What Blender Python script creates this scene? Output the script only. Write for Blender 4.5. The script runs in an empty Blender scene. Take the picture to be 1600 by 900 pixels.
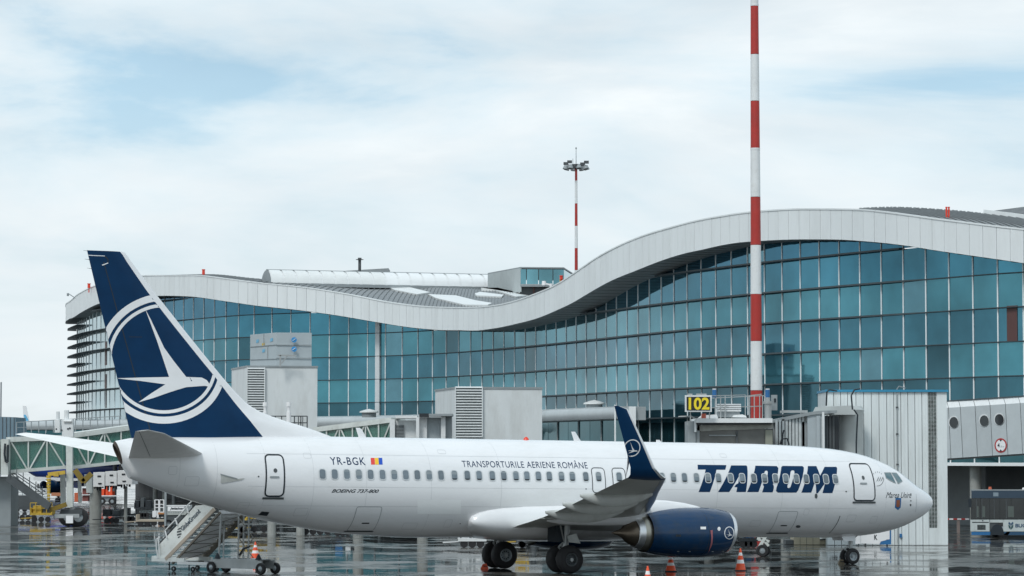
import bpy, bmesh, math, random
import numpy as np
from mathutils import Vector, Matrix
from mathutils.bvhtree import BVHTree
random.seed(7)
R = math.radians
PI = math.pi
S = bpy.context.scene
COL = S.collection

# ---------------------------------------------------------------- camera
FPX, HOR, CAMH = 4370.0, 712.0, 4.7
PITCH = math.atan((HOR - 450) / FPX)
cd = bpy.data.cameras.new('camera')
cd.sensor_width = 36.0
cd.lens = FPX / 1600 * 36
cd.clip_start = 0.5
cd.clip_end = 20000
cam = bpy.data.objects.new('camera', cd)
COL.objects.link(cam)
cam.location = (0, 0, CAMH)
cam.rotation_euler = (PI / 2 + PITCH, 0, 0)
S.camera = cam

# ---------------------------------------------------------------- exposure
S.view_settings.view_transform = 'Standard'
S.view_settings.look = 'None'
S.view_settings.exposure = 0.47
S.view_settings.gamma = 1.0
S.view_settings.use_curve_mapping = False

# ---------------------------------------------------------------- sky: overcast clouds over a physical sky
W = bpy.data.worlds.new('World')
S.world = W
W.use_nodes = True
nt = W.node_tree
for n in list(nt.nodes):
    nt.nodes.remove(n)
def N(t, tree=None, **k):
    n = (tree or nt).nodes.new(t)
    for a, b in k.items():
        setattr(n, a, b)
    return n
SUN_EL, SUN_AZ = 48.0, 205.0      # degrees, azimuth clockwise from +Y
out = N('ShaderNodeOutputWorld')
sky = N('ShaderNodeTexSky', sky_type='NISHITA', sun_disc=False)
sky.sun_elevation = R(SUN_EL)
sky.sun_rotation = R(SUN_AZ)
sky.air_density = 1.0
sky.dust_density = 1.5
bg_sky = N('ShaderNodeBackground')
bg_sky.inputs['Strength'].default_value = 0.10
nt.links.new(sky.outputs[0], bg_sky.inputs[0])
tc = N('ShaderNodeTexCoord')
mp = N('ShaderNodeMapping')
mp.inputs['Scale'].default_value = (1.0, 1.0, 3.6)
mp.inputs['Location'].default_value = (0.44, 0.1, 0.40)
nt.links.new(tc.outputs['Generated'], mp.inputs[0])
n1 = N('ShaderNodeTexNoise')
n1.inputs['Scale'].default_value = 6.0
n1.inputs['Detail'].default_value = 8
n1.inputs['Roughness'].default_value = 0.56
n1.inputs['Distortion'].default_value = 0.35
nt.links.new(mp.outputs[0], n1.inputs['Vector'])
n2 = N('ShaderNodeTexNoise')
n2.inputs['Scale'].default_value = 9.0
n2.inputs['Detail'].default_value = 6
n2.inputs['Roughness'].default_value = 0.5
nt.links.new(mp.outputs[0], n2.inputs['Vector'])
rc = N('ShaderNodeValToRGB')
rc.color_ramp.elements[0].position = 0.36
rc.color_ramp.elements[0].color = (0.40, 0.59, 0.72, 1)
rc.color_ramp.elements[1].position = 0.60
rc.color_ramp.elements[1].color = (0.70, 0.765, 0.80, 1)
e = rc.color_ramp.elements.new(0.46)
e.color = (0.60, 0.715, 0.78, 1)
e = rc.color_ramp.elements.new(0.70)
e.color = (0.79, 0.835, 0.85, 1)
nt.links.new(n1.outputs[0], rc.inputs[0])
rc2 = N('ShaderNodeValToRGB')
rc2.color_ramp.elements[0].position = 0.3
rc2.color_ramp.elements[0].color = (0.88, 0.90, 0.915, 1)
rc2.color_ramp.elements[1].position = 0.7
rc2.color_ramp.elements[1].color = (1.08, 1.07, 1.06, 1)
nt.links.new(n2.outputs[0], rc2.inputs[0])
mul = N('ShaderNodeMixRGB', blend_type='MULTIPLY')
mul.inputs[0].default_value = 1
nt.links.new(rc.outputs[0], mul.inputs[1])
nt.links.new(rc2.outputs[0], mul.inputs[2])
bg_c = N('ShaderNodeBackground')
bg_c.inputs['Strength'].default_value = 0.86
sx = N('ShaderNodeSeparateXYZ')
nt.links.new(tc.outputs['Generated'], sx.inputs[0])
hz = N('ShaderNodeMapRange')
hz.inputs['From Min'].default_value = 0.0
hz.inputs['From Max'].default_value = 0.13
hz.inputs['To Min'].default_value = 0.75
hz.inputs['To Max'].default_value = 0.0
nt.links.new(sx.outputs['Z'], hz.inputs[0])
hmix = N('ShaderNodeMixRGB')
nt.links.new(hz.outputs[0], hmix.inputs[0])
nt.links.new(mul.outputs[0], hmix.inputs[1])
hmix.inputs[2].default_value = (0.76, 0.80, 0.815, 1)
nt.links.new(hmix.outputs[0], bg_c.inputs[0])
rm = N('ShaderNodeValToRGB')          # how much blue shows between the clouds
rm.color_ramp.elements[0].position = 0.30
rm.color_ramp.elements[0].color = (0.62, 0.62, 0.62, 1)
rm.color_ramp.elements[1].position = 0.52
rm.color_ramp.elements[1].color = (0.96, 0.96, 0.96, 1)
nt.links.new(n1.outputs[0], rm.inputs[0])
mixs = N('ShaderNodeMixShader')
nt.links.new(rm.outputs[0], mixs.inputs[0])
nt.links.new(bg_sky.outputs[0], mixs.inputs[1])
nt.links.new(bg_c.outputs[0], mixs.inputs[2])
nt.links.new(mixs.outputs[0], out.inputs[0])

sd = bpy.data.lights.new('sun', 'SUN')
sd.energy = 1.1
sd.angle = R(14)
sd.color = (1.0, 0.985, 0.96)
sun = bpy.data.objects.new('sun', sd)
COL.objects.link(sun)
az, el = R(SUN_AZ), R(SUN_EL)
sdir = Vector((math.sin(az) * math.cos(el), math.cos(az) * math.cos(el), math.sin(el)))
sun.rotation_euler = sdir.to_track_quat('Z', 'Y').to_euler()
sun.location = (-20, -20, 60)

# ---------------------------------------------------------------- pixel helpers (photograph pixels, 1600 wide)
CP, SP = math.cos(PITCH), math.sin(PITCH)
def ray(px, py):
    a, b = (px - 800) / FPX, (450 - py) / FPX
    return Vector((a, CP - b * SP, SP + b * CP))
def P(px, py, Y):
    d = ray(px, py)
    k = Y / d.y
    return Vector((d.x * k, Y, CAMH + d.z * k))
def xat(px, Y, z=4.7):
    return (px - 800) / FPX * (Y * CP + (z - CAMH) * SP)
def ground_Y(py):
    d = ray(800, py)
    return -CAMH / d.z * d.y
def G(px, py):
    d = ray(px, py)
    k = -CAMH / d.z
    return Vector((d.x * k, d.y * k, 0))
def proj(p):
    yc = p[1] * CP + (p[2] - CAMH) * SP
    zc = -p[1] * SP + (p[2] - CAMH) * CP
    return 800 + FPX * p[0] / yc, 450 - FPX * zc / yc

# ---------------------------------------------------------------- materials
MATS = {}
def mat(name, col, rough=0.5, metal=0.0, var=0.06, scale=1.5, bump=0.0, bscale=20.0, spec=0.5, coat=0.0,
        stretch=(1, 1, 1), rvar=0.0, rnd=0.0, dirt=None, dirt_amt=0.0, dirt_scale=2.0):
    if name in MATS:
        return MATS[name]
    m = bpy.data.materials.new(name)
    m.use_nodes = True
    t = m.node_tree
    b = t.nodes['Principled BSDF']
    b.inputs['Roughness'].default_value = rough
    b.inputs['Metallic'].default_value = metal
    b.inputs['Specular IOR Level'].default_value = spec
    b.inputs['Coat Weight'].default_value = coat
    b.inputs['Coat Roughness'].default_value = 0.06
    co = t.nodes.new('ShaderNodeTexCoord')
    mpn = t.nodes.new('ShaderNodeMapping')
    mpn.inputs['Scale'].default_value = stretch
    t.links.new(co.outputs['Object'], mpn.inputs[0])
    ns = t.nodes.new('ShaderNodeTexNoise')
    ns.inputs['Scale'].default_value = scale
    ns.inputs['Detail'].default_value = 6
    ns.inputs['Roughness'].default_value = 0.6
    t.links.new(mpn.outputs[0], ns.inputs['Vector'])
    r = t.nodes.new('ShaderNodeMapRange')
    r.inputs['From Min'].default_value = 0.3
    r.inputs['From Max'].default_value = 0.7
    r.inputs['To Min'].default_value = 1 - var
    r.inputs['To Max'].default_value = 1 + var
    t.links.new(ns.outputs[0], r.inputs[0])
    v = t.nodes.new('ShaderNodeVectorMath')
    v.operation = 'SCALE'
    v.inputs[0].default_value = col[:3]
    t.links.new(r.outputs[0], v.inputs['Scale'])
    last = v.outputs[0]
    if rnd:
        oi = t.nodes.new('ShaderNodeObjectInfo')
        r2 = t.nodes.new('ShaderNodeMapRange')
        r2.inputs['To Min'].default_value = 1 - rnd
        r2.inputs['To Max'].default_value = 1 + rnd
        t.links.new(oi.outputs['Random'], r2.inputs[0])
        v2 = t.nodes.new('ShaderNodeVectorMath')
        v2.operation = 'SCALE'
        t.links.new(last, v2.inputs[0])
        t.links.new(r2.outputs[0], v2.inputs['Scale'])
        last = v2.outputs[0]
    if dirt:
        nd = t.nodes.new('ShaderNodeTexNoise')
        nd.inputs['Scale'].default_value = dirt_scale
        nd.inputs['Detail'].default_value = 8
        nd.inputs['Roughness'].default_value = 0.7
        t.links.new(mpn.outputs[0], nd.inputs['Vector'])
        rr = t.nodes.new('ShaderNodeMapRange')
        rr.inputs['From Min'].default_value = 0.48
        rr.inputs['From Max'].default_value = 0.72
        rr.inputs['To Max'].default_value = dirt_amt
        t.links.new(nd.outputs[0], rr.inputs[0])
        mx = t.nodes.new('ShaderNodeMixRGB')
        t.links.new(rr.outputs[0], mx.inputs[0])
        t.links.new(last, mx.inputs[1])
        mx.inputs[2].default_value = (*dirt, 1)
        last = mx.outputs[0]
    t.links.new(last, b.inputs['Base Color'])
    if rvar:
        r3 = t.nodes.new('ShaderNodeMapRange')
        r3.inputs['From Min'].default_value = 0.3
        r3.inputs['From Max'].default_value = 0.7
        r3.inputs['To Min'].default_value = max(0, rough - rvar)
        r3.inputs['To Max'].default_value = rough + rvar
        t.links.new(ns.outputs[0], r3.inputs[0])
        t.links.new(r3.outputs[0], b.inputs['Roughness'])
    if bump:
        nb = t.nodes.new('ShaderNodeTexNoise')
        nb.inputs['Scale'].default_value = bscale
        nb.inputs['Detail'].default_value = 3
        t.links.new(co.outputs['Object'], nb.inputs['Vector'])
        bp = t.nodes.new('ShaderNodeBump')
        bp.inputs['Strength'].default_value = bump
        bp.inputs['Distance'].default_value = 0.02
        t.links.new(nb.outputs[0], bp.inputs['Height'])
        t.links.new(bp.outputs[0], b.inputs['Normal'])
    MATS[name] = m
    return m

M_WHITE = mat('white_gloss_paint', (0.80, 0.81, 0.82), 0.22, var=0.02, scale=0.8, coat=0.5, stretch=(0.4, 1, 1), dirt=(0.46, 0.45, 0.41), dirt_amt=0.17, dirt_scale=1.3)
M_WPLAIN = mat('white_painted_steel', (0.74, 0.76, 0.76), 0.45, var=0.05, dirt=(0.35, 0.33, 0.28), dirt_amt=0.3, dirt_scale=3)
M_NAVY = mat('navy_paint', (0.0030, 0.032, 0.090), 0.35, var=0.12, scale=1.0, spec=0.14)
M_NAVYE = mat('navy_gloss_paint', (0.0030, 0.032, 0.090), 0.16, var=0.12, scale=1.0, coat=0.25, spec=0.3, dirt=(0.03, 0.045, 0.06), dirt_amt=0.5, dirt_scale=2.5)
M_NAVYD = mat('navy_decal', (0.0025, 0.030, 0.088), 0.35, var=0.05, spec=0.15)
M_SILVER = mat('bare_aluminium', (0.72, 0.73, 0.74), 0.28, 0.9, var=0.05)
M_GREYW = mat('wing_grey_paint', (0.52, 0.54, 0.52), 0.38, var=0.08, scale=0.7, stretch=(1, 0.3, 1), dirt=(0.26, 0.25, 0.22), dirt_amt=0.45, dirt_scale=0.9)
M_STAB = mat('light_grey_paint', (0.88, 0.88, 0.86), 0.33, var=0.05, dirt=(0.40, 0.38, 0.34), dirt_amt=0.35, dirt_scale=1.5)
M_TYRE = mat('tyre_rubber', (0.018, 0.018, 0.02), 0.7, var=0.2, bump=0.3)
M_RIM = mat('wheel_rim_grey', (0.36, 0.40, 0.42), 0.4, 0.4, var=0.1)
M_DARK = mat('dark_metal', (0.03, 0.035, 0.04), 0.5, 0.3, var=0.2)
M_BLACK = mat('black_seal', (0.012, 0.02, 0.028), 0.6)
M_EXH = mat('exhaust_metal', (0.19, 0.155, 0.12), 0.42, 0.85, var=0.2)
M_NOZ = mat('nozzle_metal', (0.42, 0.40, 0.34), 0.33, 0.85, var=0.1, stretch=(4, .3, .3))
M_PANE = mat('cabin_pane', (0.15, 0.19, 0.22), 0.18, var=0.12, scale=6, coat=0.4, rnd=0.18)
M_CPANE = mat('cockpit_pane', (0.10, 0.18, 0.20), 0.06, 0.3, var=0.1, coat=0.5)
M_SEAM = mat('panel_seam', (0.50, 0.52, 0.53), 0.5)
M_PATCH = mat('repaint_patch', (0.86, 0.88, 0.88), 0.22, var=0.01, coat=0.5)
M_RED = mat('signal_red_paint', (0.42, 0.028, 0.02), 0.45, var=0.10, dirt=(0.25, 0.06, 0.05), dirt_amt=0.3)
M_REDB = mat('obstruction_red', (0.75, 0.05, 0.02), 0.3)
M_ORANGE = mat('cone_orange', (0.85, 0.10, 0.03), 0.45, var=0.05)
M_CWHITE = mat('cone_white', (0.85, 0.85, 0.85), 0.4)
M_YEL = mat('yellow_paint', (0.60, 0.40, 0.05), 0.5, var=0.12, dirt=(0.10, 0.08, 0.05), dirt_amt=0.5)
M_FLAGR, M_FLAGY, M_FLAGB = mat('flag_red', (0.75, 0.06, 0.05), 0.4), mat('flag_yellow', (0.9, 0.55, 0.03), 0.4), mat('flag_blue', (0.01, 0.08, 0.5), 0.4)
M_GALV = mat('galvanised_steel', (0.40, 0.42, 0.42), 0.45, 0.5, var=0.15, scale=4, dirt=(0.12, 0.10, 0.07), dirt_amt=0.35)
M_GREY = mat('mid_grey_paint', (0.28, 0.31, 0.32), 0.5, var=0.08)
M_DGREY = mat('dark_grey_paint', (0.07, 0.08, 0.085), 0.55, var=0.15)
M_BLUE = mat('blue_paint', (0.02, 0.14, 0.34), 0.4, var=0.08)
M_BLUEM = mat('motor_blue', (0.02, 0.13, 0.33), 0.4)
M_CONC = mat('concrete', (0.33, 0.34, 0.32), 0.8, var=0.12, scale=1.2, bump=0.3, dirt=(0.16, 0.15, 0.13), dirt_amt=0.5)
M_BEIGE = mat('beige_block', (0.40, 0.36, 0.26), 0.8, var=0.12, dirt=(0.2, 0.17, 0.12), dirt_amt=0.4)

# ---------------------------------------------------------------- mesh builder
OFF = {}
class MB:
    def __init__(s):
        s.v = []; s.f = []; s.m = []; s.mi = 0
    def add(s, vs, fs):
        o = len(s.v)
        s.v += [Vector(v) for v in vs]
        s.f += [tuple(o + i for i in f) for f in fs]
        s.m += [s.mi] * len(fs)
    def box(s, x0, x1, y0, y1, z0, z1):
        s.hexa([(x0, y0, z0), (x1, y0, z0), (x1, y1, z0), (x0, y1, z0), (x0, y0, z1), (x1, y0, z1), (x1, y1, z1), (x0, y1, z1)])
        return s
    def hexa(s, c):
        s.add(c, [(0, 3, 2, 1), (4, 5, 6, 7), (0, 1, 5, 4), (1, 2, 6, 5), (2, 3, 7, 6), (3, 0, 4, 7)])
        return s
    def obox(s, c, M, hx, hy, hz):
        c = Vector(c)
        s.hexa([c + M @ Vector(q) for q in ((-hx, -hy, -hz), (hx, -hy, -hz), (hx, hy, -hz), (-hx, hy, -hz), (-hx, -hy, hz), (hx, -hy, hz), (hx, hy, hz), (-hx, hy, hz))])
        return s
    def bar(s, a, b, w, h=None, up=(0, 0, 1)):
        a = Vector(a); b = Vector(b); h = h or w
        d = (b - a)
        L = d.length
        if L < 1e-6: return s
        d.normalize()
        u = Vector(up)
        if abs(d.dot(u)) > 0.98: u = Vector((0, 1, 0))
        r = d.cross(u).normalized(); u = r.cross(d)
        M = Matrix((r, d, u)).transposed()
        return s.obox((a + b) / 2, M, w / 2, L / 2, h / 2)
    def tube(s, a, b, r0, r1=None, n=10, caps=True):
        a = Vector(a); b = Vector(b); r1 = r0 if r1 is None else r1
        d = (b - a).normalized()
        u = Vector((0, 0, 1)) if abs(d.z) < 0.9 else Vector((0, 1, 0))
        x = d.cross(u).normalized(); y = d.cross(x)
        vs = []
        for p, r in ((a, r0), (b, r1)):
            for i in range(n):
                t = 2 * PI * i / n
                vs.append(p + x * math.cos(t) * r + y * math.sin(t) * r)
        fs = [(i, (i + 1) % n, n + (i + 1) % n, n + i) for i in range(n)]
        if caps: fs += [tuple(range(n))[::-1], tuple(range(n, 2 * n))]
        s.add(vs, fs)
        return s
    def path(s, pts, r, n=6):
        for a, b in zip(pts[:-1], pts[1:]):
            s.tube(a, b, r, r, n)
        return s
    def loft(s, rings, closed=True, cap0=False, cap1=False):
        n = len(rings[0]); vs = [p for r in rings for p in r]; fs = []
        m = n if closed else n - 1
        for i in range(len(rings) - 1):
            for j in range(m):
                k = (j + 1) % n
                fs.append((i * n + j, i * n + k, (i + 1) * n + k, (i + 1) * n + j))
        if cap0: fs.append(tuple(range(n))[::-1])
        if cap1: fs.append(tuple(range((len(rings) - 1) * n, len(rings) * n)))
        s.add(vs, fs)
        return s
    def lathe(s, c, ax, prof, n=24, flat=None):
        # prof: list of (distance along axis, radius)
        c = Vector(c); d = Vector(ax).normalized()
        u = Vector((0, 0, 1)) if abs(d.z) < 0.9 else Vector((0, 1, 0))
        x = d.cross(u).normalized(); y = x.cross(d)
        rings = []
        for a, r in prof:
            rings.append([c + d * a + x * math.cos(2 * PI * i / n) * r + y * math.sin(2 * PI * i / n) * r for i in range(n)])
        return s.loft(rings)
    def prism(s, poly, vec):
        vec = Vector(vec); n = len(poly)
        p = [Vector(q) for q in poly]
        s.add(p + [q + vec for q in p], [tuple(range(n))[::-1], tuple(range(n, 2 * n))] + [(i, (i + 1) % n, n + (i + 1) % n, n + i) for i in range(n)])
        return s
    def mesh(s, name, mats, off=Vector((0, 0, 0)), smooth=False, angle=None):
        me = bpy.data.meshes.new(name)
        me.from_pydata([tuple(v - off) for v in s.v], [], s.f)
        if not isinstance(mats, (list, tuple)): mats = [mats]
        for m in mats: me.materials.append(m)
        if len(mats) > 1: me.polygons.foreach_set('material_index', s.m)
        bm = bmesh.new(); bm.from_mesh(me)
        bmesh.ops.recalc_face_normals(bm, faces=bm.faces)
        if smooth:
            a = angle or R(35)
            for f in bm.faces: f.smooth = True
            for ed in bm.edges:
                if len(ed.link_faces) == 2 and ed.calc_face_angle(0) > a: ed.smooth = False
        bm.to_mesh(me); bm.free()
        return me
    def build(s, name, mats, parent=None, smooth=False, local=False, angle=None):
        off = Vector((0, 0, 0))
        if parent is not None and not local: off = OFF.get(parent.name, Vector((0, 0, 0)))
        me = s.mesh(name, mats, off, smooth, angle)
        o = bpy.data.objects.new(name, me)
        COL.objects.link(o)
        if parent is not None: o.parent = parent
        OFF[o.name] = off
        return o
def link(name, me, parent=None, loc=(0, 0, 0), rot=None):
    o = bpy.data.objects.new(name, me)
    COL.objects.link(o)
    o.location = loc
    if rot: o.rotation_euler = rot
    if parent is not None: o.parent = parent
    return o
def thing(name, label, cat, loc=(0, 0, 0), group=None, rot=None):
    o = bpy.data.objects.new(name, None)
    COL.objects.link(o)
    o.empty_display_size = 0.3
    o.location = loc
    if rot: o.rotation_euler = rot
    OFF[o.name] = Vector(loc)
    o['label'] = label; o['category'] = cat
    if group: o['group'] = group
    return o
def tag(o, label, cat, group=None):
    o['label'] = label; o['category'] = cat
    if group: o['group'] = group
    return o
def struct(o, kind='structure'):
    o['kind'] = kind
    return o
def dup(root, loc, label=None, rot=None):
    def cp(o, par):
        c = o.copy(); COL.objects.link(c)
        if par is not None: c.parent = par
        for ch in list(o.children): cp(ch, c)
        return c
    kids = list(root.children)
    r = root.copy(); COL.objects.link(r)
    r.location = loc
    if rot: r.rotation_euler = rot
    if label: r['label'] = label
    for k in kids: cp(k, r)
    return r
def interp(xs, ys):
    xs = np.array(xs, float); ys = np.array(ys, float)
    h = np.diff(xs); d = np.diff(ys) / h
    m = np.zeros(len(xs)); m[0] = d[0]; m[-1] = d[-1]
    for i in range(1, len(xs) - 1):
        if d[i - 1] * d[i] > 0:
            w1 = 2 * h[i] + h[i - 1]; w2 = h[i] + 2 * h[i - 1]
            m[i] = (w1 + w2) / (w1 / d[i - 1] + w2 / d[i])
    def f(x):
        x = min(max(x, xs[0]), xs[-1])
        i = min(max(int(np.searchsorted(xs, x)) - 1, 0), len(h) - 1)
        t = (x - xs[i]) / h[i]
        return float((2*t**3-3*t*t+1)*ys[i] + (t**3-2*t*t+t)*h[i]*m[i] + (-2*t**3+3*t*t)*ys[i+1] + (t**3-t*t)*h[i]*m[i+1])
    return f
# flat shapes (lettering, emblems) as 2D meshes: text or polygons with holes
def flat_text(txt, shear=0.0, spacing=1.0, offset=0.0):
    c = bpy.data.curves.new('txt', 'FONT')
    c.body = txt; c.size = 1.0; c.shear = shear; c.space_character = spacing; c.offset = offset
    c.resolution_u = 4
    return flat_curve(c)
def flat_polys(polys):
    c = bpy.data.curves.new('shape', 'CURVE')
    c.dimensions = '2D'; c.fill_mode = 'BOTH'
    for p in polys:
        sp = c.splines.new('POLY')
        sp.points.add(len(p) - 1)
        for i, q in enumerate(p): sp.points[i].co = (q[0], q[1], 0, 1)
        sp.use_cyclic_u = True
    return flat_curve(c)
def flat_curve(c):
    o = bpy.data.objects.new('tmp', c)
    COL.objects.link(o)
    bpy.context.view_layer.update()
    me = bpy.data.meshes.new_from_object(o.evaluated_get(bpy.context.evaluated_depsgraph_get()))
    bpy.data.objects.remove(o)
    return me
def fit_box(me, x0, x1, z0, z1):
    xs = [v.co.x for v in me.vertices]; ys = [v.co.y for v in me.vertices]
    a, b, c, d = min(xs), max(xs), min(ys), max(ys)
    for v in me.vertices:
        v.co = ((v.co.x - a) / (b - a) * (x1 - x0) + x0, (v.co.y - c) / (d - c) * (z1 - z0) + z0, 0)
    return me
def to_plane(name, me, fn, m, parent, local=False):
    """map the 2D mesh through fn(u, v) -> Vector and make it an object"""
    mb = MB()
    mb.add([fn(v.co.x, v.co.y) for v in me.vertices], [tuple(p.vertices) for p in me.polygons])
    bpy.data.meshes.remove(me)
    off = Vector((0, 0, 0)) if local or parent is None else OFF.get(parent.name, Vector((0, 0, 0)))
    m2 = bpy.data.meshes.new(name)
    m2.from_pydata([tuple(v - off) for v in mb.v], [], mb.f)
    m2.materials.append(m)
    o = bpy.data.objects.new(name, m2)
    COL.objects.link(o); o.parent = parent
    OFF[o.name] = off
    return o
def ringpoly(cx, cy, rx, ry, n=40):
    return [(cx + rx * math.cos(2 * PI * i / n), cy + ry * math.sin(2 * PI * i / n)) for i in range(n)]
# ================================================================ ground
def make_apron():
    m = bpy.data.materials.new('wet_apron'); m.use_nodes = True
    t = m.node_tree; b = t.nodes['Principled BSDF']
    co = t.nodes.new('ShaderNodeTexCoord')
    def noise(sc, det, stretch=(1, 1, 1), rough=0.55):
        mp_ = t.nodes.new('ShaderNodeMapping'); mp_.inputs['Scale'].default_value = stretch
        t.links.new(co.outputs['Object'], mp_.inputs[0])
        n = t.nodes.new('ShaderNodeTexNoise'); n.inputs['Scale'].default_value = sc
        n.inputs['Detail'].default_value = det; n.inputs['Roughness'].default_value = rough
        t.links.new(mp_.outputs[0], n.inputs['Vector']); return n.outputs[0]
    def rng(x, a, b_, c, d):
        r = t.nodes.new('ShaderNodeMapRange'); r.inputs['From Min'].default_value = a; r.inputs['From Max'].default_value = b_
        r.inputs['To Min'].default_value = c; r.inputs['To Max'].default_value = d
        t.links.new(x, r.inputs[0]); return r.outputs[0]
    pud = noise(0.22, 9, (1, 1.0, 1), 0.68)
    mask = rng(pud, 0.47, 0.57, 0, 1)            # 1 = damp concrete, 0 = standing water
    fine = noise(3.0, 6)
    mixc = t.nodes.new('ShaderNodeMixRGB')
    mixc.inputs[1].default_value = (0.032, 0.035, 0.035, 1)
    mixc.inputs[2].default_value = (0.085, 0.080, 0.070, 1)
    t.links.new(mask, mixc.inputs[0])
    sc = t.nodes.new('ShaderNodeVectorMath'); sc.operation = 'SCALE'
    t.links.new(mixc.outputs[0], sc.inputs[0]); t.links.new(rng(fine, .3, .7, .8, 1.2), sc.inputs['Scale'])
    t.links.new(sc.outputs[0], b.inputs['Base Color'])
    t.links.new(rng(mask, 0, 1, 0.03, 0.25), b.inputs['Roughness'])
    b.inputs['Specular IOR Level'].default_value = 0.55
    wv = noise(1.1, 4, (1.0, 0.6, 1)); wv2 = noise(7.0, 3, (1.0, 1.0, 1))
    add = t.nodes.new('ShaderNodeMath'); add.operation = 'MULTIPLY_ADD'
    t.links.new(wv2, add.inputs[0]); add.inputs[1].default_value = 0.12; t.links.new(wv, add.inputs[2])
    bp = t.nodes.new('ShaderNodeBump'); bp.inputs['Distance'].default_value = 0.009
    t.links.new(rng(mask, 0, 1, 0.35, 1.0), bp.inputs['Strength'])
    t.links.new(add.outputs[0], bp.inputs['Height']); t.links.new(bp.outputs[0], b.inputs['Normal'])
    return m
M_APRON = make_apron()
mb = MB()
mb.add([(-3000, -60, 0), (3000, -60, 0), (3000, 6000, 0), (-3000, 6000, 0)], [(0, 1, 2, 3)])
struct(mb.build('apron', M_APRON))

def ground_line(pts, w, m):
    mb = MB()
    for p, q in zip(pts[:-1], pts[1:]):
        p = Vector((p.x, p.y, .012)); q = Vector((q.x, q.y, .012)); d = (q - p).normalized() * w; n = Vector((-d.y, d.x, 0)) / 2
        mb.add([p - n, q - n, q + n, p + n], [(0, 1, 2, 3)])
    return struct(mb.build('painted_line', m))
M_LINE = mat('worn_line_paint', (0.5, 0.5, 0.46), 0.25, var=.3, scale=2, dirt=(.09, .09, .08), dirt_amt=.9, dirt_scale=4)
ground_line([G(1152, 881.5), G(1303, 880.5)], .18, M_LINE); ground_line([G(1150, 897), G(1241, 894)], .14, M_LINE)
ground_line([G(1205, 862), G(1600, 864)], .2, M_LINE)
ground_line([G(340, 868), G(760, 862)], .2, M_LINE)
M_JOINT = mat('joint_sealant', (0.02, 0.021, 0.022), 0.35)
mb = MB()
dj, nj = Vector((math.cos(.42), math.sin(.42), 0)), Vector((-math.sin(.42), math.cos(.42), 0))
for k in range(-14, 30):
    for (u_, v_) in ((dj, nj), (nj, dj)):
        o_ = Vector((0, 140, .004 if u_ is dj else .008)) + v_ * (k * 7.5 - 60)
        mb.add([o_ - u_ * 150 - v_ * .03, o_ + u_ * 150 - v_ * .03, o_ + u_ * 150 + v_ * .03, o_ - u_ * 150 + v_ * .03], [(0, 1, 2, 3)])
struct(mb.build('apron_joints', M_JOINT))
# ================================================================ the airliner
TH = R(27.3)
AX0, AY0 = 1.08, 115.0
NOSED = 0.0122
air = thing('airliner', 'white airliner with navy tail fin and bird emblem parked on the wet apron', 'airplane',
            (AX0, AY0, 0), rot=(0, NOSED, TH))
AM = Matrix.Translation((AX0, AY0, 0)) @ Matrix.Rotation(TH, 4, 'Z') @ Matrix.Rotation(NOSED, 4, 'Y')
AI = AM.inverted()
CAMP = Vector((0, 0, CAMH))
camL = AI @ CAMP
def rayL(px, py): return (AI.to_3x3() @ ray(px, py)).normalized()
def pl(px, py, v):
    """pixel -> local (x, z) in the plane at v metres to starboard"""
    d = rayL(px, py); k = (-v - camL.y) / d.y
    q = camL + d * k
    return q.x, q.z
T0 = 19.6          # nose tip lies 19.6 m ahead of the main wheels
def st(t): return T0 - t
tt = [0, .1, .3, .69, 1.27, 1.79, 2.23, 2.95, 3.87, 4.8, 5.7, 7.5, 10, 27, 30, 34, 37.2, 38.0]
f_top = interp(tt, [2.86, 3.10, 3.27, 3.49, 3.78, 4.12, 4.38, 4.68, 4.95, 5.11, 5.20, 5.29, 5.34, 5.34, 5.34, 5.27, 5.16, 5.02])
f_bot = interp([0, .1, .3, .69, 1.27, 1.79, 2.6, 3.87, 5.7, 7.5, 25.5, 27.1, 28.8, 31.1, 32.4, 33.4, 34.7, 35.6, 36.7, 37.4, 38.0],
               [2.86, 2.64, 2.47, 2.24, 1.98, 1.78, 1.58, 1.41, 1.33, 1.35, 1.36, 1.43, 1.55, 1.91, 2.17, 2.42, 2.76, 3.02, 3.42, 3.68, 4.22])
f_hw = interp([0, .1, .3, .69, 1.27, 1.79, 2.23, 2.95, 3.87, 4.8, 5.7, 7, 26, 29, 31, 33, 34.5, 36, 37, 38.0],
              [0.0, .28, .50, .80, 1.10, 1.30, 1.43, 1.62, 1.76, 1.84, 1.87, 1.88, 1.88, 1.84, 1.72, 1.46, 1.20, .84, .52, .27])
def fring(t, n=56):
    a, b_, w = f_top(t), f_bot(t), f_hw(t)
    zc = b_ + (a - b_) * 0.50
    r = []
    for i in range(n):
        q = 2 * PI * i / n
        c, s_ = math.cos(q), math.sin(q)
        e_ = 0.97
        yy = w * math.copysign(abs(c) ** e_, c)
        zz = zc + ((a - zc) if s_ > 0 else (zc - b_)) * math.copysign(abs(s_) ** e_, s_)
        r.append(Vector((st(t), yy, zz)))
    return r
ts = [0.0, .03, .08, .16, .28, .42, .6, .8, 1.0, 1.25, 1.5, 1.8, 2.1, 2.4, 2.8, 3.2, 3.7, 4.2, 4.8, 5.5, 6.3, 7.2, 8.2] + [9 + i for i in range(17)] + [25.8 + i * 0.6 for i in range(19)] + [37.0, 37.3]
mb = MB()
rings = [fring(t) for t in ts]
for p in rings[0]: p.y *= 0.02
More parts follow.
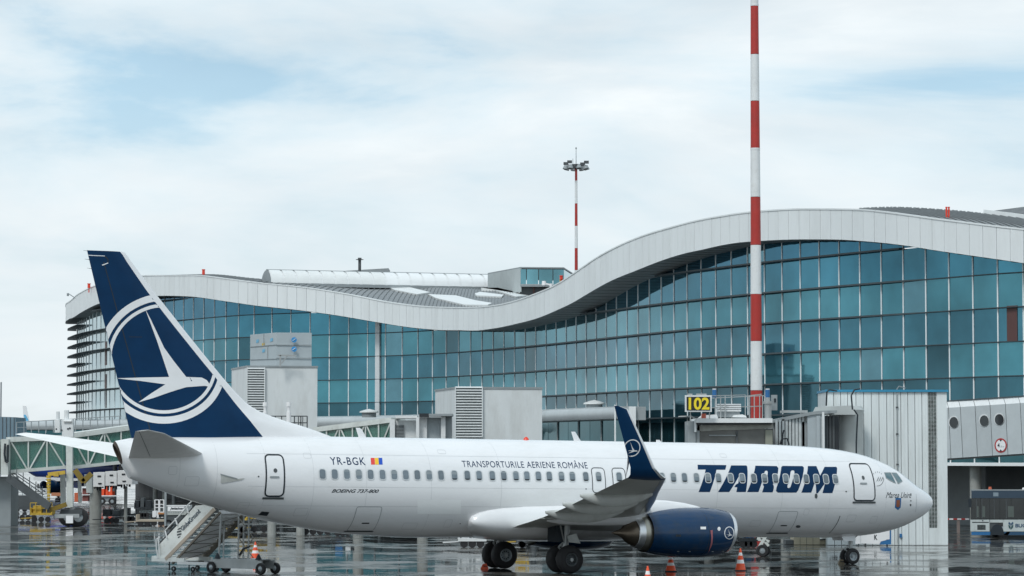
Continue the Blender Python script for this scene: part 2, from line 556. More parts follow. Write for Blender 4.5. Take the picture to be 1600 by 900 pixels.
# slanted exhaust end
def slant(r, amt):
    for p in r:
        k = (f_top(37.6) - p.z) / 1.4
        p.x += amt * k
    return r
r1 = slant(fring(37.93), 0.48)
mb.loft(rings + [r1], cap0=True)
fus = mb.build('fuselage', M_WHITE, air, smooth=True, local=True)
def inset(r, k, dx):
    c = sum(r, Vector()) / len(r)
    return [Vector((p.x + dx, c.y + (p.y - c.y) * k, c.z + (p.z - c.z) * k)) for p in r]
mb = MB(); mb.loft([r1, inset(r1, .72, -.06), inset(r1, .55, .5)], cap1=True)
mb.build('tail_exhaust', mat('sooty_metal', (.07, .055, .045), .6, .3), air, smooth=True, local=True)

def bvh_of(o):
    me = o.data
    return BVHTree.FromPolygons([v.co.copy() for v in me.vertices], [tuple(p.vertices) for p in me.polygons])
B_FUS = bvh_of(fus)
def hit(px, py, bvh=B_FUS):
    h = bvh.ray_cast(camL, rayL(px, py))
    if h[0] is None: return pl(px, py, 1.5)
    return h[0].x, h[0].z
def smooth_normal(p, n):
    return n
def wrap(name, me, bvh, off, m, side=-1, gx=0.5, gz=0.12, parent=None, kind=None, far=9.0):
    bm = bmesh.new(); bm.from_mesh(me); bpy.data.meshes.remove(me)
    xs = [v.co.x for v in bm.verts]; zs = [v.co.y for v in bm.verts]
    x = math.floor(min(xs) / gx) * gx + gx
    while x < max(xs):
        bmesh.ops.bisect_plane(bm, geom=bm.verts[:] + bm.edges[:] + bm.faces[:], plane_co=(x, 0, 0), plane_no=(1, 0, 0)); x += gx
    z = math.floor(min(zs) / gz) * gz + gz
    while z < max(zs):
        bmesh.ops.bisect_plane(bm, geom=bm.verts[:] + bm.edges[:] + bm.faces[:], plane_co=(0, z, 0), plane_no=(0, 1, 0)); z += gz
    bad = []
    for v in bm.verts:
        h = bvh.ray_cast(Vector((v.co.x, side * far, v.co.y)), Vector((0, -side, 0)))
        if h[0] is None:
            bad.append(v)
            q_ = Vector((v.co.x, side * 0.3, v.co.y)); s__ = bvh.find_nearest(q_)
            v.co = Vector(s__[0]) + Vector((0, side * off, 0)); continue
        nn = h[1]
        if nn.y * side < 0: nn = -nn
        v.co = h[0] + nn * off
    bs = set(bad)
    bmesh.ops.delete(bm, geom=[f for f in bm.faces if all(v in bs for v in f.verts)], context='FACES')
    bmesh.ops.delete(bm, geom=[v for v in bm.verts if not v.link_faces], context='VERTS')
    m2 = bpy.data.meshes.new(name); bm.to_mesh(m2); bm.free()
    m2.materials.append(m)
    for p in m2.polygons: p.use_smooth = True
    o = bpy.data.objects.new(name, m2); COL.objects.link(o); o.parent = parent or air
    OFF[o.name] = Vector((0, 0, 0))
    if kind: o['kind'] = kind
    return o
def hp(pts, bvh=B_FUS):
    return [hit(a, b_, bvh) for a, b_ in pts]
def decal(name, pxpolys, m, off=0.006, bvh=B_FUS, **k):
    return wrap(name, flat_polys([hp(p, bvh) for p in pxpolys]), bvh, off, m, **k)
def outline(pts, w):
    """closed polygon -> ring (outer, inner)"""
    n = len(pts); ins = []; outs = []
    cx = sum(p[0] for p in pts) / n; cy = sum(p[1] for p in pts) / n
    for i in range(n):
        a = Vector(pts[i - 1]); b_ = Vector(pts[i]); c = Vector(pts[(i + 1) % n])
        d = ((b_ - a).normalized() + (c - b_).normalized()).normalized()
        nn = Vector((-d.y, d.x))
        if nn.dot(b_ - Vector((cx, cy))) < 0: nn = -nn
        outs.append(tuple(b_ + nn * w / 2)); ins.append(tuple(b_ - nn * w / 2))
    return outs, ins
def rrect(x0, x1, z0, z1, r, n=4, skew=0.0):
    pts = []
    for cx, cz, a0 in ((x1 - r, z1 - r, 0), (x0 + r, z1 - r, 90), (x0 + r, z0 + r, 180), (x1 - r, z0 + r, 270)):
        for i in range(n + 1):
            a = R(a0 + 90 * i / n)
            px_, pz_ = cx + r * math.cos(a), cz + r * math.sin(a)
            pts.append((px_ + skew * (pz_ - (z0 + z1) / 2), pz_))
    return pts

# lettering ---------------------------------------------------------------
def crop(pts, ox=1080, oy=710, k=6.667): return [(ox + a / k, oy + b_ / k) for a, b_ in pts]
letters = [
 [[(66,108),(366,112),(355,160),(262,160),(193,392),(75,392),(150,158),(68,158)]],
 [[(415,115),(572,115),(583,127),(568,392),(470,392),(478,342),(448,340),(463,315),(490,300),(497,225),(395,392),(278,392)]],
 [[(668,118),(890,122),(908,142),(903,190),(880,270),(850,308),(860,330),(860,352),(848,395),(738,395),(757,335),(745,312),(765,300),(795,215),(797,180),(787,168),(768,172),(755,215),(700,392),(582,392)]],
 [[(950,120),(1158,122),(1173,136),(1170,178),(1115,370),(1095,398),(902,398),(884,382),(887,350),(938,132)], [(1048,166),(1070,168),(1076,185),(1034,338),(1018,352),(1002,345),(1002,325),(1036,178)]],
 [[(1215,122),(1303,122),(1342,222),(1388,130),(1512,130),(1520,145),(1516,200),(1470,403),(1367,403),(1392,300),(1318,405),(1302,405),(1296,310),(1286,290),(1250,398),(1147,398)]],
]
for L_ in letters:
    o = decal('letter', [crop(p) for p in L_], M_NAVYD, 0.006)
def text_px(name, txt, x0, x1, ytop, ybot, m, shear=0.0, off=0.006, offset=0.0, spacing=1.0, bvh=B_FUS, flat=None):
    a = hit(x0, (ytop + ybot) / 2, bvh); b_ = hit(x1, (ytop + ybot) / 2, bvh)
    zt = hit((x0 + x1) / 2, ytop, bvh)[1]; zb = hit((x0 + x1) / 2, ybot, bvh)[1]
    me = fit_box(flat_text(txt, shear, spacing, offset), a[0], b_[0], zb, zt)
    return wrap(name, me, bvh, off, m)
text_px('slogan_lettering', 'TRANSPORTURILE AERIENE ROMÂNE', 722, 917, 718.5, 731, M_NAVYD, offset=0.0, spacing=1.08)
text_px('registration_lettering', 'YR-BGK', 516, 570.5, 714.5, 726.5, M_NAVYD, spacing=1.15, offset=0.006)
text_px('type_lettering', 'BOEING 737-800', 518, 592, 764.5, 770, M_BLACK, shear=0.45, offset=0.02)
text_px('name_lettering', 'Marea Unire', 1384, 1424, 769, 778, M_BLACK, shear=0.55)
for i, (c, m_) in enumerate(((579, M_FLAGR), (585.3, M_FLAGY), (591, M_FLAGB))):
    decal('flag_stripe', [[(c, 715.5), (c + 6, 715.5), (c + 6.8, 726), (c + .8, 726)]], m_, 0.006)
decal('crest', [[(1399, 778), (1408, 778), (1407, 793), (1403, 797), (1398, 793)]], M_BLUE, 0.006)
decal('crest_centre', [[(1400.6, 781), (1406, 781), (1405.6, 791), (1403, 793), (1400, 791)]], mat('crest_rust', (0.30, 0.10, 0.05), 0.5), 0.009)
# alliance roundel: three pen strokes and a broken ring
for k in range(3):
    x_ = 1369 + k * 3.2
    decal('roundel_stroke', [[(x_, 752.5), (x_ + 1.6, 750), (x_ + 2.6, 747), (x_ + 4.2, 744.5), (x_ + 3.4, 748.2), (x_ + 2.2, 751)]], M_DGREY, 0.006)
arc = [(1371 + 9.8 * math.cos(a), 748.5 + 11.2 * math.sin(a)) for a in np.linspace(R(-12), R(96), 14)]
arc2 = [(1371 + 9.0 * math.cos(a), 748.5 + 10.4 * math.sin(a)) for a in np.linspace(R(96), R(-12), 14)]
decal('roundel_arc', [arc + arc2], M_DGREY, 0.006)
for k in range(7):
    a = R(-170 + k * 20)
    cx, cy = 1371 + 9.2 * math.cos(a), 748.5 + 10.8 * math.sin(a)
    decal('roundel_letter', [[(cx - .55, cy - 1.2), (cx + .35, cy - 1.3), (cx + .5, cy + 1.1), (cx - .3, cy + 1.2)]], M_GREY, 0.006)

# cabin windows ---------------------------------------------------------------
win_px = [504,523,542,560.7,579,597.6,616,634,652,670.5,689,710,730,748.5,769,787,806,823,841,858,877,894,915,935,955,967+10,998,1016,1034,1051.7,1069,1087.7,1105.7,1122,1141,1159,1177,1194,1211,1227,1243.5,1258.7,1274.4,1289.6,1304.5]
win_px[25] = 967
win_px[24] = 950
wz = 3.86
def win_mesh(x, inner, outer, off, m, nm):
    return None
HW, HH = 0.125, 0.185
proto = wrap('window', flat_polys([rrect(-HW, HW, wz - HH, wz + HH, 0.085)]), B_FUS, 0.014, M_PANE, gx=0.3, gz=0.07)
ring_me = flat_polys([rrect(-HW - .03, HW + .03, wz - HH - .03, wz + HH + .03, 0.11), rrect(-HW + .004, HW - .004, wz - HH + .004, wz + HH - .004, 0.082)])
protor = wrap('window_rim', ring_me, B_FUS, 0.018, mat('window_rim_paint', (0.60, 0.63, 0.64), 0.35), gx=0.3, gz=0.07)
protor.parent = proto
shade_me = flat_polys([[(-HW + .01, wz - HH + .012), (HW - .01, wz - HH + .012), (HW - .01, wz - HH + .065), (-HW + .01, wz - HH + .065)]])
protos = wrap('window_gap', shade_me, B_FUS, 0.016, M_DARK, gx=0.3, gz=0.07)
protos.parent = proto
first = True
for side in (-1, 1):
    for i, px_ in enumerate(win_px):
        if px_ == 950: continue
        h = hit(px_, 744)
        if px_ in (984,): continue
        x = h[0] if h else 0
        t_ = T0 - x
        gap = random.choice((0.0, 0.0, 0.0, 0.05, 0.12, 0.2))
        if 7.2 < t_ < 24.5:
            if first: o, r_, s_ = proto, protor, protos; first = False
            else:
                o, r_, s_ = proto.copy(), protor.copy(), protos.copy()
                for q in (o, r_, s_): COL.objects.link(q)
                r_.parent = o; s_.parent = o
            o.location = (x, 0, 0); o.scale = (1, -side, 1)
        else:
            mv = lambda p: [(q[0] + x, q[1]) for q in p]
            o = wrap('window', flat_polys([mv(rrect(-HW, HW, wz - HH, wz + HH, 0.085))]), B_FUS, 0.014, M_PANE, side=side, gx=.3, gz=.07)
            r_ = wrap('window_rim', flat_polys([mv(rrect(-HW - .03, HW + .03, wz - HH - .03, wz + HH + .03, 0.11)), mv(rrect(-HW + .004, HW - .004, wz - HH + .004, wz + HH - .004, 0.082))]), B_FUS, 0.018, MATS['window_rim_paint'], side=side, gx=.3, gz=.07)
            r_.parent = o
        if gap:
            # a half drawn blind behind the pane
            bl = wrap('window_blind', flat_polys([[(x - HW + .015, wz + HH - .03 - gap), (x + HW - .015, wz + HH - .03 - gap), (x + HW - .015, wz + HH - .03), (x - HW + .015, wz + HH - .03)]]), B_FUS, 0.0155, MATS.get('blind') or mat('blind', (.25, .29, .31), .5), side=side, gx=.3, gz=.07)
            bl.parent = o; bl.matrix_parent_inverse = Matrix.Identity(4)
            if 7.2 < t_ < 24.5: bl.matrix_parent_inverse = (Matrix.Translation((x, 0, 0)) @ Matrix.Diagonal((1, -side, 1, 1))).inverted()
# cockpit windows ---------------------------------------------------------------
cw = [[(1381.7,738.9),(1391,738.7),(1399.2,755.2),(1392,751.5),(1384.5,747)], [(1392.8,739),(1400.6,739.3),(1409.6,752.0),(1403,755.8)]]
for p in cw:
    q = hp(p)
    for side in (-1, 1):
        o = wrap('cockpit_window', flat_polys([q]), B_FUS, 0.008, M_CPANE, side=side, gx=.15, gz=.08)
        a, b_ = outline(q, 0.05)
        f = wrap('window_frame', flat_polys([a, b_]), B_FUS, 0.012, M_GREY, side=side, gx=.15, gz=.08)
        f.parent = o
# doors ---------------------------------------------------------------
def door(name, x0, x1, z0, z1, r=0.16, w=0.06, off=0.010):
    for side in (-1, 1):
        q = rrect(x0, x1, z0, z1, r)
        o = wrap(name, flat_polys([q]), B_FUS, off, M_WHITE, side=side, gx=.3, gz=.1)
        a, b_ = outline(q, w)
        s_ = wrap('door_seal', flat_polys([a, b_]), B_FUS, off + .004, M_BLACK, side=side, gx=.3, gz=.08)
        s_.parent = o
        if name == 'cabin_door':
            xm, zm = (x0 + x1) / 2, z0 + (z1 - z0) * .46
            h_ = wrap('door_handle', flat_polys([rrect(xm - .22, xm + .15, zm - .035, zm + .04, .03)]), B_FUS, off + .02, M_GREY, side=side)
            h_.parent = o
            v_ = wrap('door_porthole', flat_polys([ringpoly(xm, z0 + (z1 - z0) * .62, .075, .085, 16)]), B_FUS, off + .012, M_DGREY, side=side)
            v_.parent = o
            l_ = wrap('door_sill', flat_polys([rrect(x0 - .06, x1 + .05, z0 - .12, z0 - .04, .02)]), B_FUS, off + .014, M_DGREY, side=side)
            l_.parent = o
xa, za = hit(413, 775); xb, zb = hit(441, 711)
door('cabin_door', xa, xb, za, zb)
xa, za = hit(1336, 782); xb, zb = hit(1354.5, 725)
door('cabin_door', xa - .07, xb + .05, za, zb)
for c in (935, 967):
    x_, z_ = hit(c, 744)
    door('overwing_exit', x_ - .30, x_ + .30, 3.22, 4.22, .14, .032)
for (a, b_, c, d) in ((541, 792, 597, 829), (1200, 799, 1247, 832)):
    xa, za = hit((a + b_ * 0), d); xb, zb = hit(c, b_)
    q = rrect(xa, xb, za, zb, .08)
    o, i_ = outline(q, 0.022)
    c_ = wrap('cargo_door', flat_polys([q]), B_FUS, 0.005, M_WHITE, gx=.3, gz=.08)
    s_ = wrap('door_seal', flat_polys([o, i_]), B_FUS, 0.008, M_GREY, gx=.3, gz=.08); s_.parent = c_
    s_ = wrap('door_handle', flat_polys([rrect((xa + xb) / 2 - .12, (xa + xb) / 2 + .2, za + .28, za + .33, .02)]), B_FUS, 0.010, M_DARK); s_.parent = c_
    s_ = wrap('door_sill', flat_polys([rrect(xa - .05, xb + .05, za - .05, za - .01, .015)]), B_FUS, 0.010, M_DARK); s_.parent = c_
# repainted patch, small service marks, vents
decal('repaint_patch', [[(652, 781), (720, 781), (720, 803), (652, 803)]], M_PATCH, 0.004)
for (a, b_, w_, h_) in ((404, 744.5, 1.3, 1.3), (1322, 768, 1.2, 1.2), (915.6, 764, 1.2, .9), (1275, 775, 2.3, 4), (1247, 822.5, 3.8, 2.2), (411, 815, 5, 1), (719, 818, 1, .8), (1423, 772, 1, 1.2), (1423, 782.5, 1.1, 1), (1422.6, 789, 1.3, 1.8)):
    decal('service_port', [[(a + w_ * math.cos(2 * PI * i / 10), b_ + h_ * math.sin(2 * PI * i / 10)) for i in range(10)]], M_DGREY, 0.010)
decal('air_intake', [[(409, 799), (421, 800), (417, 806), (403, 804.5)]], M_BLACK, 0.008)
decal('air_scoop', [[(345, 741), (371, 748), (383, 747), (377, 750), (345, 755)]], M_GREYW, 0.02)
decal('air_scoop_edge', [[(344, 740), (371, 747.3), (370, 748.6), (344.5, 742)]], M_GREY, 0.034)
# skin joints
seams = []
for t_ in [3.6, 6.6, 9.0, 12.2, 22.3, 25.4, 28.2, 30.4, 32.3, 34.2, 35.6]:
    x_ = st(t_); seams.append([(x_, f_bot(t_) + .25), (x_ + .010, f_bot(t_) + .25), (x_ + .010, f_top(t_) - .12), (x_, f_top(t_) - .12)])
for z_ in (3.36, 2.62, 4.62):
    seams.append([(st(33), z_), (st(5.2), z_), (st(5.2), z_ + .010), (st(33), z_ + .010)])
struct(wrap('skin_joints', flat_polys(seams[:11]), B_FUS, 0.003, M_SEAM, gx=.5, gz=.12), 'stuff')
struct(wrap('skin_joints', flat_polys(seams[11:]), B_FUS, 0.0035, M_SEAM, gx=.5, gz=.12), 'stuff')
for px_, py_, w_, h_ in ((470, 800, .5, .3), (640, 822, .6, .25), (700, 818, .3, .3), (1180, 818, .5, .25), (1260, 800, .25, .25), (1330, 810, .45, .3), (1365, 812, .35, .3), (300, 752, .5, .35), (270, 735, .3, .3), (380, 790, .4, .25), (480, 712, .3, .2), (690, 706, .35, .15), (1130, 712, .3, .15)):
    x_, z_ = hit(px_, py_)
    o_, i_ = outline(rrect(x_ - w_ / 2, x_ + w_ / 2, z_ - h_ / 2, z_ + h_ / 2, .05), .012)
    wrap('access_panel', flat_polys([o_, i_]), B_FUS, 0.0035, M_SEAM, gx=.3, gz=.1)
# radome joint, nose gear well edge
decal('curved_joint', [[(1312, 806), (1313, 806), (1310, 814), (1304, 824), (1296, 833), (1295, 833), (1303, 824), (1309, 814)]], M_DARK, 0.006)
decal('radome_joint', [[(1431, 772), (1431.6, 772), (1432.2, 785), (1430.5, 800), (1429.7, 800), (1431.4, 785)]], M_SEAM, 0.004)

# antennas ---------------------------------------------------------------
def blade(xc, z0, h, c, up=1):
    mb = MB(); rs = []
    for k in (0, 1):
        cc = c * (1 - .45 * k); x0 = xc - .45 * h * k * 1.2
        rs.append([Vector((x0 + dx * cc, dy, z0 + up * h * k)) for dx, dy in ((.5, 0), (.2, .03), (-.3, .025), (-.5, 0), (-.3, -.025), (.2, -.03))])
    mb.loft(rs, cap0=True, cap1=True)
    return mb.build('antenna', M_WHITE, air, local=True)
for px_, py_ in ((567, 683), (903, 686)):
    x_, z_ = pl(px_, py_, 0); blade(x_, f_top(T0 - x_) - .05, .42, .34)
for px_ in (1030,):
    x_, z_ = pl(px_, 686, 0); blade(x_, f_top(T0 - x_) - .03, .12, .3)
x_, z_ = pl(822, 686, 0)
mb = MB(); mb.lathe((x_, 0, f_top(T0 - x_) - .03), (0, 0, 1), [(0, .12), (.07, .11), (.14, .05), (.16, .0)], 12)
mb.build('beacon', M_REDB, air, smooth=True, local=True)

# fin ---------------------------------------------------------------
LEo = [(187,391),(192.5,392.5),(197,396.5),(205,408.5),(220,428.7),(238,452.5),(256.7,476),(293,522),(330,568),(348,590),(367,611.5),(384,629),(400,640.5),(420,649),(445,657.5),(467,664),(495,673.5),(519,682.5),(525,690)]
LEb = [(184,391.6),(186,393),(190,397.5),(196.5,408.5),(210,428.5),(226,452),(240,471),(272,512),(312,562),(335,590),(352,613),(364,629),(373,640.5),(379.5,649),(386,657.5),(391,664),(398.5,673.5),(406,683),(411,690)]
TEe = [(136,391),(205,683),(206.6,690)]
fo = [pl(a, b_, 0) for a, b_ in LEo]; fb = [pl(a, b_, 0) for a, b_ in LEb]; ft = [pl(a, b_, 0) for a, b_ in TEe]
def curve_x(pts):
    p = sorted(pts, key=lambda q: q[1])
    zs = [q[1] for q in p]; xs = [q[0] for q in p]
    return lambda z: float(np.interp(z, zs, xs))
cxo, cxb, cxt = curve_x(fo), curve_x(fb), curve_x(ft)
ztop = ft[0][1]; zbot = 5.0
zs = [zbot + (ztop - zbot) * k / 40 for k in range(41)]
zs = sorted(zs + [ztop - .04, ztop - .12])
def th(z): return 0.34 + (0.13 - 0.34) * (z - zbot) / (ztop - zbot)
def thick(u, T):        # u = metres behind the leading edge, T half thickness reached
    return T * min(1, (u / 0.9)) ** 0.55 if u < 0.9 else T
main = []; lead = []
for z in zs:
    xo, xb, xt = cxo(z), cxb(z), cxt(z)
    T = th(z)
    def half(x):
        u = xo - x; full = xo - xt
        a = T * min(1.0, (u / (0.32 * min(full, 5.0))) ** 0.55)
        tail = max(0.0, min(1.0, (x - xt) / (0.62 * min(full, 5.0))))
        return max(0.012, a * tail ** 0.9) if u > 1e-4 else 0.0
    mxs = [xb + (xt - xb) * k / 14 for k in range(15)]
    main.append([Vector((x, half(x), z)) for x in mxs] + [Vector((x, -half(x), z)) for x in mxs[::-1]])
    lxs = [xo + (xb - xo) * (k / 8) ** 1.6 for k in range(9)]
    lead.append([Vector((x, half(x), z)) for x in lxs[::-1]] + [Vector((x, -half(x), z)) for x in lxs[1:]])
mb = MB(); mb.loft(main, cap1=True)
fin = mb.build('tail_fin', M_NAVY, air, smooth=True, local=True, angle=R(50))
mb = MB(); mb.loft(lead, closed=False)
mb.add(lead[-1], [tuple(range(len(lead[-1])))])
mb.build('fin_leading_edge', M_WHITE, air, smooth=True, local=True, angle=R(60))
B_FIN = bvh_of(fin)
EC, EY, ER = 256.7, 560.5, 101.0
bird_px = [(227,483),(236,500),(256,543),(270,563),(290,589),(315,590),(323,594),(326.5,599),(329.5,605),(320,603),(310,603.5),(290,605),(277,609),(262,614),(240,622),(218,628.5),(238,614),(258.5,600.5),(220,595),(183,591),(220,589.8),(264,589),(262,583),(245,532)]
def disc_clip(rx):
    return [(EC + rx * math.cos(2 * PI * i / 72), EY + rx * 1.005 * math.sin(2 * PI * i / 72)) for i in range(72)]
# polygons in the fin plane, converted from pixels; the projection drops what lies off the fin
def finxz(pts): return [pl(a, b_, 0.2) for a, b_ in pts]
for r0, r1_ in ((ER, ER - 10.8), (ER - 15.6, ER - 20.8)):
    for side in (-1, 1):
        o = wrap('fin_ring', flat_polys([finxz(disc_clip(r0)), finxz(disc_clip(r1_))]), B_FIN, 0.006, M_WHITE, side=side, gx=.12, gz=.12)
for side in (-1, 1):
    wrap('fin_bird', flat_polys([finxz(bird_px)]), B_FIN, 0.006, M_WHITE, side=side, gx=.25, gz=.25)
# rudder hinge line and tab
wrap('rudder_gap', flat_polys([finxz([(163, 409), (164.4, 409), (240, 683), (238.2, 683)])]), B_FIN, 0.004, M_BLACK, gx=.3, gz=.3)
wrap('balance_gap', flat_polys([finxz([(137.5, 397.6), (165, 399.2), (165.5, 400.2), (137.8, 398.9)])]), B_FIN, 0.005, M_WHITE, gx=.3, gz=.3)
wrap('balance_gap', flat_polys([finxz([(161, 413.3), (170, 410), (171, 411), (162, 414.8)])]), B_FIN, 0.005, M_WHITE, gx=.3, gz=.3)
wrap('balance_gap', flat_polys([finxz([(165, 400), (168, 401), (171, 405), (170.6, 410), (169, 410), (169.2, 405), (165, 401.5)])]), B_FIN, 0.005, M_BLACK, gx=.3, gz=.3)
wrap('rudder_tab_gap', flat_polys([finxz([(203, 525.6), (223, 526), (223, 527), (203, 526.6)])]), B_FIN, 0.004, M_BLACK, gx=.3, gz=.3)
# static wicks on the rudder tip
mb = MB()
for a, b_ in ((136.5, 391.5), (138.5, 405), (142, 419)):
    x_, z_ = pl(a, b_, 0); mb.tube((x_ + .05, 0, z_ - .02), (x_ - .16, 0, z_), .01, .004, 4)
mb.build('static_wick', M_DARK, air, local=True)

# wings ---------------------------------------------------------------
def foil(xl, xt, zl, zt, y, t, n=12, camber=0.0):
    r = []
    us = [(1 - math.cos(PI * k / n)) / 2 for k in range(n + 1)]
    def yt(u): return 5 * t * (.2969 * math.sqrt(u) - .126 * u - .3516 * u * u + .2843 * u ** 3 - .1036 * u ** 4)
    c = xl - xt
    up = [Vector((xl - c * u, y, zl + (zt - zl) * u + yt(u) * c * 1.0 + camber * c * 4 * u * (1 - u))) for u in us]
    lo = [Vector((xl - c * u, y, zl + (zt - zl) * u - yt(u) * c * 0.95 + camber * c * 4 * u * (1 - u))) for u in us]
    return up + lo[-2:0:-1]
wsec = [(1.2, 5.2, -1.9, 2.02, 1.72, .125), (1.9, 4.7, -2.05, 2.10, 1.86, .125), (3.4, 3.5, -2.25, 2.35, 2.05, .12), (5.2, 2.25, -2.55, 2.63, 2.28, .115), (8.5, .55, -3.35, 2.98, 2.71, .105), (12.0, -1.35, -4.33, 3.34, 3.15, .10), (15.5, -3.2, -5.25, 3.68, 3.62, .095), (17.1, -4.05, -5.65, 3.86, 3.84, .09)]
def wing(side):
    mb = MB()
    mb.loft([foil(a, b_, c, d, side * v, t, 14, .006) for v, a, b_, c, d, t in wsec], cap1=True)
    w = mb.build('wing', M_GREYW, air, smooth=True, local=True, angle=R(60))
    # polished leading edge
    mb = MB(); rs = []
    for v, a, b_, c, d, t in wsec[1:]:
        r = foil(a, b_, c, d, side * v, t, 14, .006)
        n = len(r)
        sel = [r[3], r[2], r[1], r[0], r[-1], r[-2], r[-3]]
        rs.append([Vector((q.x + .008, q.y, q.z + (.006 if k < 3 else -.006))) for k, q in enumerate(sel)])
    mb.loft(rs, closed=False)
    mb.build('slat', M_SILVER, w, smooth=True, local=True)
    # flaps: separate panels slightly below and behind the trailing edge
    for (v0, v1) in ((2.0, 5.3), (5.9, 11.9)):
        mb = MB(); rs = []
        for k in range(4):
            v = v0 + (v1 - v0) * k / 3
            xt = float(np.interp(v, [s[0] for s in wsec], [s[2] for s in wsec]))
            zt = float(np.interp(v, [s[0] for s in wsec], [s[4] for s in wsec]))
            c = 1.3 if v < 5.5 else 1.0 - .03 * (v - 6)
            rs.append(foil(xt + c * .82, xt - .16, zt + .01, zt - .07, side * v, .085, 8))
        mb.loft(rs, cap0=True, cap1=True)
        mb.build('flap', M_GREYW, w, smooth=True, local=True, angle=R(60))
    # flap track fairings
    for v, ln in ((3.1, 2.6), (7.4, 3.2), (10.1, 3.0), (12.8, 2.8)):
        xt = float(np.interp(v, [s[0] for s in wsec], [s[2] for s in wsec]))
        zt = float(np.interp(v, [s[0] for s in wsec], [s[4] for s in wsec]))
        if v < 4: continue
        mb = MB(); rs = []
        for k in range(15):
            u = k / 14
            x = xt - .55 + (ln + .2) * u
            env = max(.03, (math.sin(PI * min(1, (u * .93 + .02))) ** .62))
            zc = zt - .02 - .16 * math.sin(PI * min(1, u * .9 + .05)) + .10 * u
            hz = .27 * env; wy = .17 * env
            rs.append([Vector((x, side * v + wy * math.cos(q), zc - hz * .25 + hz * math.sin(q))) for q in [2 * PI * j / 14 for j in range(14)]])
        mb.loft(rs, cap0=True, cap1=True)
        mb.build('flap_track_fairing', M_GREYW, w, smooth=True, local=True)
    # winglet: curves up from the tip
    mb = MB(); rs = []
    tx0, tz0 = pl(959.8, 634, 17.95); lx0, lz0 = pl(979, 640, 17.95)
    prof = [(0, 17.10, -4.05, -5.65, 3.85), (.05, 17.32, -4.16, -5.67, 3.88), (.12, 17.5, -4.45, -5.70, 3.98), (.22, 17.62, -4.78, -5.76, 4.22), (.5, 17.76, 0, 0, 0), (.8, 17.87, 0, 0, 0), (.96, 17.93, 0, 0, 0), (1, 17.95, 0, 0, 0)]
    for u, v, a, b_, z in prof:
        if u > .3:
            k = (u - .22) / .78
            z = 4.22 + (tz0 - 4.22) * k
            a = -4.78 + (lx0 - -4.78) * k; b_ = -5.76 + (tx0 - -5.76) * k
            if u == 1: a -= .30
        c = a - b_
        ny, nz = (0.0, 1.0) if u == 0 else ((-.7, .7) if u < .1 else (-1, .25))
        r = []
        us = [(1 - math.cos(PI * j / 8)) / 2 for j in range(9)]
        def yt(uu): return 5 * .085 * (.2969 * math.sqrt(uu) - .126 * uu - .3516 * uu * uu + .2843 * uu ** 3 - .1036 * uu ** 4)
        up = [Vector((a - c * q, side * (v + ny * yt(q) * c), z + nz * yt(q) * c)) for q in us]
        lo = [Vector((a - c * q, side * (v - ny * yt(q) * c), z - nz * yt(q) * c)) for q in us]
        rs.append(up + lo[-2:0:-1])
    mb.loft(rs, cap1=True)
    wl = mb.build('winglet', M_NAVY, w, smooth=True, local=True, angle=R(60))
    mb = MB(); ls = []
    for r in rs[1:]:
        sel = [r[2], r[1], r[0], r[-1], r[-2]]
        ls.append([Vector((q.x + .006, q.y + side * (.004 if k > 2 else -.004), q.z)) for k, q in enumerate(sel)])
    mb.loft(ls, closed=False)
    mb.build('winglet_leading_edge', M_SILVER, wl, smooth=True, local=True).parent = w
    if side == -1:
        bv = bvh_of(wl)
        cx, cy, rr = 988.3, 700, 12.6
        def wp(pts): return [pl(a, b_, 17.8) for a, b_ in pts]
        o = wrap('winglet_ring', flat_polys([wp(ringpoly(cx, cy, rr, rr * 1.08)), wp(ringpoly(cx, cy, rr - 1.5, (rr - 1.5) * 1.08))]), bv, .006, M_WHITE, gx=.2, gz=.2, parent=w, far=20)
        bp_ = [(cx + (a - EC) / ER * rr * .98, cy + (b_ - EY) / ER * rr * 1.0) for a, b_ in bird_px]
        wrap('winglet_bird', flat_polys([wp(bp_)]), bv, .006, M_WHITE, gx=.2, gz=.2, parent=w, far=20)
    return w
wing(-1); wing(1)

GX = -.34
# wing to body fairing
mb = MB(); rs = []
ff = [(-3.95, .12, .34), (-3.87, .38, .46), (-3.6, .60, .54), (-3.2, .76, .60), (-2.6, .88, .66), (-1.6, .97, .70), (0, 1, .74), (3, 1, .74), (4.6, .9, .66), (5.8, .7, .56), (7.0, .4, .4)]
for x, kh, kw in ff:
    zc, hh, ww = 2.04, .98 * kh, 1.35 + .95 * kw * 1.0
    r = []
    for i in range(36):
        q = 2 * PI * i / 36; c, s_ = math.cos(q), math.sin(q)
        e_ = .80 if s_ < 0 else .62
        wz_ = ww if s_ < 0 else ww - .22 * abs(s_)
        r.append(Vector((x, wz_ * math.copysign(abs(c) ** e_, c), zc + (hh if s_ > 0 else hh * .86) * math.copysign(abs(s_) ** e_, s_))))
    rs.append(r)
mb.loft(rs, cap0=True, cap1=True)
mb.build('belly_fairing', M_WHITE, air, smooth=True, local=True, angle=R(60))
# dark wheel well patch visible beside the fairing
mb = MB(); mb.box(GX - .42, GX + .16, -3.0, -2.2, 1.25, 2.05); mb.build('wheel_well', M_BLACK, air, local=True)

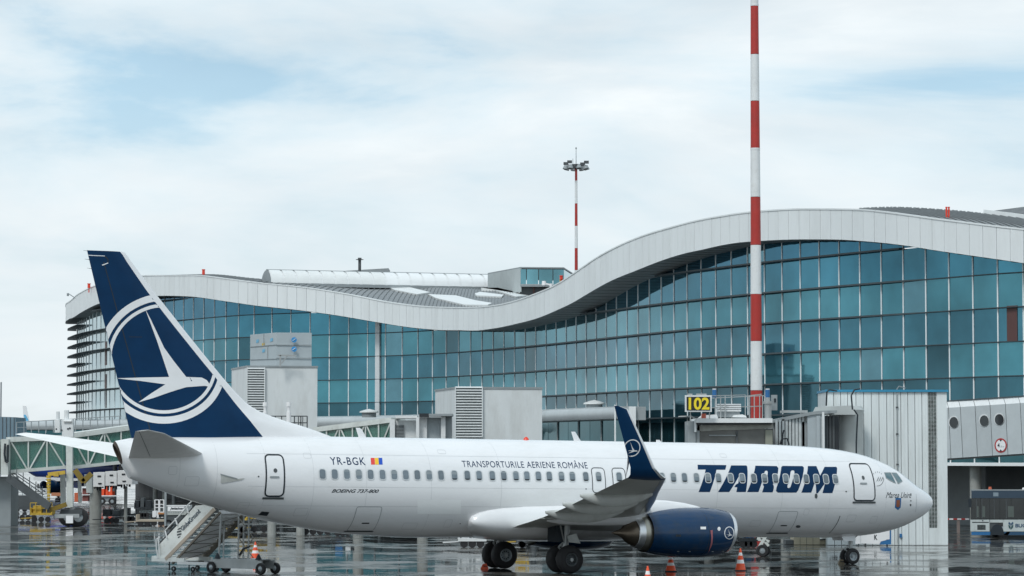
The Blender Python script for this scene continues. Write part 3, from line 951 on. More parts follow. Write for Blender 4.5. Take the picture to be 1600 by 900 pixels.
# engines ---------------------------------------------------------------
def engine(side):
    yc = side * 4.83; zc = 1.66
    mb = MB()
    prof = [(5.95, .86, 0), (5.88, .93, 0), (5.7, .99, 0), (5.3, 1.06, 0), (4.7, 1.10, 0), (4.0, 1.10, 0), (3.3, 1.06, 0), (2.7, .98, 0), (2.15, .86, 0)]
    def ring(x, r, tilt=0.0, n=36):
        rr = []
        for i in range(n):
            q = 2 * PI * i / n; c, s_ = math.cos(q), math.sin(q)
            fz = 0.90 if s_ < 0 else 0.93
            rr.append(Vector((x + tilt * s_, yc + r * c * 1.02, zc + r * s_ * fz)))
        return rr
    mb.loft([ring(x, r, .10 * max(0, (x - 5) / 1)) for x, r, _ in prof[1:]])
    n = mb.build('engine_nacelle', M_NAVYE, air, smooth=True, local=True)
    mb = MB(); mb.loft([ring(5.80, .965, .085), ring(5.9, .935, .095), ring(5.99, .88, .10), ring(6.0, .83, .10), ring(5.9, .78, .09), ring(5.3, .76, .03)])
    mb.build('intake_lip', M_SILVER, n, smooth=True, local=True)
    mb = MB(); mb.loft([ring(5.3, .77, .03), ring(4.9, .78)], cap1=True)
    mb.build('intake_duct', M_DARK, n, smooth=True, local=True)
    mb = MB()
    for k in range(18):
        a = 2 * PI * k / 18
        d = Vector((0, math.cos(a), math.sin(a)))
        p = Vector((-d.z, 0, 0))
        tv = Vector((0, -math.sin(a), math.cos(a)))
        c0 = Vector((5.0, yc, zc))
        mb.add([c0 + d * .2 + tv * .04, c0 + d * .76 + tv * .10 + Vector((.05, 0, 0)), c0 + d * .76 - tv * .10 - Vector((.05, 0, 0)), c0 + d * .2 - tv * .04], [(0, 1, 2, 3)])
    mb.lathe((5.0, yc, zc), (1, 0, 0), [(-.05, .24), (.1, .22), (.3, .1), (.38, 0)], 16)
    mb.build('fan', M_DARK, n, local=True)
    # fan duct exit wall, core cowl, nozzle, plug
    mb = MB(); mb.loft([ring(2.15, .86), ring(2.2, .82), ring(2.9, .78)])
    mb.build('fan_duct', M_DARK, n, smooth=True, local=True)
    mb = MB(); mb.lathe((0, yc, zc), (1, 0, 0), [(3.0, .74), (2.45, .74), (2.05, .68), (1.92, .64)], 32)
    mb.build('core_cowl', M_NOZ, n, smooth=True, local=True)
    mb = MB(); mb.lathe((0, yc, zc), (1, 0, 0), [(1.93, .65), (1.86, .62), (1.70, .58), (1.68, .54), (1.9, .5)], 32)
    mb.build('exhaust_nozzle', M_SILVER, n, smooth=True, local=True)
    mb = MB(); mb.lathe((0, yc, zc), (1, 0, 0), [(1.76, .52), (1.55, .47), (1.34, .34), (1.16, .19), (1.0, .11), (.8, .05), (.68, .0)], 24)
    mb.build('exhaust_plug', M_EXH, n, smooth=True, local=True)
    # pylon
    mb = MB(); rs = []
    for x, zt_, zb_, w_ in ((5.0, 2.62, 2.4, .02), (4.6, 2.74, 2.3, .10), (4.0, 2.86, 2.2, .19), (3.2, 2.95, 2.1, .24), (2.4, 2.98, 2.1, .26), (1.2, 2.8, 1.95, .26), (-.2, 2.5, 1.95, .22), (-1.6, 2.35, 2.0, .10), (-2.2, 2.3, 2.1, .02)):
        rs.append([Vector((x, yc + w_ * math.cos(q) , (zt_ + zb_) / 2 + (zt_ - zb_) / 2 * math.sin(q))) for q in [2 * PI * j / 12 for j in range(12)]])
    mb.loft(rs, cap0=True, cap1=True)
    mb.build('pylon', M_WHITE, n, smooth=True, local=True)
    return n
n1_ = engine(-1); engine(1)
B_ENG = bvh_of(n1_)
def ep(pts): return [hit(a, b_, B_ENG) for a, b_ in pts]
cx, cy = 1139.3, 832.7
wrap('nacelle_ring', flat_polys([ep(ringpoly(cx, cy, 7.7, 10)), ep(ringpoly(cx, cy, 6.5, 8.8))]), B_ENG, .006, M_WHITE, gx=.2, gz=.1, parent=n1_)
wrap('nacelle_bird', flat_polys([ep([(cx + (a - EC) / ER * 7.0, cy + (b_ - EY) / ER * 9.0) for a, b_ in bird_px])]), B_ENG, .006, M_WHITE, gx=.2, gz=.1, parent=n1_)
wrap('data_plate', flat_polys([ep([(1094.5, 823), (1103, 823), (1103, 827), (1094.5, 827)])]), B_ENG, .006, M_CWHITE, gx=.2, gz=.1, parent=n1_)
wrap('service_roundel', flat_polys([ep(ringpoly(1123.4, 826.3, 2.4, 3.1, 16))]), B_ENG, .006, M_CWHITE, gx=.2, gz=.1, parent=n1_)
wrap('remove_before_flight_ribbon', flat_polys([ep([(1109.5, 829), (1113, 828), (1113.2, 836), (1112.5, 850), (1109.5, 857), (1106, 863.5), (1108.5, 855), (1110.6, 846), (1110.8, 838)])]), B_ENG, .02, mat('faded_red_ribbon', (0.36, 0.12, 0.14), 0.7), gx=.2, gz=.1, parent=n1_)
seam = [ep([(1024.5, 812), (1026, 812), (1029, 864), (1027.5, 864)])]
wrap('cowl_joint', flat_polys([ep([(1095, 797), (1095.6, 797), (1096.4, 868), (1095.8, 868)])]), B_ENG, .004, M_BLACK, gx=.2, gz=.1, parent=n1_)

for px_ in (1058, 1076, 1112, 1128):
    wrap('cowl_latch', flat_polys([ep([(px_, 861), (px_ + 3.2, 861), (px_ + 3.2, 862.3), (px_, 862.3)])]), B_ENG, .005, M_GREY, gx=.2, gz=.1, parent=n1_)
wrap('cowl_joint', flat_polys([ep([(1032, 858.2), (1144, 858.6), (1144, 859.1), (1032, 858.7)])]), B_ENG, .004, M_BLACK, gx=.2, gz=.1, parent=n1_)
wrap('vent_grille', flat_polys([ep([(1056, 835), (1064, 835), (1064, 838.5), (1056, 838.5)])]), B_ENG, .004, M_BLACK, gx=.2, gz=.1, parent=n1_)
# tailplane ---------------------------------------------------------------
lt = pl(247, 672, 7.1); tt_ = pl(211.5, 674, 7.1)
lr = pl(321, 711, .5); tr = pl(201, 715, .5)
def stab(side):
    mb = MB(); rs = []
    for k in range(9):
        u = k / 8
        v = .25 + 6.85 * u
        kk = (v - .5) / 6.6
        a = lr[0] + (lt[0] - lr[0]) * kk; b_ = tr[0] + (tt_[0] - tr[0]) * kk
        za_ = lr[1] + (lt[1] - lr[1]) * kk; zb_ = tr[1] + (tt_[1] - tr[1]) * kk
        if u == 1: a -= .35
        rs.append(foil(a, b_, za_, zb_, side * v, .085 - .02 * u, 12))
    mb.loft(rs, cap1=True)
    s_ = mb.build('tailplane', M_STAB, air, smooth=True, local=True, angle=R(60))
    mb = MB()
    # elevator gap
    p0 = rs[1]; p1 = rs[-1]
    for r0, r1__ in ((p0, p1),):
        n = len(r0)
        a = r0[n - 4] ; b_ = r1__[n - 4]
    def under(u, f):
        r = rs[u]; lo = r[12:] + [r[0]]
        i = f * (len(lo) - 1); j = int(i); t = i - j
        return lo[j].lerp(lo[min(j + 1, len(lo) - 1)], t) + Vector((0, 0, -.012))
    mb.bar(under(1, .36), under(8, .36), .012, .006)
    mb.build('elevator_gap', M_DARK, s_, local=True)
    return s_
stab(-1); stab(1)
print('stab root', lr, tr, 'tip', lt, tt_)

# landing gear ---------------------------------------------------------------
def wheel_meshes(r, w, rim):
    mb = MB()
    prof = [(-w / 2 + .03, rim), (-w / 2, rim + .03), (-w / 2 + .01, r * .82), (-w / 2 + w * .16, r * .96), (-w * .2, r), (w * .2, r), (w / 2 - w * .16, r * .96), (w / 2 - .01, r * .82), (w / 2, rim + .03), (w / 2 - .03, rim)]
    mb.lathe((0, 0, 0), (0, 1, 0), prof, 36)
    ty = mb.mesh('wheel', M_TYRE, smooth=True)
    mb = MB()
    mb.lathe((0, 0, 0), (0, 1, 0), [(-w / 2 + .06, 0), (-w / 2 + .05, rim * .35), (-w / 2 + .10, rim * .45), (-w / 2 + .12, rim * .75), (-w / 2 + .03, rim * .86), (-w / 2 + .02, rim), (w / 2 - .02, rim), (w / 2 - .03, rim * .86), (w / 2 - .12, rim * .75), (w / 2 - .10, rim * .45), (w / 2 - .05, rim * .35), (w / 2 - .06, 0)], 28)
    ri = mb.mesh('rim', M_RIM, smooth=True)
    mb = MB()
    for k in range(10):
        a = 2 * PI * k / 10
        for s_ in (-1, 1):
            c = Vector((math.cos(a) * rim * .6, s_ * (w / 2 - .105), math.sin(a) * rim * .6))
            mb.tube(c, c + Vector((0, s_ * .012, 0)), rim * .10, n=8)
    ho = mb.mesh('rim_hole', M_BLACK)
    return ty, ri, ho
mw = wheel_meshes(.565, .42, .27)
DARKRIM = mw[1].copy(); DARKRIM.materials.clear(); DARKRIM.materials.append(M_DGREY)
mw = mw[:3]; nw = wheel_meshes(.345, .2, .19)
GX = -.34
def put_wheel(ms, x, y, z):
    o = link('wheel', ms[0], air, (x, y, z))
    r_ = link('rim', ms[1] if abs(y + 3.29) > .01 else DARKRIM, o)
    h_ = link('rim_hole', ms[2], o)
    return o
for side in (-1, 1):
    put_wheel(mw, GX, side * 2.43, .565); put_wheel(mw, GX, side * 3.29, .565)
    mb = MB()
    mb.tube((GX, side * 2.2, .56), (GX, side * 3.5, .56), .07, n=12)
    mb.tube((GX, side * 2.86, .45), (GX + .05, side * 3.0, 2.1), .10, n=14)
    mb.tube((GX, side * 2.86, .9), (GX + .05, side * 2.98, 2.1), .14, n=14)
    mb.path([(GX, side * 2.86, .75), (GX - .28, side * 2.88, 1.05), (GX + .02, side * 2.95, 1.35)], .045, 8)
    mb.tube((GX, side * 2.9, 1.3), (GX, side * 1.6, 1.9), .06, n=10)
    mb.tube((GX - .05, side * 2.95, 1.15), (GX - .5, side * 3.3, 2.2), .03, n=8)
    mb.box(GX - .12, GX + .12, side * 2.86 - .12, side * 2.86 + .12, .42, .8)
    mb.build('main_gear_strut', M_GALV, air, smooth=True, local=True)
    mb = MB()
    mb.hexa([(GX - .05, side * 3.32, 1.25), (GX + .45, side * 3.32, 1.2), (GX + .45, side * 3.36, 1.2), (GX - .05, side * 3.36, 1.25), (GX - .1, side * 3.25, 1.5), (GX + .3, side * 3.25, 1.6), (GX + .3, side * 3.29, 1.6), (GX - .1, side * 3.29, 1.5)])
    mb.build('gear_door', M_GREYW, air, local=True)
NX = 15.3
nz = .345 + NX * NOSED
for side in (-1, 1): put_wheel(nw, NX, side * .21, nz)
mb = MB()
mb.tube((NX, -.3, nz), (NX, .3, nz), .05, n=10)
mb.tube((NX, 0, nz), (NX + .12, 0, 1.9), .06, n=12)
mb.tube((NX + .03, 0, nz + .35), (NX + .12, 0, 1.9), .09, n=12)
mb.tube((NX + .06, 0, nz + .7), (NX + .8, 0, 1.7), .04, n=8)
mb.path([(NX, 0, nz + .1), (NX - .28, 0, nz + .3), (NX + .02, 0, nz + .5)], .035, 8)
mb.build('nose_gear_strut', M_GALV, air, smooth=True, local=True)
for side in (-1, 1):
    mb = MB()
    mb.hexa([(NX - .6, side * .40, 1.2), (NX - .1, side * .40, 1.2), (NX - .1, side * .43, 1.2), (NX - .6, side * .43, 1.2), (NX - .75, side * .34, 1.5), (NX + .1, side * .34, 1.5), (NX + .1, side * .37, 1.5), (NX - .75, side * .37, 1.5)])
    mb.build('gear_door', M_WHITE, air, local=True)
# ================================================================ terminal building
OBS = [(110,3.0),(121,3.3),(140,6.2),(162,7.6),(187,9.2),(222,12),(255,14.2),(275,15.2),(300,15.7),(330,17),(350,18.6),(368,20.5),(385,24),(410,27.5),(440,29.5),(500,30.5),(560,29.8),(610,27),(634,25),(658,23.6),(681,22),(700,19.8),(740,18),(776,16.8),(820,16.6),(850,15.9),(900,15.5),(950,16),(1000,17.5),(1050,20),(1100,22.6),(1150,25),(1206,27.4),(1250,28.7),(1300,31),(1350,33),(1420,34.8),(1500,37),(1560,39)]
PW = 2.3
nodes = []
x_, Y_ = 1560.0, 178.0
def _step(x, Y, nx):
    k = (nx - 800) / FPX; X = (x - 800) / FPX * Y
    a = k * k + 1; b = -2 * (k * X + Y); c = X * X + Y * Y - PW * PW
    D = max(0, b * b - 4 * a * c)
    return D, a, b
while x_ > 123:
    nodes.append((x_, Y_))
    sp = float(np.interp(x_ - 10, [o[0] for o in OBS], [o[1] for o in OBS]))
    nx = x_ - sp
    D, a, b = _step(x_, Y_, nx)
    Y_ = (-b + math.sqrt(D)) / (2 * a); x_ = nx
for k in range(4):
    nodes.append((x_, Y_)); Y_ += 2.2; x_ += -.9 + .6 * k
pre = []
x_, Y_ = 1560.0, 178.0
for k in range(4):
    x_ += 40 + k; Y_ -= 1.5
    pre.append((x_, Y_))
nodes = pre[::-1] + nodes
FAC = []
for px_, Y in nodes:
    FAC.append(Vector((xat(px_, Y, 12), Y, 0)))
NF = len(FAC)
NPX = [n[0] for n in nodes]
def tang(i):
    a = FAC[max(0, i - 1)]; b = FAC[min(NF - 1, i + 1)]
    return (b - a).normalized()
NRM = []
for i in range(NF):
    t = tang(i); n = Vector((t.y, -t.x, 0))
    if n.dot(FAC[i]) > 0: n = -n
    NRM.append(n)
# keep normals continuous round the far end
for i in range(1, NF):
    if NRM[i].dot(NRM[i - 1]) < 0: NRM[i] = -NRM[i]
def ioff(i):
    return float(np.interp(NPX[i], [100, 130, 300, 700, 900, 1100, 1300, 1700], [1.3, 1.4, 2.2, 2.2, 2.8, 2.6, 1.6, 1.2]))
TOPC = [(90,475),(106,472),(121,460),(147,447),(190,436),(230,430.5),(300,430),(350,435),(400,441.5),(475,449),(556,462),(600,471),(666,479),(712,480.6),(744,480),(775,477),(806,470),(837,459),(869,445),(900,425),(937,400),(974,381),(1012,366),(1050,355),(1088,345),(1126,338),(1175,331),(1205,329),(1239,326.5),(1278,326.5),(1342,327.5),(1391,332),(1448,340),(1504,347),(1561,354),(1599,358),(1720,376)]
BOTC = [(90,500),(110,497.5),(128,487),(154,474.5),(200,465.5),(257,462),(293,463),(348,470),(400,477.5),(462,484),(525,492.5),(587,503),(650,512.5),(700,516),(744,516),(775,512.5),(806,506),(837,498),(869,485),(900,470),(918,459),(956,438),(993,423),(1031,408),(1069,396),(1107,388),(1144,380),(1205,375.5),(1239,374),(1297,374),(1353,377),(1410,383),(1467,392),(1523,400),(1599,411),(1720,430)]
ftop = interp([p[0] for p in TOPC], [p[1] for p in TOPC]); fbot = interp([p[0] for p in BOTC], [p[1] for p in BOTC])
FO = []; FT = []; FB = []
for i in range(NF):
    p = FAC[i] + NRM[i] * ioff(i)
    q = p.copy(); q.z = 18
    px_, _ = proj(q)
    if NPX[i] < 124 and FT:
        zt, zb = FT[-1] - .02, FB[-1] - .02
    else:
        zt, zb = P(px_, ftop(px_), p.y).z, P(px_, fbot(px_), p.y).z
    FO.append(p); FT.append(zt); FB.append(zb)
term = thing('terminal_building', 'long curved airport terminal with blue glass facade and wavy white roof edge', 'building', (FAC[NF // 2].x, FAC[NF // 2].y, 0))
def V3(p, z): return Vector((p.x, p.y, z))
def lerp(a, b, t): return a + (b - a) * t

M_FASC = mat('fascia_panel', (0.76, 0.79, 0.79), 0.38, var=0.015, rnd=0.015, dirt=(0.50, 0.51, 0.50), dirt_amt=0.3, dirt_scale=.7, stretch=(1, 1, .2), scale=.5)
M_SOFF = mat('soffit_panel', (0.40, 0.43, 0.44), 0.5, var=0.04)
def glass(name, col, rough=0.035, metal=0.8, wob=0.25):
    m = mat(name, col, rough, metal, var=0.34, scale=0.12, rnd=0.09, spec=0.8)  # broad colour noise imitates soft cloudy reflections across the panes
    t = m.node_tree; b = t.nodes['Principled BSDF']
    co = t.nodes.new('ShaderNodeTexCoord'); n = t.nodes.new('ShaderNodeTexNoise'); n.inputs['Scale'].default_value = 0.5
    n.inputs['Detail'].default_value = 1
    t.links.new(co.outputs['Object'], n.inputs['Vector'])
    bp = t.nodes.new('ShaderNodeBump'); bp.inputs['Strength'].default_value = wob; bp.inputs['Distance'].default_value = 0.02
    t.links.new(n.outputs[0], bp.inputs['Height']); t.links.new(bp.outputs[0], b.inputs['Normal'])
    return m
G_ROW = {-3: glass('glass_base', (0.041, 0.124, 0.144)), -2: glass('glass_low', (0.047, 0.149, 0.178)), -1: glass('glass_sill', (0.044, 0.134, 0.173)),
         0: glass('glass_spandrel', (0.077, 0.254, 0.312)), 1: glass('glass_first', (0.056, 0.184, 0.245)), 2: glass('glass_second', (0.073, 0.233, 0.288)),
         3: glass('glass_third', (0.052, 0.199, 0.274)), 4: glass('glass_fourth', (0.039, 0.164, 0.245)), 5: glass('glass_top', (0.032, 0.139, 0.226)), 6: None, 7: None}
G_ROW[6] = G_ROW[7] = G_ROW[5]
G_PALE = glass('glass_pale_end', (0.36, 0.50, 0.54), metal=0.7)  # bright sky, mirrored and showing through, put into the glass colour
G_DARKROOM = glass('glass_dark_room', (0.038, 0.120, 0.155))
G_BLIND = glass('glass_drawn_blind', (0.12, 0.27, 0.33))
M_MULL = mat('mullion_aluminium', (0.86, 0.89, 0.89), 0.35, 0.0, var=0.04)
M_LOUV = mat('dark_louvre', (0.055, 0.075, 0.085), 0.45, 0.2, var=0.2)
ZL = lambda k: 9.74 + 2.18 * k
ZBASE = 4.1
# fascia panels, two per glazing bay
def fpt(u):     # u in node units
    i = min(int(u), NF - 2); t = u - i
    # Catmull-Rom on the offset line
    p0, p1, p2, p3 = FO[max(0, i - 1)], FO[i], FO[i + 1], FO[min(NF - 1, i + 2)]
    q = 0.5 * ((2 * p1) + (p2 - p0) * t + (2 * p0 - 5 * p1 + 4 * p2 - p3) * t * t + (3 * p1 - p0 - 3 * p2 + p3) * t ** 3)
    def cr(L):
        a0, a1, a2, a3 = L[max(0, i - 1)], L[i], L[i + 1], L[min(NF - 1, i + 2)]
        return 0.5 * (2 * a1 + (a2 - a0) * t + (2 * a0 - 5 * a1 + 4 * a2 - a3) * t * t + (3 * a1 - a0 - 3 * a2 + a3) * t ** 3)
    return q, cr(FT), cr(FB), lerp(NRM[i], NRM[i + 1], t).normalized()
u = 0.0
while u < NF - 1.01:
    a, ta, ba, na = fpt(u); b, tb, bb, nb = fpt(min(u + .5, NF - 1.001))
    d = (b - a).normalized() * 0.018
    a2, b2 = a + d, b - d
    off = (random.random() - .5) * .012
    mb = MB()
    A, B_ = a2 + na * off, b2 + nb * off
    mb.hexa([V3(A, ba), V3(B_, bb), V3(B_ - nb * .12, bb), V3(A - na * .12, ba), V3(A, ta), V3(B_, tb), V3(B_ - nb * .12, tb), V3(A - na * .12, ta)])
    mb.build('fascia_panel', M_FASC, term)
    u += 0.5
# backing behind the joints, coping and soffit
mb = MB()
mb.loft([[V3(fpt(k / 2)[0] - fpt(k / 2)[3] * .09, fpt(k / 2)[2] + .02), V3(fpt(k / 2)[0] - fpt(k / 2)[3] * .09, fpt(k / 2)[1] - .02)] for k in range(2 * NF - 2)], closed=False)
mb.build('fascia_backing', M_GREY, term)
mb = MB()
mb.loft([[V3(q + n * .05, t + .05), V3(q - n * .25, t + .05), V3(q - n * .25, t - .05), V3(q + n * .05, t - .05)] for q, t, b, n in [fpt(k / 2) for k in range(2 * NF - 2)]])
mb.build('roof_coping', M_FASC, term)
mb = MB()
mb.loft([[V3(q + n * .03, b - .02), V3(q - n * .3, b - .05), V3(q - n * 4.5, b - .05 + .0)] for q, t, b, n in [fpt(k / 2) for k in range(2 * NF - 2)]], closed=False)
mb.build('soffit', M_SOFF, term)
mb = MB()
for k in range(0, 2 * NF - 2):
    q, t, b, n = fpt(k / 2)
    mb.bar(V3(q - n * .1, b - .06), V3(q - n * 3.4, b - .06), .03, .02)
struct(mb.build('soffit_joints', M_DGREY, term), 'stuff')
# glazing
panes = []
mulls = []
for i in range(NF - 1):
    p, q = FAC[i], FAC[i + 1]
    n = ((NRM[i] + NRM[i + 1]) / 2).normalized()
    d = (q - p).normalized()
    zt0, zt1 = FB[i] + .02, FB[i + 1] + .02
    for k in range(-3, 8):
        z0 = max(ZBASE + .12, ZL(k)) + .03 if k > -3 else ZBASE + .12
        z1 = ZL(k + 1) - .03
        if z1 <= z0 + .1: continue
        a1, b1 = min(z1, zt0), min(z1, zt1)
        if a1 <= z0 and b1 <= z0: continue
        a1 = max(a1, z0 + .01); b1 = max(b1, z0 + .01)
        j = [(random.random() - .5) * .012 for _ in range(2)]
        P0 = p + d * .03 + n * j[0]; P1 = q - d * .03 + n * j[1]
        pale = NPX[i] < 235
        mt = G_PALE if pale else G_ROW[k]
        if not pale and k < 5:
            q_ = random.random()
            if q_ < .02: mt = G_DARKROOM
            elif q_ < .05: mt = G_BLIND
        area = (proj(V3(p, 10))[0] - proj(V3(q, 10))[0]) * ((a1 + b1) / 2 - z0) * FPX / p.y
        panes.append((area, P0, P1, z0, a1, b1, n, mt))
panes.sort(key=lambda t: -t[0])
groups = {}
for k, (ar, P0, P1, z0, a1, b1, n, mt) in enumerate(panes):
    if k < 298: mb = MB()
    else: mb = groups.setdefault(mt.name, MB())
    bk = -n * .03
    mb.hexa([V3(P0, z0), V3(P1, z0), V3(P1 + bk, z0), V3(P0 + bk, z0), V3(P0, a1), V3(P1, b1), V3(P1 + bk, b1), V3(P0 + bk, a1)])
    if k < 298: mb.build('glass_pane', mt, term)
allr = MB(); mlist = []
for mi, (nm, g) in enumerate(groups.items()):
    o_ = len(allr.v); allr.v += g.v; allr.f += [tuple(a + o_ for a in f) for f in g.f]; allr.m += [mi] * len(g.f); mlist.append(bpy.data.materials[nm])
struct(allr.build('glass_pane', mlist, term), 'stuff')
for i in range(NF):
    p, n = FAC[i], NRM[i]; t = tang(i)
    zt = FB[i] + .03
    mb = MB()
    w = .042
    mb.hexa([V3(p - t * w + n * .05, ZBASE), V3(p + t * w + n * .05, ZBASE), V3(p + t * w - n * .1, ZBASE), V3(p - t * w - n * .1, ZBASE),
             V3(p - t * w + n * .05, zt), V3(p + t * w + n * .05, zt), V3(p + t * w - n * .1, zt), V3(p - t * w - n * .1, zt)])
    mb.build('mullion', M_MULL, term)
# transoms and sun louvres on every level
for k in range(-2, 8):
    z = ZL(k)
    run = []
    def flush(run, dep):
        if len(run) < 2: return
        mb = MB(); mb.loft([[V3(FAC[i] + NRM[i] * dep(i), z + tk(i)), V3(FAC[i] + NRM[i] * dep(i), z - tk(i)), V3(FAC[i] - NRM[i] * .08, z - .06), V3(FAC[i] - NRM[i] * .08, z + .06)] for i in run], cap0=True, cap1=True)
        mb.build('sun_louvre', M_LOUV, term)
    def tk(i): return .055 if 760 < NPX[i] < 1420 else .025
    def dep(i):
        x = NPX[i]
        d = float(np.interp(x, [100, 150, 260, 300, 600, 760, 1300, 1420, 1560, 1700], [1.15, 1.15, .8, .25, .16, .55, .6, .22 if k < 2 else .14, .28 if k == 2 else .14, .2]))
        if k >= 3 and x > 1250: d = float(np.interp(x, [1250, 1400, 1440, 1700], [.5, .45, .13, .13]))
        return d
    for i in range(NF):
        if FB[i] > z + .15: run.append(i)
        else:
            flush(run, dep); run = []
    flush(run, dep)
for kk in range(-1, 5):                       # short blades between the levels at the rounded end
    z = ZL(kk) + 1.09
    run = [i for i in range(NF) if NPX[i] < 136 + 16 * (kk % 2) and FB[i] > z + .1]
    if len(run) > 1:
        mb = MB(); mb.loft([[V3(FAC[i] + NRM[i] * 1.15, z + .015), V3(FAC[i] + NRM[i] * 1.15, z - .015), V3(FAC[i] + NRM[i] * .1, z - .05), V3(FAC[i] + NRM[i] * .1, z + .05)] for i in run], cap0=True, cap1=True)
        mb.build('sun_louvre', M_LOUV, term)
# white pier, bottom trim, red columns seen at the glass
def nearest(px_): return min(range(NF), key=lambda i: abs(NPX[i] - px_))
def fac_at(px_):
    for i in range(NF - 1):
        if NPX[i] >= px_ >= NPX[i + 1]:
            t = (NPX[i] - px_) / (NPX[i] - NPX[i + 1]); return lerp(FAC[i], FAC[i + 1], t), lerp(NRM[i], NRM[i + 1], t).normalized(), lerp(FB[i], FB[i + 1], t)
    return FAC[-1], NRM[-1], FB[-1]
def pier(nm, px_, w, z0, z1, m, o0=.16):
    p, n, zb = fac_at(px_); t = Vector((-n.y, n.x, 0))
    mb = MB(); z1 = min(z1, zb)
    mb.hexa([V3(p - t * w + n * o0, z0), V3(p + t * w + n * o0, z0), V3(p + t * w, z0), V3(p - t * w, z0), V3(p - t * w + n * o0, z1), V3(p + t * w + n * o0, z1), V3(p + t * w, z1), V3(p - t * w, z1)])
    return mb.build(nm, m, term)
pier('pier', 591, .27, 4.1, 30, mat('pier_cladding', (0.62, 0.65, 0.66), 0.4))
M_RB = mat('red_brown_column', (0.10, 0.045, 0.04), 0.5)
pier('red_column', 165, .5, 14.6, 17.2, M_RB, .03); pier('red_column', 165, .5, 11.9, 13.6, M_RB, .03); pier('red_column', 166, .2, 9.9, 11.8, M_RB, .03)
pier('red_column', 1582, .42, 11.9, 14.2, M_RB, .03)
mb = MB()
mb.loft([[V3(FAC[i] + NRM[i] * .14, ZBASE - .05), V3(FAC[i] + NRM[i] * .14, ZBASE + .16), V3(FAC[i] - NRM[i] * .1, ZBASE + .16), V3(FAC[i] - NRM[i] * .1, ZBASE - .05)] for i in range(NF)], cap0=True, cap1=True)
mb.build('base_trim', M_MULL, term)
# undercroft: ceiling, set-back wall, round columns
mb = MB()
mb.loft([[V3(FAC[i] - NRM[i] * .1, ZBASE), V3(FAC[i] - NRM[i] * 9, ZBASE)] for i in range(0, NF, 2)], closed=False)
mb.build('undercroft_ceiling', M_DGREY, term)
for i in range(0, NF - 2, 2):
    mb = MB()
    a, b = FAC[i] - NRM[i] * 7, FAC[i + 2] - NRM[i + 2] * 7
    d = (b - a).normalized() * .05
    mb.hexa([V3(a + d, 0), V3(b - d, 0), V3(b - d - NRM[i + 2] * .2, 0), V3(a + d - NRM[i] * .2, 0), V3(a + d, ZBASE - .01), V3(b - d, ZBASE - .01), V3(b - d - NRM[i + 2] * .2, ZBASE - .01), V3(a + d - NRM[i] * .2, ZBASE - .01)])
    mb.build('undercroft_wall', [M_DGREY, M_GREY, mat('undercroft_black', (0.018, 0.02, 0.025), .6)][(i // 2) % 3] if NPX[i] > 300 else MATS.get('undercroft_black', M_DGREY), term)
for c in (1506, 1350, 1210, 1090, 980, 880, 720, 310, 246, 231):
    p, n, _ = fac_at(c)
    mb = MB(); mb.tube(V3(p - n * .9, 0), V3(p - n * .9, ZBASE - .02), .38 if c > 300 else .24, n=20)
    mb.build('column', M_CONC if c > 1000 or c < 300 else M_GREY, term, smooth=True)
# roof surface behind the fascia
RB = [(60,490),(106,485),(180,452),(250,436),(300,430.5),(330,429.5),(400,436),(480,441),(560,446),(700,450),(790,456),(830,468),(870,462),(900,445),(1000,392),(1175,352),(1300,333),(1342,326.5),(1391,324.5),(1482,329),(1542,335),(1600,342),(1720,356)]
rbk = interp([p[0] for p in RB], [p[1] for p in RB])
M_ROOF = mat('standing_seam_roof', (0.20, 0.215, 0.22), 0.45, 0.4, var=0.15, scale=.6)
M_ROOFD = mat('roof_dark', (0.12, 0.13, 0.135), 0.5, 0.2, var=0.2)
rows = []
for i in range(NF):
    q = FO[i] - NRM[i] * .2
    bk_ = Vector((q.x, q.y + 27, 0)); px_ = proj(V3(bk_, 20))[0]
    zb_ = P(px_, rbk(px_), bk_.y).z
    za_ = FT[i] - .12
    r = []
    for t in (0, .25, .5, .75, 1):
        r.append(Vector((q.x, q.y + 27 * t, za_ + (zb_ - za_) * t ** .9)))
    r.append(Vector((q.x, q.y + 31, zb_ - 2.5)))
    rows.append(r)
mb = MB(); mb.loft(rows, closed=False)
roof = mb.build('roof', M_ROOF, term, smooth=False)
rm_ = MB(); rm_.v = [Vector(v) for v in mb.v]
B_ROOF = BVHTree.FromPolygons([tuple(v) for v in mb.v], mb.f)
mb = MB()
for i in range(NF - 1):
    for s_ in range(3):
        t = s_ / 3
        r = [lerp(a, b, t) for a, b in zip(rows[i], rows[i + 1])]
        for a, b in zip(r[:-2], r[1:-1]): mb.bar(a + Vector((0, 0, .04)), b + Vector((0, 0, .04)), .05, .09)
struct(mb.build('roof_seams', M_ROOF, term), 'stuff')
# inner body so nothing shows through from aside
def onroof(px_, py_, up=0.0):
    d = ray(px_, py_)
    h = B_ROOF.ray_cast(Vector((0, 0, CAMH)), d.normalized())
    if h[0] is None:
        return P(px_, py_, 270)
    return h[0] + Vector((0, 0, up))
M_SKYL = mat('skylight_sheet', (0.72, 0.74, 0.73), 0.35, var=0.04)
for poly in ([(606,450),(640,451),(672,459),(652,462),(616,455)], [(669,462),(712,464),(744,472),(769,476),(762,479),(725,478.5),(681,468)], [(752,452),(778,452),(828,464),(806,466),(772,455)], [(742,461),(750,458.5),(787,463),(784,466),(744,464)]):
    pts = [onroof(a, b) for a, b in poly]
    mb = MB(); mb.prism([p + Vector((0, 0, .16)) for p in pts], (0, 0, -.3)); mb.build('roof_skylight', M_SKYL, term)
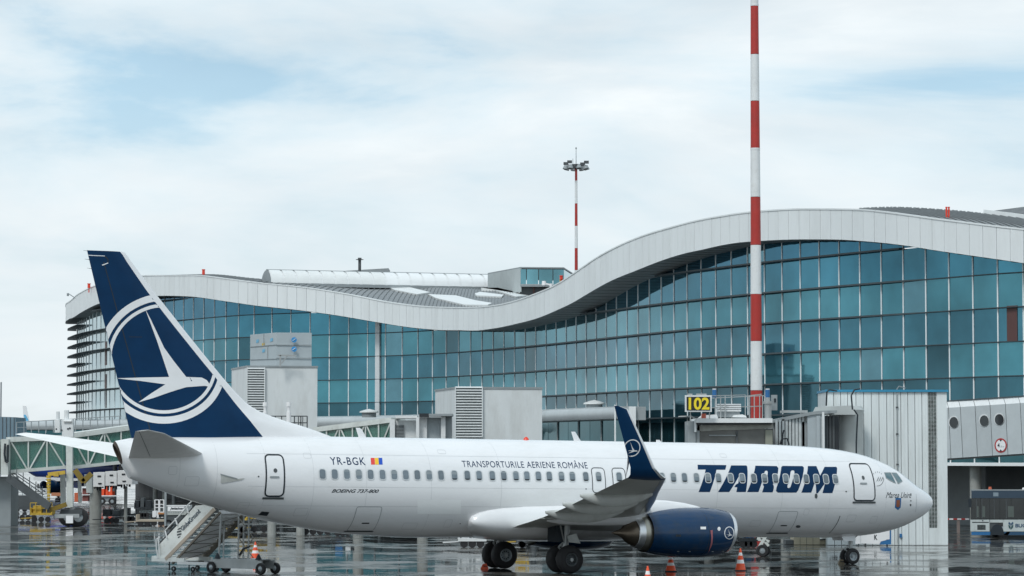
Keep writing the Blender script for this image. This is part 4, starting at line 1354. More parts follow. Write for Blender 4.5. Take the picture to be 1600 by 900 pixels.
# barrel vault rooflight
A_, B2 = P(416, 444, 279), P(768, 451, 288)
dv = (B2 - A_); Lv = dv.length; dv.normalize(); sv = dv.cross(Vector((0, 0, 1))).normalized()
nseg = 18
vault = None
mb = MB(); mb.loft([[A_ + dv * Lv * k + sv * 1.7 * math.cos(a) + Vector((0, 0, 1.42 * math.sin(a) - .04)) for a in np.linspace(0, PI, 13)] for k in (0, 1)], closed=False)
M_VAULT = mat('vault_sheet', (0.78, 0.80, 0.80), 0.3, var=0.03)
mb.build('vault_frame', M_VAULT, term, smooth=True)
for k in range(nseg):
    a0, a1 = Lv * k / nseg + .08, Lv * (k + 1) / nseg - .08
    mb = MB(); mb.loft([[A_ + dv * a + sv * 1.72 * math.cos(q) + Vector((0, 0, 1.45 * math.sin(q))) for q in np.linspace(0.05, PI - .05, 11)] for a in (a0, a1)], closed=False)
    mb.build('vault_panel', M_SKYL if k < 9 else M_VAULT, term, smooth=True)
mb = MB()
mb.add([A_ + sv * 1.7 * math.cos(a) + Vector((0, 0, 1.42 * math.sin(a))) for a in np.linspace(0, PI, 13)], [tuple(range(13))])
mb.build('vault_gable', M_GREY, term)
mb = MB(); mb.bar(A_ - sv * 1.8 - Vector((0, 0, .1)), B2 - sv * 1.8 - Vector((0, 0, .1)), .3, .35)
for side in (-1, 1): mb.bar(A_ + sv * 1.8 * side - Vector((0, 0, .12)), B2 + sv * 1.8 * side - Vector((0, 0, .12)), .25, .3)
mb.bar(A_ + Vector((0, 0, 1.45)), B2 + Vector((0, 0, 1.45)), .12, .1)
mb.build('vault_kerb', M_GREY, term)
# roof plant: glazed box with metal end, flue, low box
q = [P(762, 440, 277), P(813, 440, 268), P(881, 440, 268.5), P(900, 440, 280)]
z0, z1 = 20.4, P(813, 419, 268).z
def wallp(nm, a, b, z0, z1, m, th_=.12, gap=.03, off=0):
    d = (b - a).normalized(); n = Vector((d.y, -d.x, 0))
    if n.dot(a) > 0: n = -n
    a = a + d * gap + n * off; b = b - d * gap + n * off
    mb = MB(); mb.hexa([V3(a, z0), V3(b, z0), V3(b - n * th_, z0), V3(a - n * th_, z0), V3(a, z1), V3(b, z1), V3(b - n * th_, z1), V3(a - n * th_, z1)])
    return mb.build(nm, m, term)
for k in range(5): wallp('plant_room_panel', lerp(q[0], q[1], k / 5), lerp(q[0], q[1], (k + 1) / 5), z0, z1, M_GREY if k < 0 else mat('plant_panel', (0.42, 0.46, 0.46), .5, rnd=.05), gap=.012)
for a, b in ((.0, .14), (.14, .42), (.42, .75), (.75, 1)):
    wallp('plant_room_glass', lerp(q[1], q[2], a), lerp(q[1], q[2], b), z0 + .75, z1 - .1, glass('plant_glass', (.16, .36, .42)), gap=.04)
wallp('plant_room_glass', q[2], q[3], z0 + .75, z1 - .1, glass('plant_glass', (.16, .36, .42)))
mb = MB(); mb.prism([V3(p, z1) for p in (q[0], q[1], q[2], q[3], q[3] + Vector((0, 8, 0)), q[0] + Vector((0, 8, 0)))], (0, 0, .12)); mb.build('plant_room_roof', M_GREY, term)
wallp('plant_room_base', q[1], q[2], z0 - 1, z0 + .72, M_DGREY, off=-.6)
wallp('plant_room_beam', q[1], q[2], z0 + .5, z0 + .73, M_GREY, off=.05)
for px_ in (834, 872): mb = MB(); p = P(px_, 455, 268.8); mb.tube(V3(p, z0 - .4), V3(p, z0 + .6), .12, n=8); mb.build('plant_room_post', M_RB, term)
p = P(562, 424, 300); p2 = P(562, 406, 300)
mb = MB(); mb.tube(p - Vector((0, 0, 1.5)), p2, .16, n=10); mb.tube(p2, p2 + Vector((0, 0, .05)), .42, n=10); mb.tube(p2 + Vector((0, 0, .05)), p2 + Vector((0, 0, .22)), .2, n=10)
mb.build('flue', M_DGREY, term)
a, b = P(540, 424, 304), P(607, 419, 304)
mb = MB(); mb.hexa([(a.x, 304, a.z - 2), (b.x, 304, a.z - 2), (b.x, 308, a.z - 2), (a.x, 308, a.z - 2), (a.x, 304, P(540, 423, 304).z), (b.x, 304, b.z), (b.x, 308, b.z), (a.x, 308, P(540, 423, 304).z)])
mb.build('roof_box', M_GREY, term)
# obstruction lights and cameras on the roof edge
def roof_lamp(px_, py0, py1, Y, w=2.4):
    a, b = P(px_, py1, Y), P(px_, py0, Y); r = w / FPX * Y
    mb = MB(); mb.tube(a - Vector((0, 0, .5)), a, .06, n=6); mb.tube(a, b, r, r * .9, n=10); mb.tube(b, b + Vector((0, 0, .08)), r * 1.15, n=10)
    return mb.build('obstruction_lamp', M_REDB, term)
roof_lamp(318, 422, 429, 284); roof_lamp(139, 444, 450, 306); roof_lamp(1478.8, 325, 330, 186, 1.5); roof_lamp(1482.6, 325, 330, 186, 1.5); roof_lamp(877, 432, 436.5, 236, 2.6); 
mb = MB(); a = P(877, 438.5, 236.2); mb.tube(a - Vector((0, 0, .3)), a + Vector((0, 0, .13)), .15, n=8); mb.build('lamp_base', M_YEL, term)
mb = MB(); c = P(850, 445.5, 238); mb.tube(c, c + Vector((0, 0, .35)), .20, .17, 12); mb.tube(c - Vector((0, 0, .12)), c, .08, .2, 12)
e1 = P(850, 442.5, 238); e2 = P(860, 445, 238); mb.bar(e1, e2, .12); mb.bar(e2 + Vector((0, 0, .1)), P(861, 449.5, 238), .2)
mb.build('security_camera', M_CWHITE, term)
mb = MB(); c = P(106, 462.5, 306); mb.tube(c, c + Vector((0, 0, .3)), .12, n=8); mb.path([c + Vector((0, 0, .3)), P(112, 462, 306), P(118, 466, 306)], .05); mb.build('security_camera', M_GREY, term)
# pieces of roof edge at the far right
a = [P(1546, 330, 205), P(1660, 338, 195), P(1660, 318, 200), P(1600, 323, 203)]
mb = MB(); mb.prism(a, (0, 6, 0)); mb.build('upper_roof', M_ROOFD, term)
mb = MB(); mb.bar(P(1540, 331, 200), P(1660, 345, 195), .5, .3); mb.build('roof_gutter', M_FASC, term)
# fringe of clips along the right-hand roof edge
mb = MB()
for px_ in range(1345, 1600, 6):
    y_ = rbk(px_); p = P(px_, y_ - .5, 214); mb.box(p.x - .08, p.x + .08, p.y, p.y + .2, p.z - .3, p.z + .06)
struct(mb.build('roof_clips', M_GREY, term), 'stuff')

# ================================================================ low gallery along the facade
GZ0, GZ1 = 7.35, 8.35
gal = thing('covered_walkway', 'long silver covered walkway running low along the glass facade', 'walkway', (FAC[NF // 2].x, FAC[NF // 2].y - 6, 0))
def goff(i): return 6.0
gi = [i for i in range(NF) if NPX[i] < 1078]
gp = [FAC[i] + NRM[i] * goff(i) for i in gi]
# smooth the run and carry it on to the left
while gp and proj(V3(gp[-1], 8))[0] < 140: gp.pop()
last = gp[-1]
gp += [Vector((xat(p_, last.y + k), last.y + k, 0)) for p_, k in ((95, 3), (60, 5), (20, 7), (-60, 10))]
def gdir(k):
    a = gp[max(0, k - 1)]; b = gp[min(len(gp) - 1, k + 1)]
    t = (b - a).normalized(); n = Vector((t.y, -t.x, 0))
    return -n if n.dot(gp[k]) > 0 else n
M_TUBE = mat('gallery_metal', (0.52, 0.56, 0.57), 0.38, 0.15, var=0.05, rnd=.04)
rs = []
for k, p in enumerate(gp):
    n = gdir(k)
    rs.append([V3(p - n * 2.5, GZ1), V3(p - n * .5, GZ1 + .02), V3(p - n * .12, GZ1 - .10), V3(p, GZ1 - .35), V3(p, GZ0 + .35), V3(p - n * .15, GZ0 + .08), V3(p - n * .5, GZ0), V3(p - n * 2.5, GZ0)])
for k in range(len(gp) - 1):
    mb = MB(); mb.loft([rs[k], rs[k + 1]], cap0=(k == 0)); mb.build('cladding_section', M_TUBE, gal, smooth=True)
M_GDK = glass('gallery_glass', (0.03, 0.125, 0.15))
for k in range(len(gp) - 1):
    n = gdir(k); n2 = gdir(k + 1)
    a, b = gp[k] - n * 1.0, gp[k + 1] - n2 * 1.0
    d = (b - a).normalized() * .04
    mb = MB(); mb.hexa([V3(a + d, ZBASE), V3(b - d, ZBASE), V3(b - d - n * .04, ZBASE), V3(a + d - n * .04, ZBASE), V3(a + d, GZ0), V3(b - d, GZ0), V3(b - d - n * .04, GZ0), V3(a + d - n * .04, GZ0)])
    mb.build('glass_pane', M_GDK, gal)
    if k % 2 == 0:
        mb = MB(); mb.bar(V3(a + n * .05, ZBASE), V3(a + n * .05, GZ0), .09); mb.build('mullion', M_GREY, gal)
for k in range(0, len(gp) - 3, 6):
    n = gdir(k)
    mb = MB(); mb.bar(V3(gp[k] - n * 1.4, ZBASE + .1), V3(gp[k + 3] - n * 1.4, GZ0), .1)
    mb.tube(V3(gp[k] - n * 1.6, 0), V3(gp[k] - n * 1.6, ZBASE), .2, n=14); mb.build('support_column', M_DGREY, gal)
mb = MB(); n = gdir(0); a = gp[0]
mb.bar(V3(a + n * .02, 3.9), V3(a + n * .02, GZ1 + .12), .12, .12); mb.bar(V3(a - n * 1.4, 3.9), V3(a - n * 1.4, GZ1), .5, .5)
mb.build('end_frame', M_MULL, gal)
mb = MB(); mb.loft([[V3(gp[k] - gdir(k) * .6, ZBASE), V3(gp[k] - gdir(k) * 4, ZBASE), V3(gp[k] - gdir(k) * 4, ZBASE + .2), V3(gp[k] - gdir(k) * .6, ZBASE + .2)] for k in range(len(gp))], cap0=True); mb.build('floor', M_DGREY, gal)
# domed vents on the walkway roof
def vent(px_, py0, py1, w, Y, lab):
    t = thing('roof_vent', lab, 'vent', V3(P(px_, py1, Y), P(px_, py1, Y).z), 'domed vents on the covered walkway')
    c = P(px_, py1, Y); r = w / 2 / FPX * Y; h = (py1 - py0) / FPX * Y
    mb = MB(); mb.lathe(c, (0, 0, 1), [(-.4, r * .75), (.0, r * .75)], 16); mb.build('base', M_GREY, t)
    mb = MB(); mb.lathe(c, (0, 0, 1), [(0, r * .8), (.02, r), (h * .35, r * .98), (h * .75, r * .5), (h * 1.0, .05), (h * 1.02, 0)], 16); mb.build('dome', M_SKYL, t, smooth=True)
vent(576.5, 639, 645, 30, 252, 'pale domed vent on the walkway roof below the white pier')
vent(928.5, 625, 632, 34, 217, 'pale domed vent on the walkway roof behind the winglet')
# bluish plant block at far left
t = thing('roof_plant_block', 'grey blue plant housing on the low roof at the far left', 'plant housing', P(5, 688, 235))
c0, c1 = P(-40, 688, 235), P(24, 650, 235)
mb = MB(); mb.hexa([(c0.x, 235, c0.z), (P(27, 688, 235).x, 235, c0.z), (P(27, 688, 235).x, 240, c0.z), (c0.x, 240, c0.z), (c0.x, 235, c1.z), (c1.x, 235, c1.z - .1), (c1.x, 240, c1.z - .1), (c0.x, 240, c1.z)]); mb.build('housing', mat('blue_grey_panel', (.16, .23, .27), .5), t)
for k in range(5):
    a, b = P(-2 + k * 6, 652, 234.97), P(-2 + k * 6, 687, 234.97); mb = MB(); mb.bar(a, b, .05); mb.build('panel_joint', M_DGREY, t)
mb = MB(); a, b = P(-40, 686, 232), P(48, 686, 232); mb.box(a.x, b.x, 230, 240, a.z - .35, a.z - .05); mb.build('roof_slab', mat('blue_roof', (.14, .23, .31), .4), t)
# ================================================================ masts
def mast(label, px_, Y, bands, w0, w1, group='striped floodlight masts'):
    base = Vector((xat(px_, Y, 5), Y, 0))
    t = thing('floodlight_mast', label, 'mast', base, group)
    zs = [P(px_, b, Y).z for b in bands]
    ztop = zs[0]
    for k in range(len(bands) - 1):
        z1, z0 = zs[k], max(0, zs[k + 1])
        r = lambda z: (w0 + (w1 - w0) * z / ztop) / 2
        mb = MB(); mb.tube((base.x, Y, z0 + .01), (base.x, Y, z1 - .01), r(z0), r(z1), 28, caps=False)
        mb.build('painted_band', M_RED if k % 2 == 0 else M_WPLAIN, t, smooth=True)
    for z in zs[1:-1:3]:
        mb = MB(); mb.tube((base.x, Y, z - .06), (base.x, Y, z + .06), (w0 + (w1 - w0) * z / ztop) / 2 + .012, n=28)
        mb.build('joint_ring', M_WPLAIN, t, smooth=True)
    mb = MB(); mb.tube((base.x, Y, 0), (base.x, Y, .25), w0 * .8, n=20); mb.build('foot_plate', M_CONC, t)
    return t, ztop
def floodhead(t, x, Y, z, s):
    mb = MB(); mb.tube((x, Y, z), (x, Y, z + .5 * s), .55 * s, n=14)
    for k in range(8):
        a = 2 * PI * k / 8; mb.bar((x, Y, z + .3 * s), (x + 1.45 * s * math.cos(a), Y + 1.45 * s * math.sin(a), z + .35 * s), .07)
    mb.build('head_frame', M_DGREY, t)
    for k in range(8):
        a = 2 * PI * (k + .3) / 8; c = Vector((x + 1.25 * s * math.cos(a), Y + 1.25 * s * math.sin(a), z))
        mb = MB(); mb.lathe(c + Vector((0, 0, .35)), (.3 * math.cos(a), .3 * math.sin(a), -1), [(0, .1), (.15, .26), (.5, .34), (.55, .3), (.5, 0)], 12); mb.build('floodlight', M_GREY, t, smooth=True)
    for k in (1, 3, 5, 7):
        a = 2 * PI * k / 8 + .2; c = Vector((x + 1.5 * s * math.cos(a), Y + 1.5 * s * math.sin(a), z + .5))
        mb = MB(); mb.box(c.x - .3, c.x + .3, c.y - .15, c.y + .15, c.z, c.z + .35); mb.build('floodlight', M_DGREY, t)
    mb = MB(); mb.tube((x, Y, z + .5 * s), (x, Y, z + 2.6 * s), .05, .03, 6); mb.tube((x - .4, Y, z + .5 * s), (x - .4, Y, z + 1.2 * s), .03, n=6); mb.tube((x, Y, z + 2.4 * s), (x, Y, z + 2.6 * s), .09, n=6)
    mb.build('aerial_rod', M_GREY, t)
b1 = [8 - 75 * 4 - 60, 8 - 75 * 3 - 0, 8 - 150, 8 - 75, 8, 85, 158, 233, 308, 383, 458, 533, 610, 685, 760, 850]
b1 = [8 - 75 * 4, 8 - 75 * 3, 8 - 150, 8 - 75, 8, 85, 158, 233, 308, 383, 458, 533, 610, 685, 760, 850]
t, zt = mast('thick red and white banded mast standing in front of the glass facade', 1182.5, 168, b1, .80, .36)
floodhead(t, xat(1182.5, 168, 5), 168, zt, 1.0)
b2 = [263, 283, 318, 353, 387, 422, 456, 490, 525, 560, 595, 630, 665, 700, 760]
t, zt = mast('thin distant red and white mast with a floodlight crown behind the roof', 900.8, 345, b2, .62, .30)
floodhead(t, xat(900.8, 345, 5), 345, zt, 1.0)

# ================================================================ plant blocks of the gate bridges
M_BLK = mat('block_panel', (0.70, 0.73, 0.73), 0.5, var=0.04, dirt=(0.42, 0.42, 0.39), dirt_amt=.4, dirt_scale=.8, stretch=(1, 1, .3))
M_BLK2 = mat('block_grey_panel', (0.40, 0.45, 0.47), 0.5, var=0.05)
M_STK = mat('blue_sticker', (0.03, 0.25, 0.55), .4)
def block(name, label, cat, cpx, Y, lpx, Yl, rpx, Yr, ptop, zbot, m, louv=None, cap=True, group=None):
    C_ = P(cpx, ptop, Y); z1 = C_.z
    Lp = Vector((xat(lpx, Yl, z1), Yl, 0)); Rp = Vector((xat(rpx, Yr, z1), Yr, 0)); Cc = V3(C_, 0)
    Bp = Lp + Rp - Cc
    t = thing(name, label, cat, V3(Cc, zbot), group)
    mb = MB()
    mb.prism([V3(p, zbot) for p in (Lp, Cc, Rp, Bp)], (0, 0, z1 - zbot)); mb.build('body', m, t)
    if cap:
        c = (Lp + Rp) / 2; e = [c + (p - c) * 1.015 for p in (Lp, Cc, Rp, Bp)]
        mb = MB(); mb.prism([V3(p, z1) for p in e], (0, 0, .14)); mb.build('roof_cap', M_GREY, t)
    if louv:
        a, b, py0, py1 = louv
        d = (Rp - Cc).normalized(); n = Vector((d.y, -d.x, 0)); n = -n if n.dot(Cc) > 0 else n
        ta = (xat(a, Y, z1) - Cc.x) / d.x; tb = (xat(b, Y, z1) - Cc.x) / d.x
        za, zb = P(a, py1, Y).z, P(a, py0, Y).z
        A, B_ = Cc + d * ta + n * .12, Cc + d * tb + n * .12
        mb = MB(); mb.hexa([V3(A, za), V3(B_, za), V3(B_ - n * .1, za), V3(A - n * .1, za), V3(A, zb), V3(B_, zb), V3(B_ - n * .1, zb), V3(A - n * .1, zb)]); mb.build('louvre_back', mat('louvre_shade', (.16, .18, .185), .6), t)
        z = za
        while z < zb - .06:
            mb = MB(); mb.hexa([V3(A + n * .12, z), V3(B_ + n * .12, z), V3(B_, z + .07), V3(A, z + .07), V3(A + n * .12, z + .03), V3(B_ + n * .12, z + .03), V3(B_, z + .10), V3(A, z + .10)])
            mb.build('louvre_slat', M_BLK, t); z += .19
        mb = MB()
        for q in (A, B_): mb.bar(V3(q + n * .06, za), V3(q + n * .06, zb), .07, .16)
        mb.build('louvre_frame', M_BLK, t)
    return t, Cc, Lp, Rp, z1
t, C1, L1_, R1_, z1 = block('bridge_plant_block', 'big white plant block with louvre strip right behind the tail fillet', 'plant housing', 386, 215, 362, 222, 496, 216, 574, 3.2, M_BLK, (386, 413, 574, 650), group='white plant blocks beside the gates')
for p in (C1, R1_, L1_): 
    mb = MB(); q = V3(p, 0) + (Vector((C1.x + 3, C1.y + 4, 0)) - V3(p, 0)) * .2; mb.tube(q, V3(q, 3.2), .22, n=14); mb.build('support_column', M_DGREY, t, smooth=True)
mb = MB(); a = P(438, 573, 214.6); mb.bar(a, P(438, 555, 214.6), .12); mb.bar(P(434, 555, 214.6), P(463, 556, 214.6), .12); mb.bar(P(440, 568, 214.6), P(449, 556, 214.6), .08); mb.build('davit', M_GALV, t)
t2, C2, L2_, R2_, z2 = block('ventilation_box', 'smaller grey box with round blue stickers on top of the white plant block', 'plant housing', 432, 217, 391, 221, 487, 217.5, 519.5, z1 + .15, M_BLK2, None, cap=False)
def stick(t, px_, py_, Y, r, m=M_STK, nm='sticker'):
    c = P(px_, py_, Y); rr = r / FPX * Y
    mb = MB(); mb.tube(c, c + Vector((0, .02, 0)), rr, n=18); return mb.build(nm, m, t)
for a, b in ((459.5, 531), (459.5, 545.5)):
    s_ = stick(t2, a, b, 216.93, 4.2)
    c = P(a, b, 216.90); mb = MB(); mb.bar(c + Vector((-.12, 0, -.08)), c + Vector((.12, 0, .1)), .05, .03); mb.build('sticker_mark', M_CWHITE, t2)
M_STK2 = mat('faded_sticker', (0.16, 0.42, 0.60), .5)
def onleft(px_, py_, C_, L_, off=.03):
    d = ray(px_, py_); e = (L_ - C_); n = Vector((e.y, -e.x, 0)).normalized()
    n = -n if n.dot(C_) > 0 else n
    k = ((C_ + n * off).dot(n)) / (d.dot(n)); return Vector((d.x * k, d.y * k, CAMH + d.z * k))
for a, b, m_ in ((402, 533, M_STK2), (424, 531, M_STK2), (411.5, 548, M_STK2), (411, 538.5, M_YEL)):
    mb = MB(); mb.add([onleft(a + dx, b + dy, C2, L2_) for dx, dy in ((-2, 3), (2, 2), (2.3, -3), (-1.6, -2))], [(0, 1, 2, 3)]); mb.build('sticker', m_, t2)
for a, b, c_, d_ in ((391, 542, 432, 538.5), (391, 562, 432, 560.5), (412, 521.6, 412, 540), (418, 540, 418, 560)):
    mb = MB(); mb.bar(onleft(a, b, C2, L2_), onleft(c_, d_, C2, L2_), .06, .04); mb.build('panel_joint', M_GREY, t2)
for py_ in (539, 559.5):
    mb = MB(); mb.bar(P(432.5, py_, 216.95), P(486.5, py_, 217.4), .05, .05); mb.build('panel_joint', M_GREY, t2)
t, C3, L3_, R3_, z3 = block('bridge_plant_block', 'big white plant block with wide louvre strip above the middle of the fuselage', 'plant housing', 713, 195, 680, 203, 847, 196, 607.5, 3.2, M_BLK, (711, 753, 604, 683), group='white plant blocks beside the gates')
for p in (C3, R3_, L3_): 
    mb = MB(); q = V3(p, 0) + (Vector((C3.x + 3, C3.y + 4, 0)) - V3(p, 0)) * .2; mb.tube(q, V3(q, 3.2), .22, n=14); mb.build('support_column', M_DGREY, t, smooth=True)

# railing with two white lamps between the fin fillet and the block
def rail(t, p0, p1, n, h=1.1, m=M_GALV, nm='railing', mid=True, r=.03):
    for k in range(n):
        a = lerp(p0, p1, k / (n - 1)); mb = MB(); mb.bar(a, a + Vector((0, 0, h)), r * 2); mb.build(nm + '_post', m, t)
    for hh in ((h, h * .5) if mid else (h,)):
        mb = MB(); mb.bar(p0 + Vector((0, 0, hh)), p1 + Vector((0, 0, hh)), r * 2); mb.build(nm + '_bar', m, t)
tp = thing('service_platform', 'dark railed service platform with two white posts before the first plant block', 'platform', V3(P(440, 690, 165), 0))
p0, p1 = P(400, 672, 165), P(480, 674, 165)
mb = MB(); mb.box(p0.x - 2, p1.x, 165, 167, p0.z - .25, p0.z); mb.build('deck', M_GREY, tp)
p0.z = p1.z = P(440, 671, 165).z
rail(tp, p0, p1, 9, .78, M_DGREY)
mb = MB(); mb.box(p1.x - 1.2, p1.x - .1, 164.95, 165.0, p1.z - .5, p1.z + .05); mb.build('cage_back', M_DGREY, tp)
for k in range(5):
    x0 = p1.x - 1.0 + k * .25; mb = MB(); mb.bar((x0, 164.8, p1.z - .6), (x0, 164.8, p1.z + .8), .05); mb.build('cage_bar', M_DGREY, tp)
for a in (414, 451):
    c = P(a, 655, 164.6); mb = MB(); mb.tube(c - Vector((0, 0, .5)), c + Vector((0, 0, .45)), .16, .13, 12); mb.tube(c + Vector((0, 0, .45)), c + Vector((0, 0, .85)), .09, n=8); mb.tube(c + Vector((0, 0, .75)), c + Vector((0, 0, 1.0)), .14, n=10); mb.build('lamp_post', M_CWHITE, tp, smooth=True)
mb = MB(); mb.tube((xat(425, 166), 166, 0), (xat(425, 166), 166, p0.z), .25, n=12); mb.tube((xat(470, 166), 166, 0), (xat(470, 166), 166, p0.z), .25, n=12); mb.build('support_column', M_CONC, tp)

# ================================================================ glazed truss bridges
def tinted(name, col, tr=.55):
    m = bpy.data.materials.new(name); m.use_nodes = True; b = m.node_tree.nodes['Principled BSDF']
    t_ = m.node_tree
    n = t_.nodes.new('ShaderNodeTexNoise'); n.inputs['Scale'].default_value = .8; n.inputs['Detail'].default_value = 3
    co = t_.nodes.new('ShaderNodeTexCoord'); t_.links.new(co.outputs['Object'], n.inputs['Vector'])
    mx = t_.nodes.new('ShaderNodeMixRGB'); mx.inputs[1].default_value = (col[0] * .7, col[1] * .8, col[2] * .8, 1); mx.inputs[2].default_value = (col[0] * 1.3, col[1] * 1.2, col[2] * 1.2, 1)
    t_.links.new(n.outputs[0], mx.inputs[0]); t_.links.new(mx.outputs[0], b.inputs['Base Color'])
    b.inputs['Roughness'].default_value = .05; b.inputs['Alpha'].default_value = tr; b.inputs['Specular IOR Level'].default_value = .7
    return m
M_TINT = tinted('green_tinted_glass', (0.10, 0.26, 0.21), .5)
M_TRUSS = mat('truss_white', (0.62, 0.65, 0.62), .45, var=.06, dirt=(.3, .3, .26), dirt_amt=.4)
def truss(t, A0, A1, B0, B1, n, depth=2.4, beam=.22):
    """A0/A1 bottom and top at the near end, B0/B1 bottom and top at the other end"""
    dv_ = (B0 - A0); dv_.z = 0; dv_.normalize(); nn = Vector((-dv_.y, dv_.x, 0)); nn = nn if nn.y > 0 else -nn
    for k in range(n):
        a0, a1, b0, b1 = lerp(A0, B0, k / n), lerp(A1, B1, k / n), lerp(A0, B0, (k + 1) / n), lerp(A1, B1, (k + 1) / n)
        for o, nm in ((0, 'glass_pane'), (depth, 'glass_pane')):
            mb = MB(); d = dv_ * .04; q = nn * (.08 + o)
            mb.hexa([a0 + d + q, b0 - d + q, b0 - d + q + nn * .03, a0 + d + q + nn * .03, a1 + d + q, b1 - d + q, b1 - d + q + nn * .03, a1 + d + q + nn * .03]); mb.build(nm, M_TINT, t)
            w = .09 if o == 0 else .07
            mb = MB(); mb.bar(a0 + nn * o, a1 + nn * o, w, w, up=(0, 1, 0)); mb.build('post', M_TRUSS, t)
            mb = MB()
            if k % 2 == 0: mb.bar(a1 + nn * o + d, b0 + nn * o - d, w, w, up=(0, 1, 0))
            else: mb.bar(a0 + nn * o + d, b1 + nn * o - d, w, w, up=(0, 1, 0))
            mb.build('diagonal_brace', M_TRUSS, t)
    for o in (0, depth):
        for p, q in ((A0, B0), (A1, B1)):
            mb = MB(); mb.bar(p + nn * o, q + nn * o, beam, beam); mb.build('chord_beam', M_TRUSS, t)
    mb = MB(); mb.hexa([A0 + Vector((0, 0, -.12)), B0 + Vector((0, 0, -.12)), B0 + nn * depth + Vector((0, 0, -.12)), A0 + nn * depth + Vector((0, 0, -.12)), A0 + Vector((0, 0, .06)) + nn * .1, B0 + Vector((0, 0, .06)) + nn * .1, B0 + nn * depth + Vector((0, 0, .06)), A0 + nn * depth + Vector((0, 0, .06))]); mb.build('floor', M_GREY, t)
    mb = MB(); mb.hexa([A1 + Vector((0, 0, .02)) - nn * .1, B1 + Vector((0, 0, .02)) - nn * .1, B1 + nn * depth + Vector((0, 0, .02)), A1 + nn * depth + Vector((0, 0, .02)), A1 + Vector((0, 0, .22)) - nn * .1, B1 + Vector((0, 0, .22)) - nn * .1, B1 + nn * depth + Vector((0, 0, .22)), A1 + nn * depth + Vector((0, 0, .22))]); mb.build('roof', M_TRUSS, t)
    return nn
lb = thing('boarding_bridge', 'green glass boarding bridge with white trusses under the tailplane', 'boarding bridge', V3(P(105, 735, 188), 0), 'glazed boarding bridges')
truss(lb, P(15, 737, 187), P(15, 688, 187), P(102.5, 730, 188), P(102.5, 684.5, 188), 3)
truss(lb, P(112, 730.5, 189.4), P(112, 682, 189.4), P(240, 717, 192), P(240, 664.5, 192), 5, 2.0)
mb = MB(); a = P(2, 742, 186.6); b = P(14, 686, 186.6); mb.box(a.x, b.x, 186.4, 189.4, a.z, b.z); mb.build('end_portal', M_TRUSS, lb)
mb = MB(); a = P(-25, 742, 187.5); b = P(2, 687, 187.5); mb.box(a.x, b.x, 187.0, 190, a.z, b.z); mb.build('rotunda_wall', M_TRUSS, lb)
mb = MB(); mb.path([P(8, 693, 186.2), P(7, 710, 186.2), P(9, 722, 186.2), P(12, 722, 186.2), P(12.5, 695, 186.2)], .07); mb.build('cable_loop', M_BLACK, lb)
mb = MB(); a = P(0, 785, 189); b = P(19, 745, 189); mb.box(a.x - 3, b.x, 188.6, 191.5, 0, b.z); mb.build('pedestal', M_GREY, lb)
# lifting column
mb = MB(); a = P(109.5, 793, 186.5); mb.bar(P(108.5, 680, 186.5), a, .42, .42); mb.build('lift_column', M_TRUSS, lb)
mb = MB(); mb.bar(P(106, 655, 186.5), P(106.5, 683, 186.5), .74, .5); mb.bar(P(90, 656, 187), P(90, 676, 187), .34, .34); mb.tube(P(104, 641, 186.6), P(104, 655, 186.6), .16, n=8); mb.tube(P(90.5, 643, 187), P(90.5, 656, 187), .12, n=8)
mb.tube(P(100, 658, 186.2), P(112, 658, 186.2), .1, n=8); mb.build('lift_head', M_WPLAIN, lb)
mb = MB(); 
for a, b in ((96, 672), (106, 670), (109, 669), (88, 670.5)):
    c = P(a, b, 186.2); mb.tube(c, c + Vector((0, .05, 0)), .06, n=8)
mb.build('bolt_hole', M_BLACK, lb)
mb = MB(); mb.bar(P(140, 770, 190), P(139, 742, 190), .38); mb.bar(P(99, 788, 190.5), P(98, 740, 190.5), .32); mb.bar(P(125, 786, 191), P(124, 740, 191), .22); mb.build('column', M_TRUSS, lb)
# yellow tapered cable chain and yellow struts
for k in range(11):
    y0, y1 = 743 + k * 4.9, 743 + (k + 1) * 4.9 - .8
    w0_, w1_ = 7.6 - k * .42, 7.6 - (k + 1) * .42
    mb = MB(); a, b = P(76, y0, 185.5), P(76, y1, 185.5); mb.tube(a, b, w0_ / 2 * 185 / FPX, w1_ / 2 * 185 / FPX, 10); mb.build('cable_chain_link', M_YEL, lb)
mb = MB(); mb.bar(P(75, 741, 186), P(102, 738, 186), .18, .25); mb.bar(P(84, 741, 186), P(92, 741, 186), .3, .3); mb.build('cable_arm', M_YEL, lb)
mb = MB(); mb.bar(P(117, 734, 186), P(131, 753, 186), .34, .34); mb.bar(P(130, 753, 186), P(143, 740, 186), .34, .34); mb.build('yellow_brace', mat('dull_yellow', (.22, .15, .02), .6, dirt=(.05, .04, .02), dirt_amt=.5), lb)
mb = MB(); mb.bar(P(78, 797, 185.8), P(104, 788, 185.8), .25, .3); mb.build('yellow_brace', MATS['dull_yellow'], lb)
# service stair
mb = MB(); mb.bar(P(12, 746, 186.2), P(78, 792, 184.8), .16, .5); mb.build('stair_stringer', M_DGREY, lb)
for k in range(3):
    mb = MB(); mb.bar(P(18 + k * 5, 741 - k * .5, 186.1), P(66 + k * 3, 777 - k * 4, 185), .05); mb.build('stair_rail', M_DGREY, lb)
for k in range(6):
    mb = MB(); a = P(16 + k * 10, 748 + k * 7, 186); mb.bar(a, a + Vector((0, 0, 1.0)), .05); mb.build('stair_post', M_DGREY, lb)
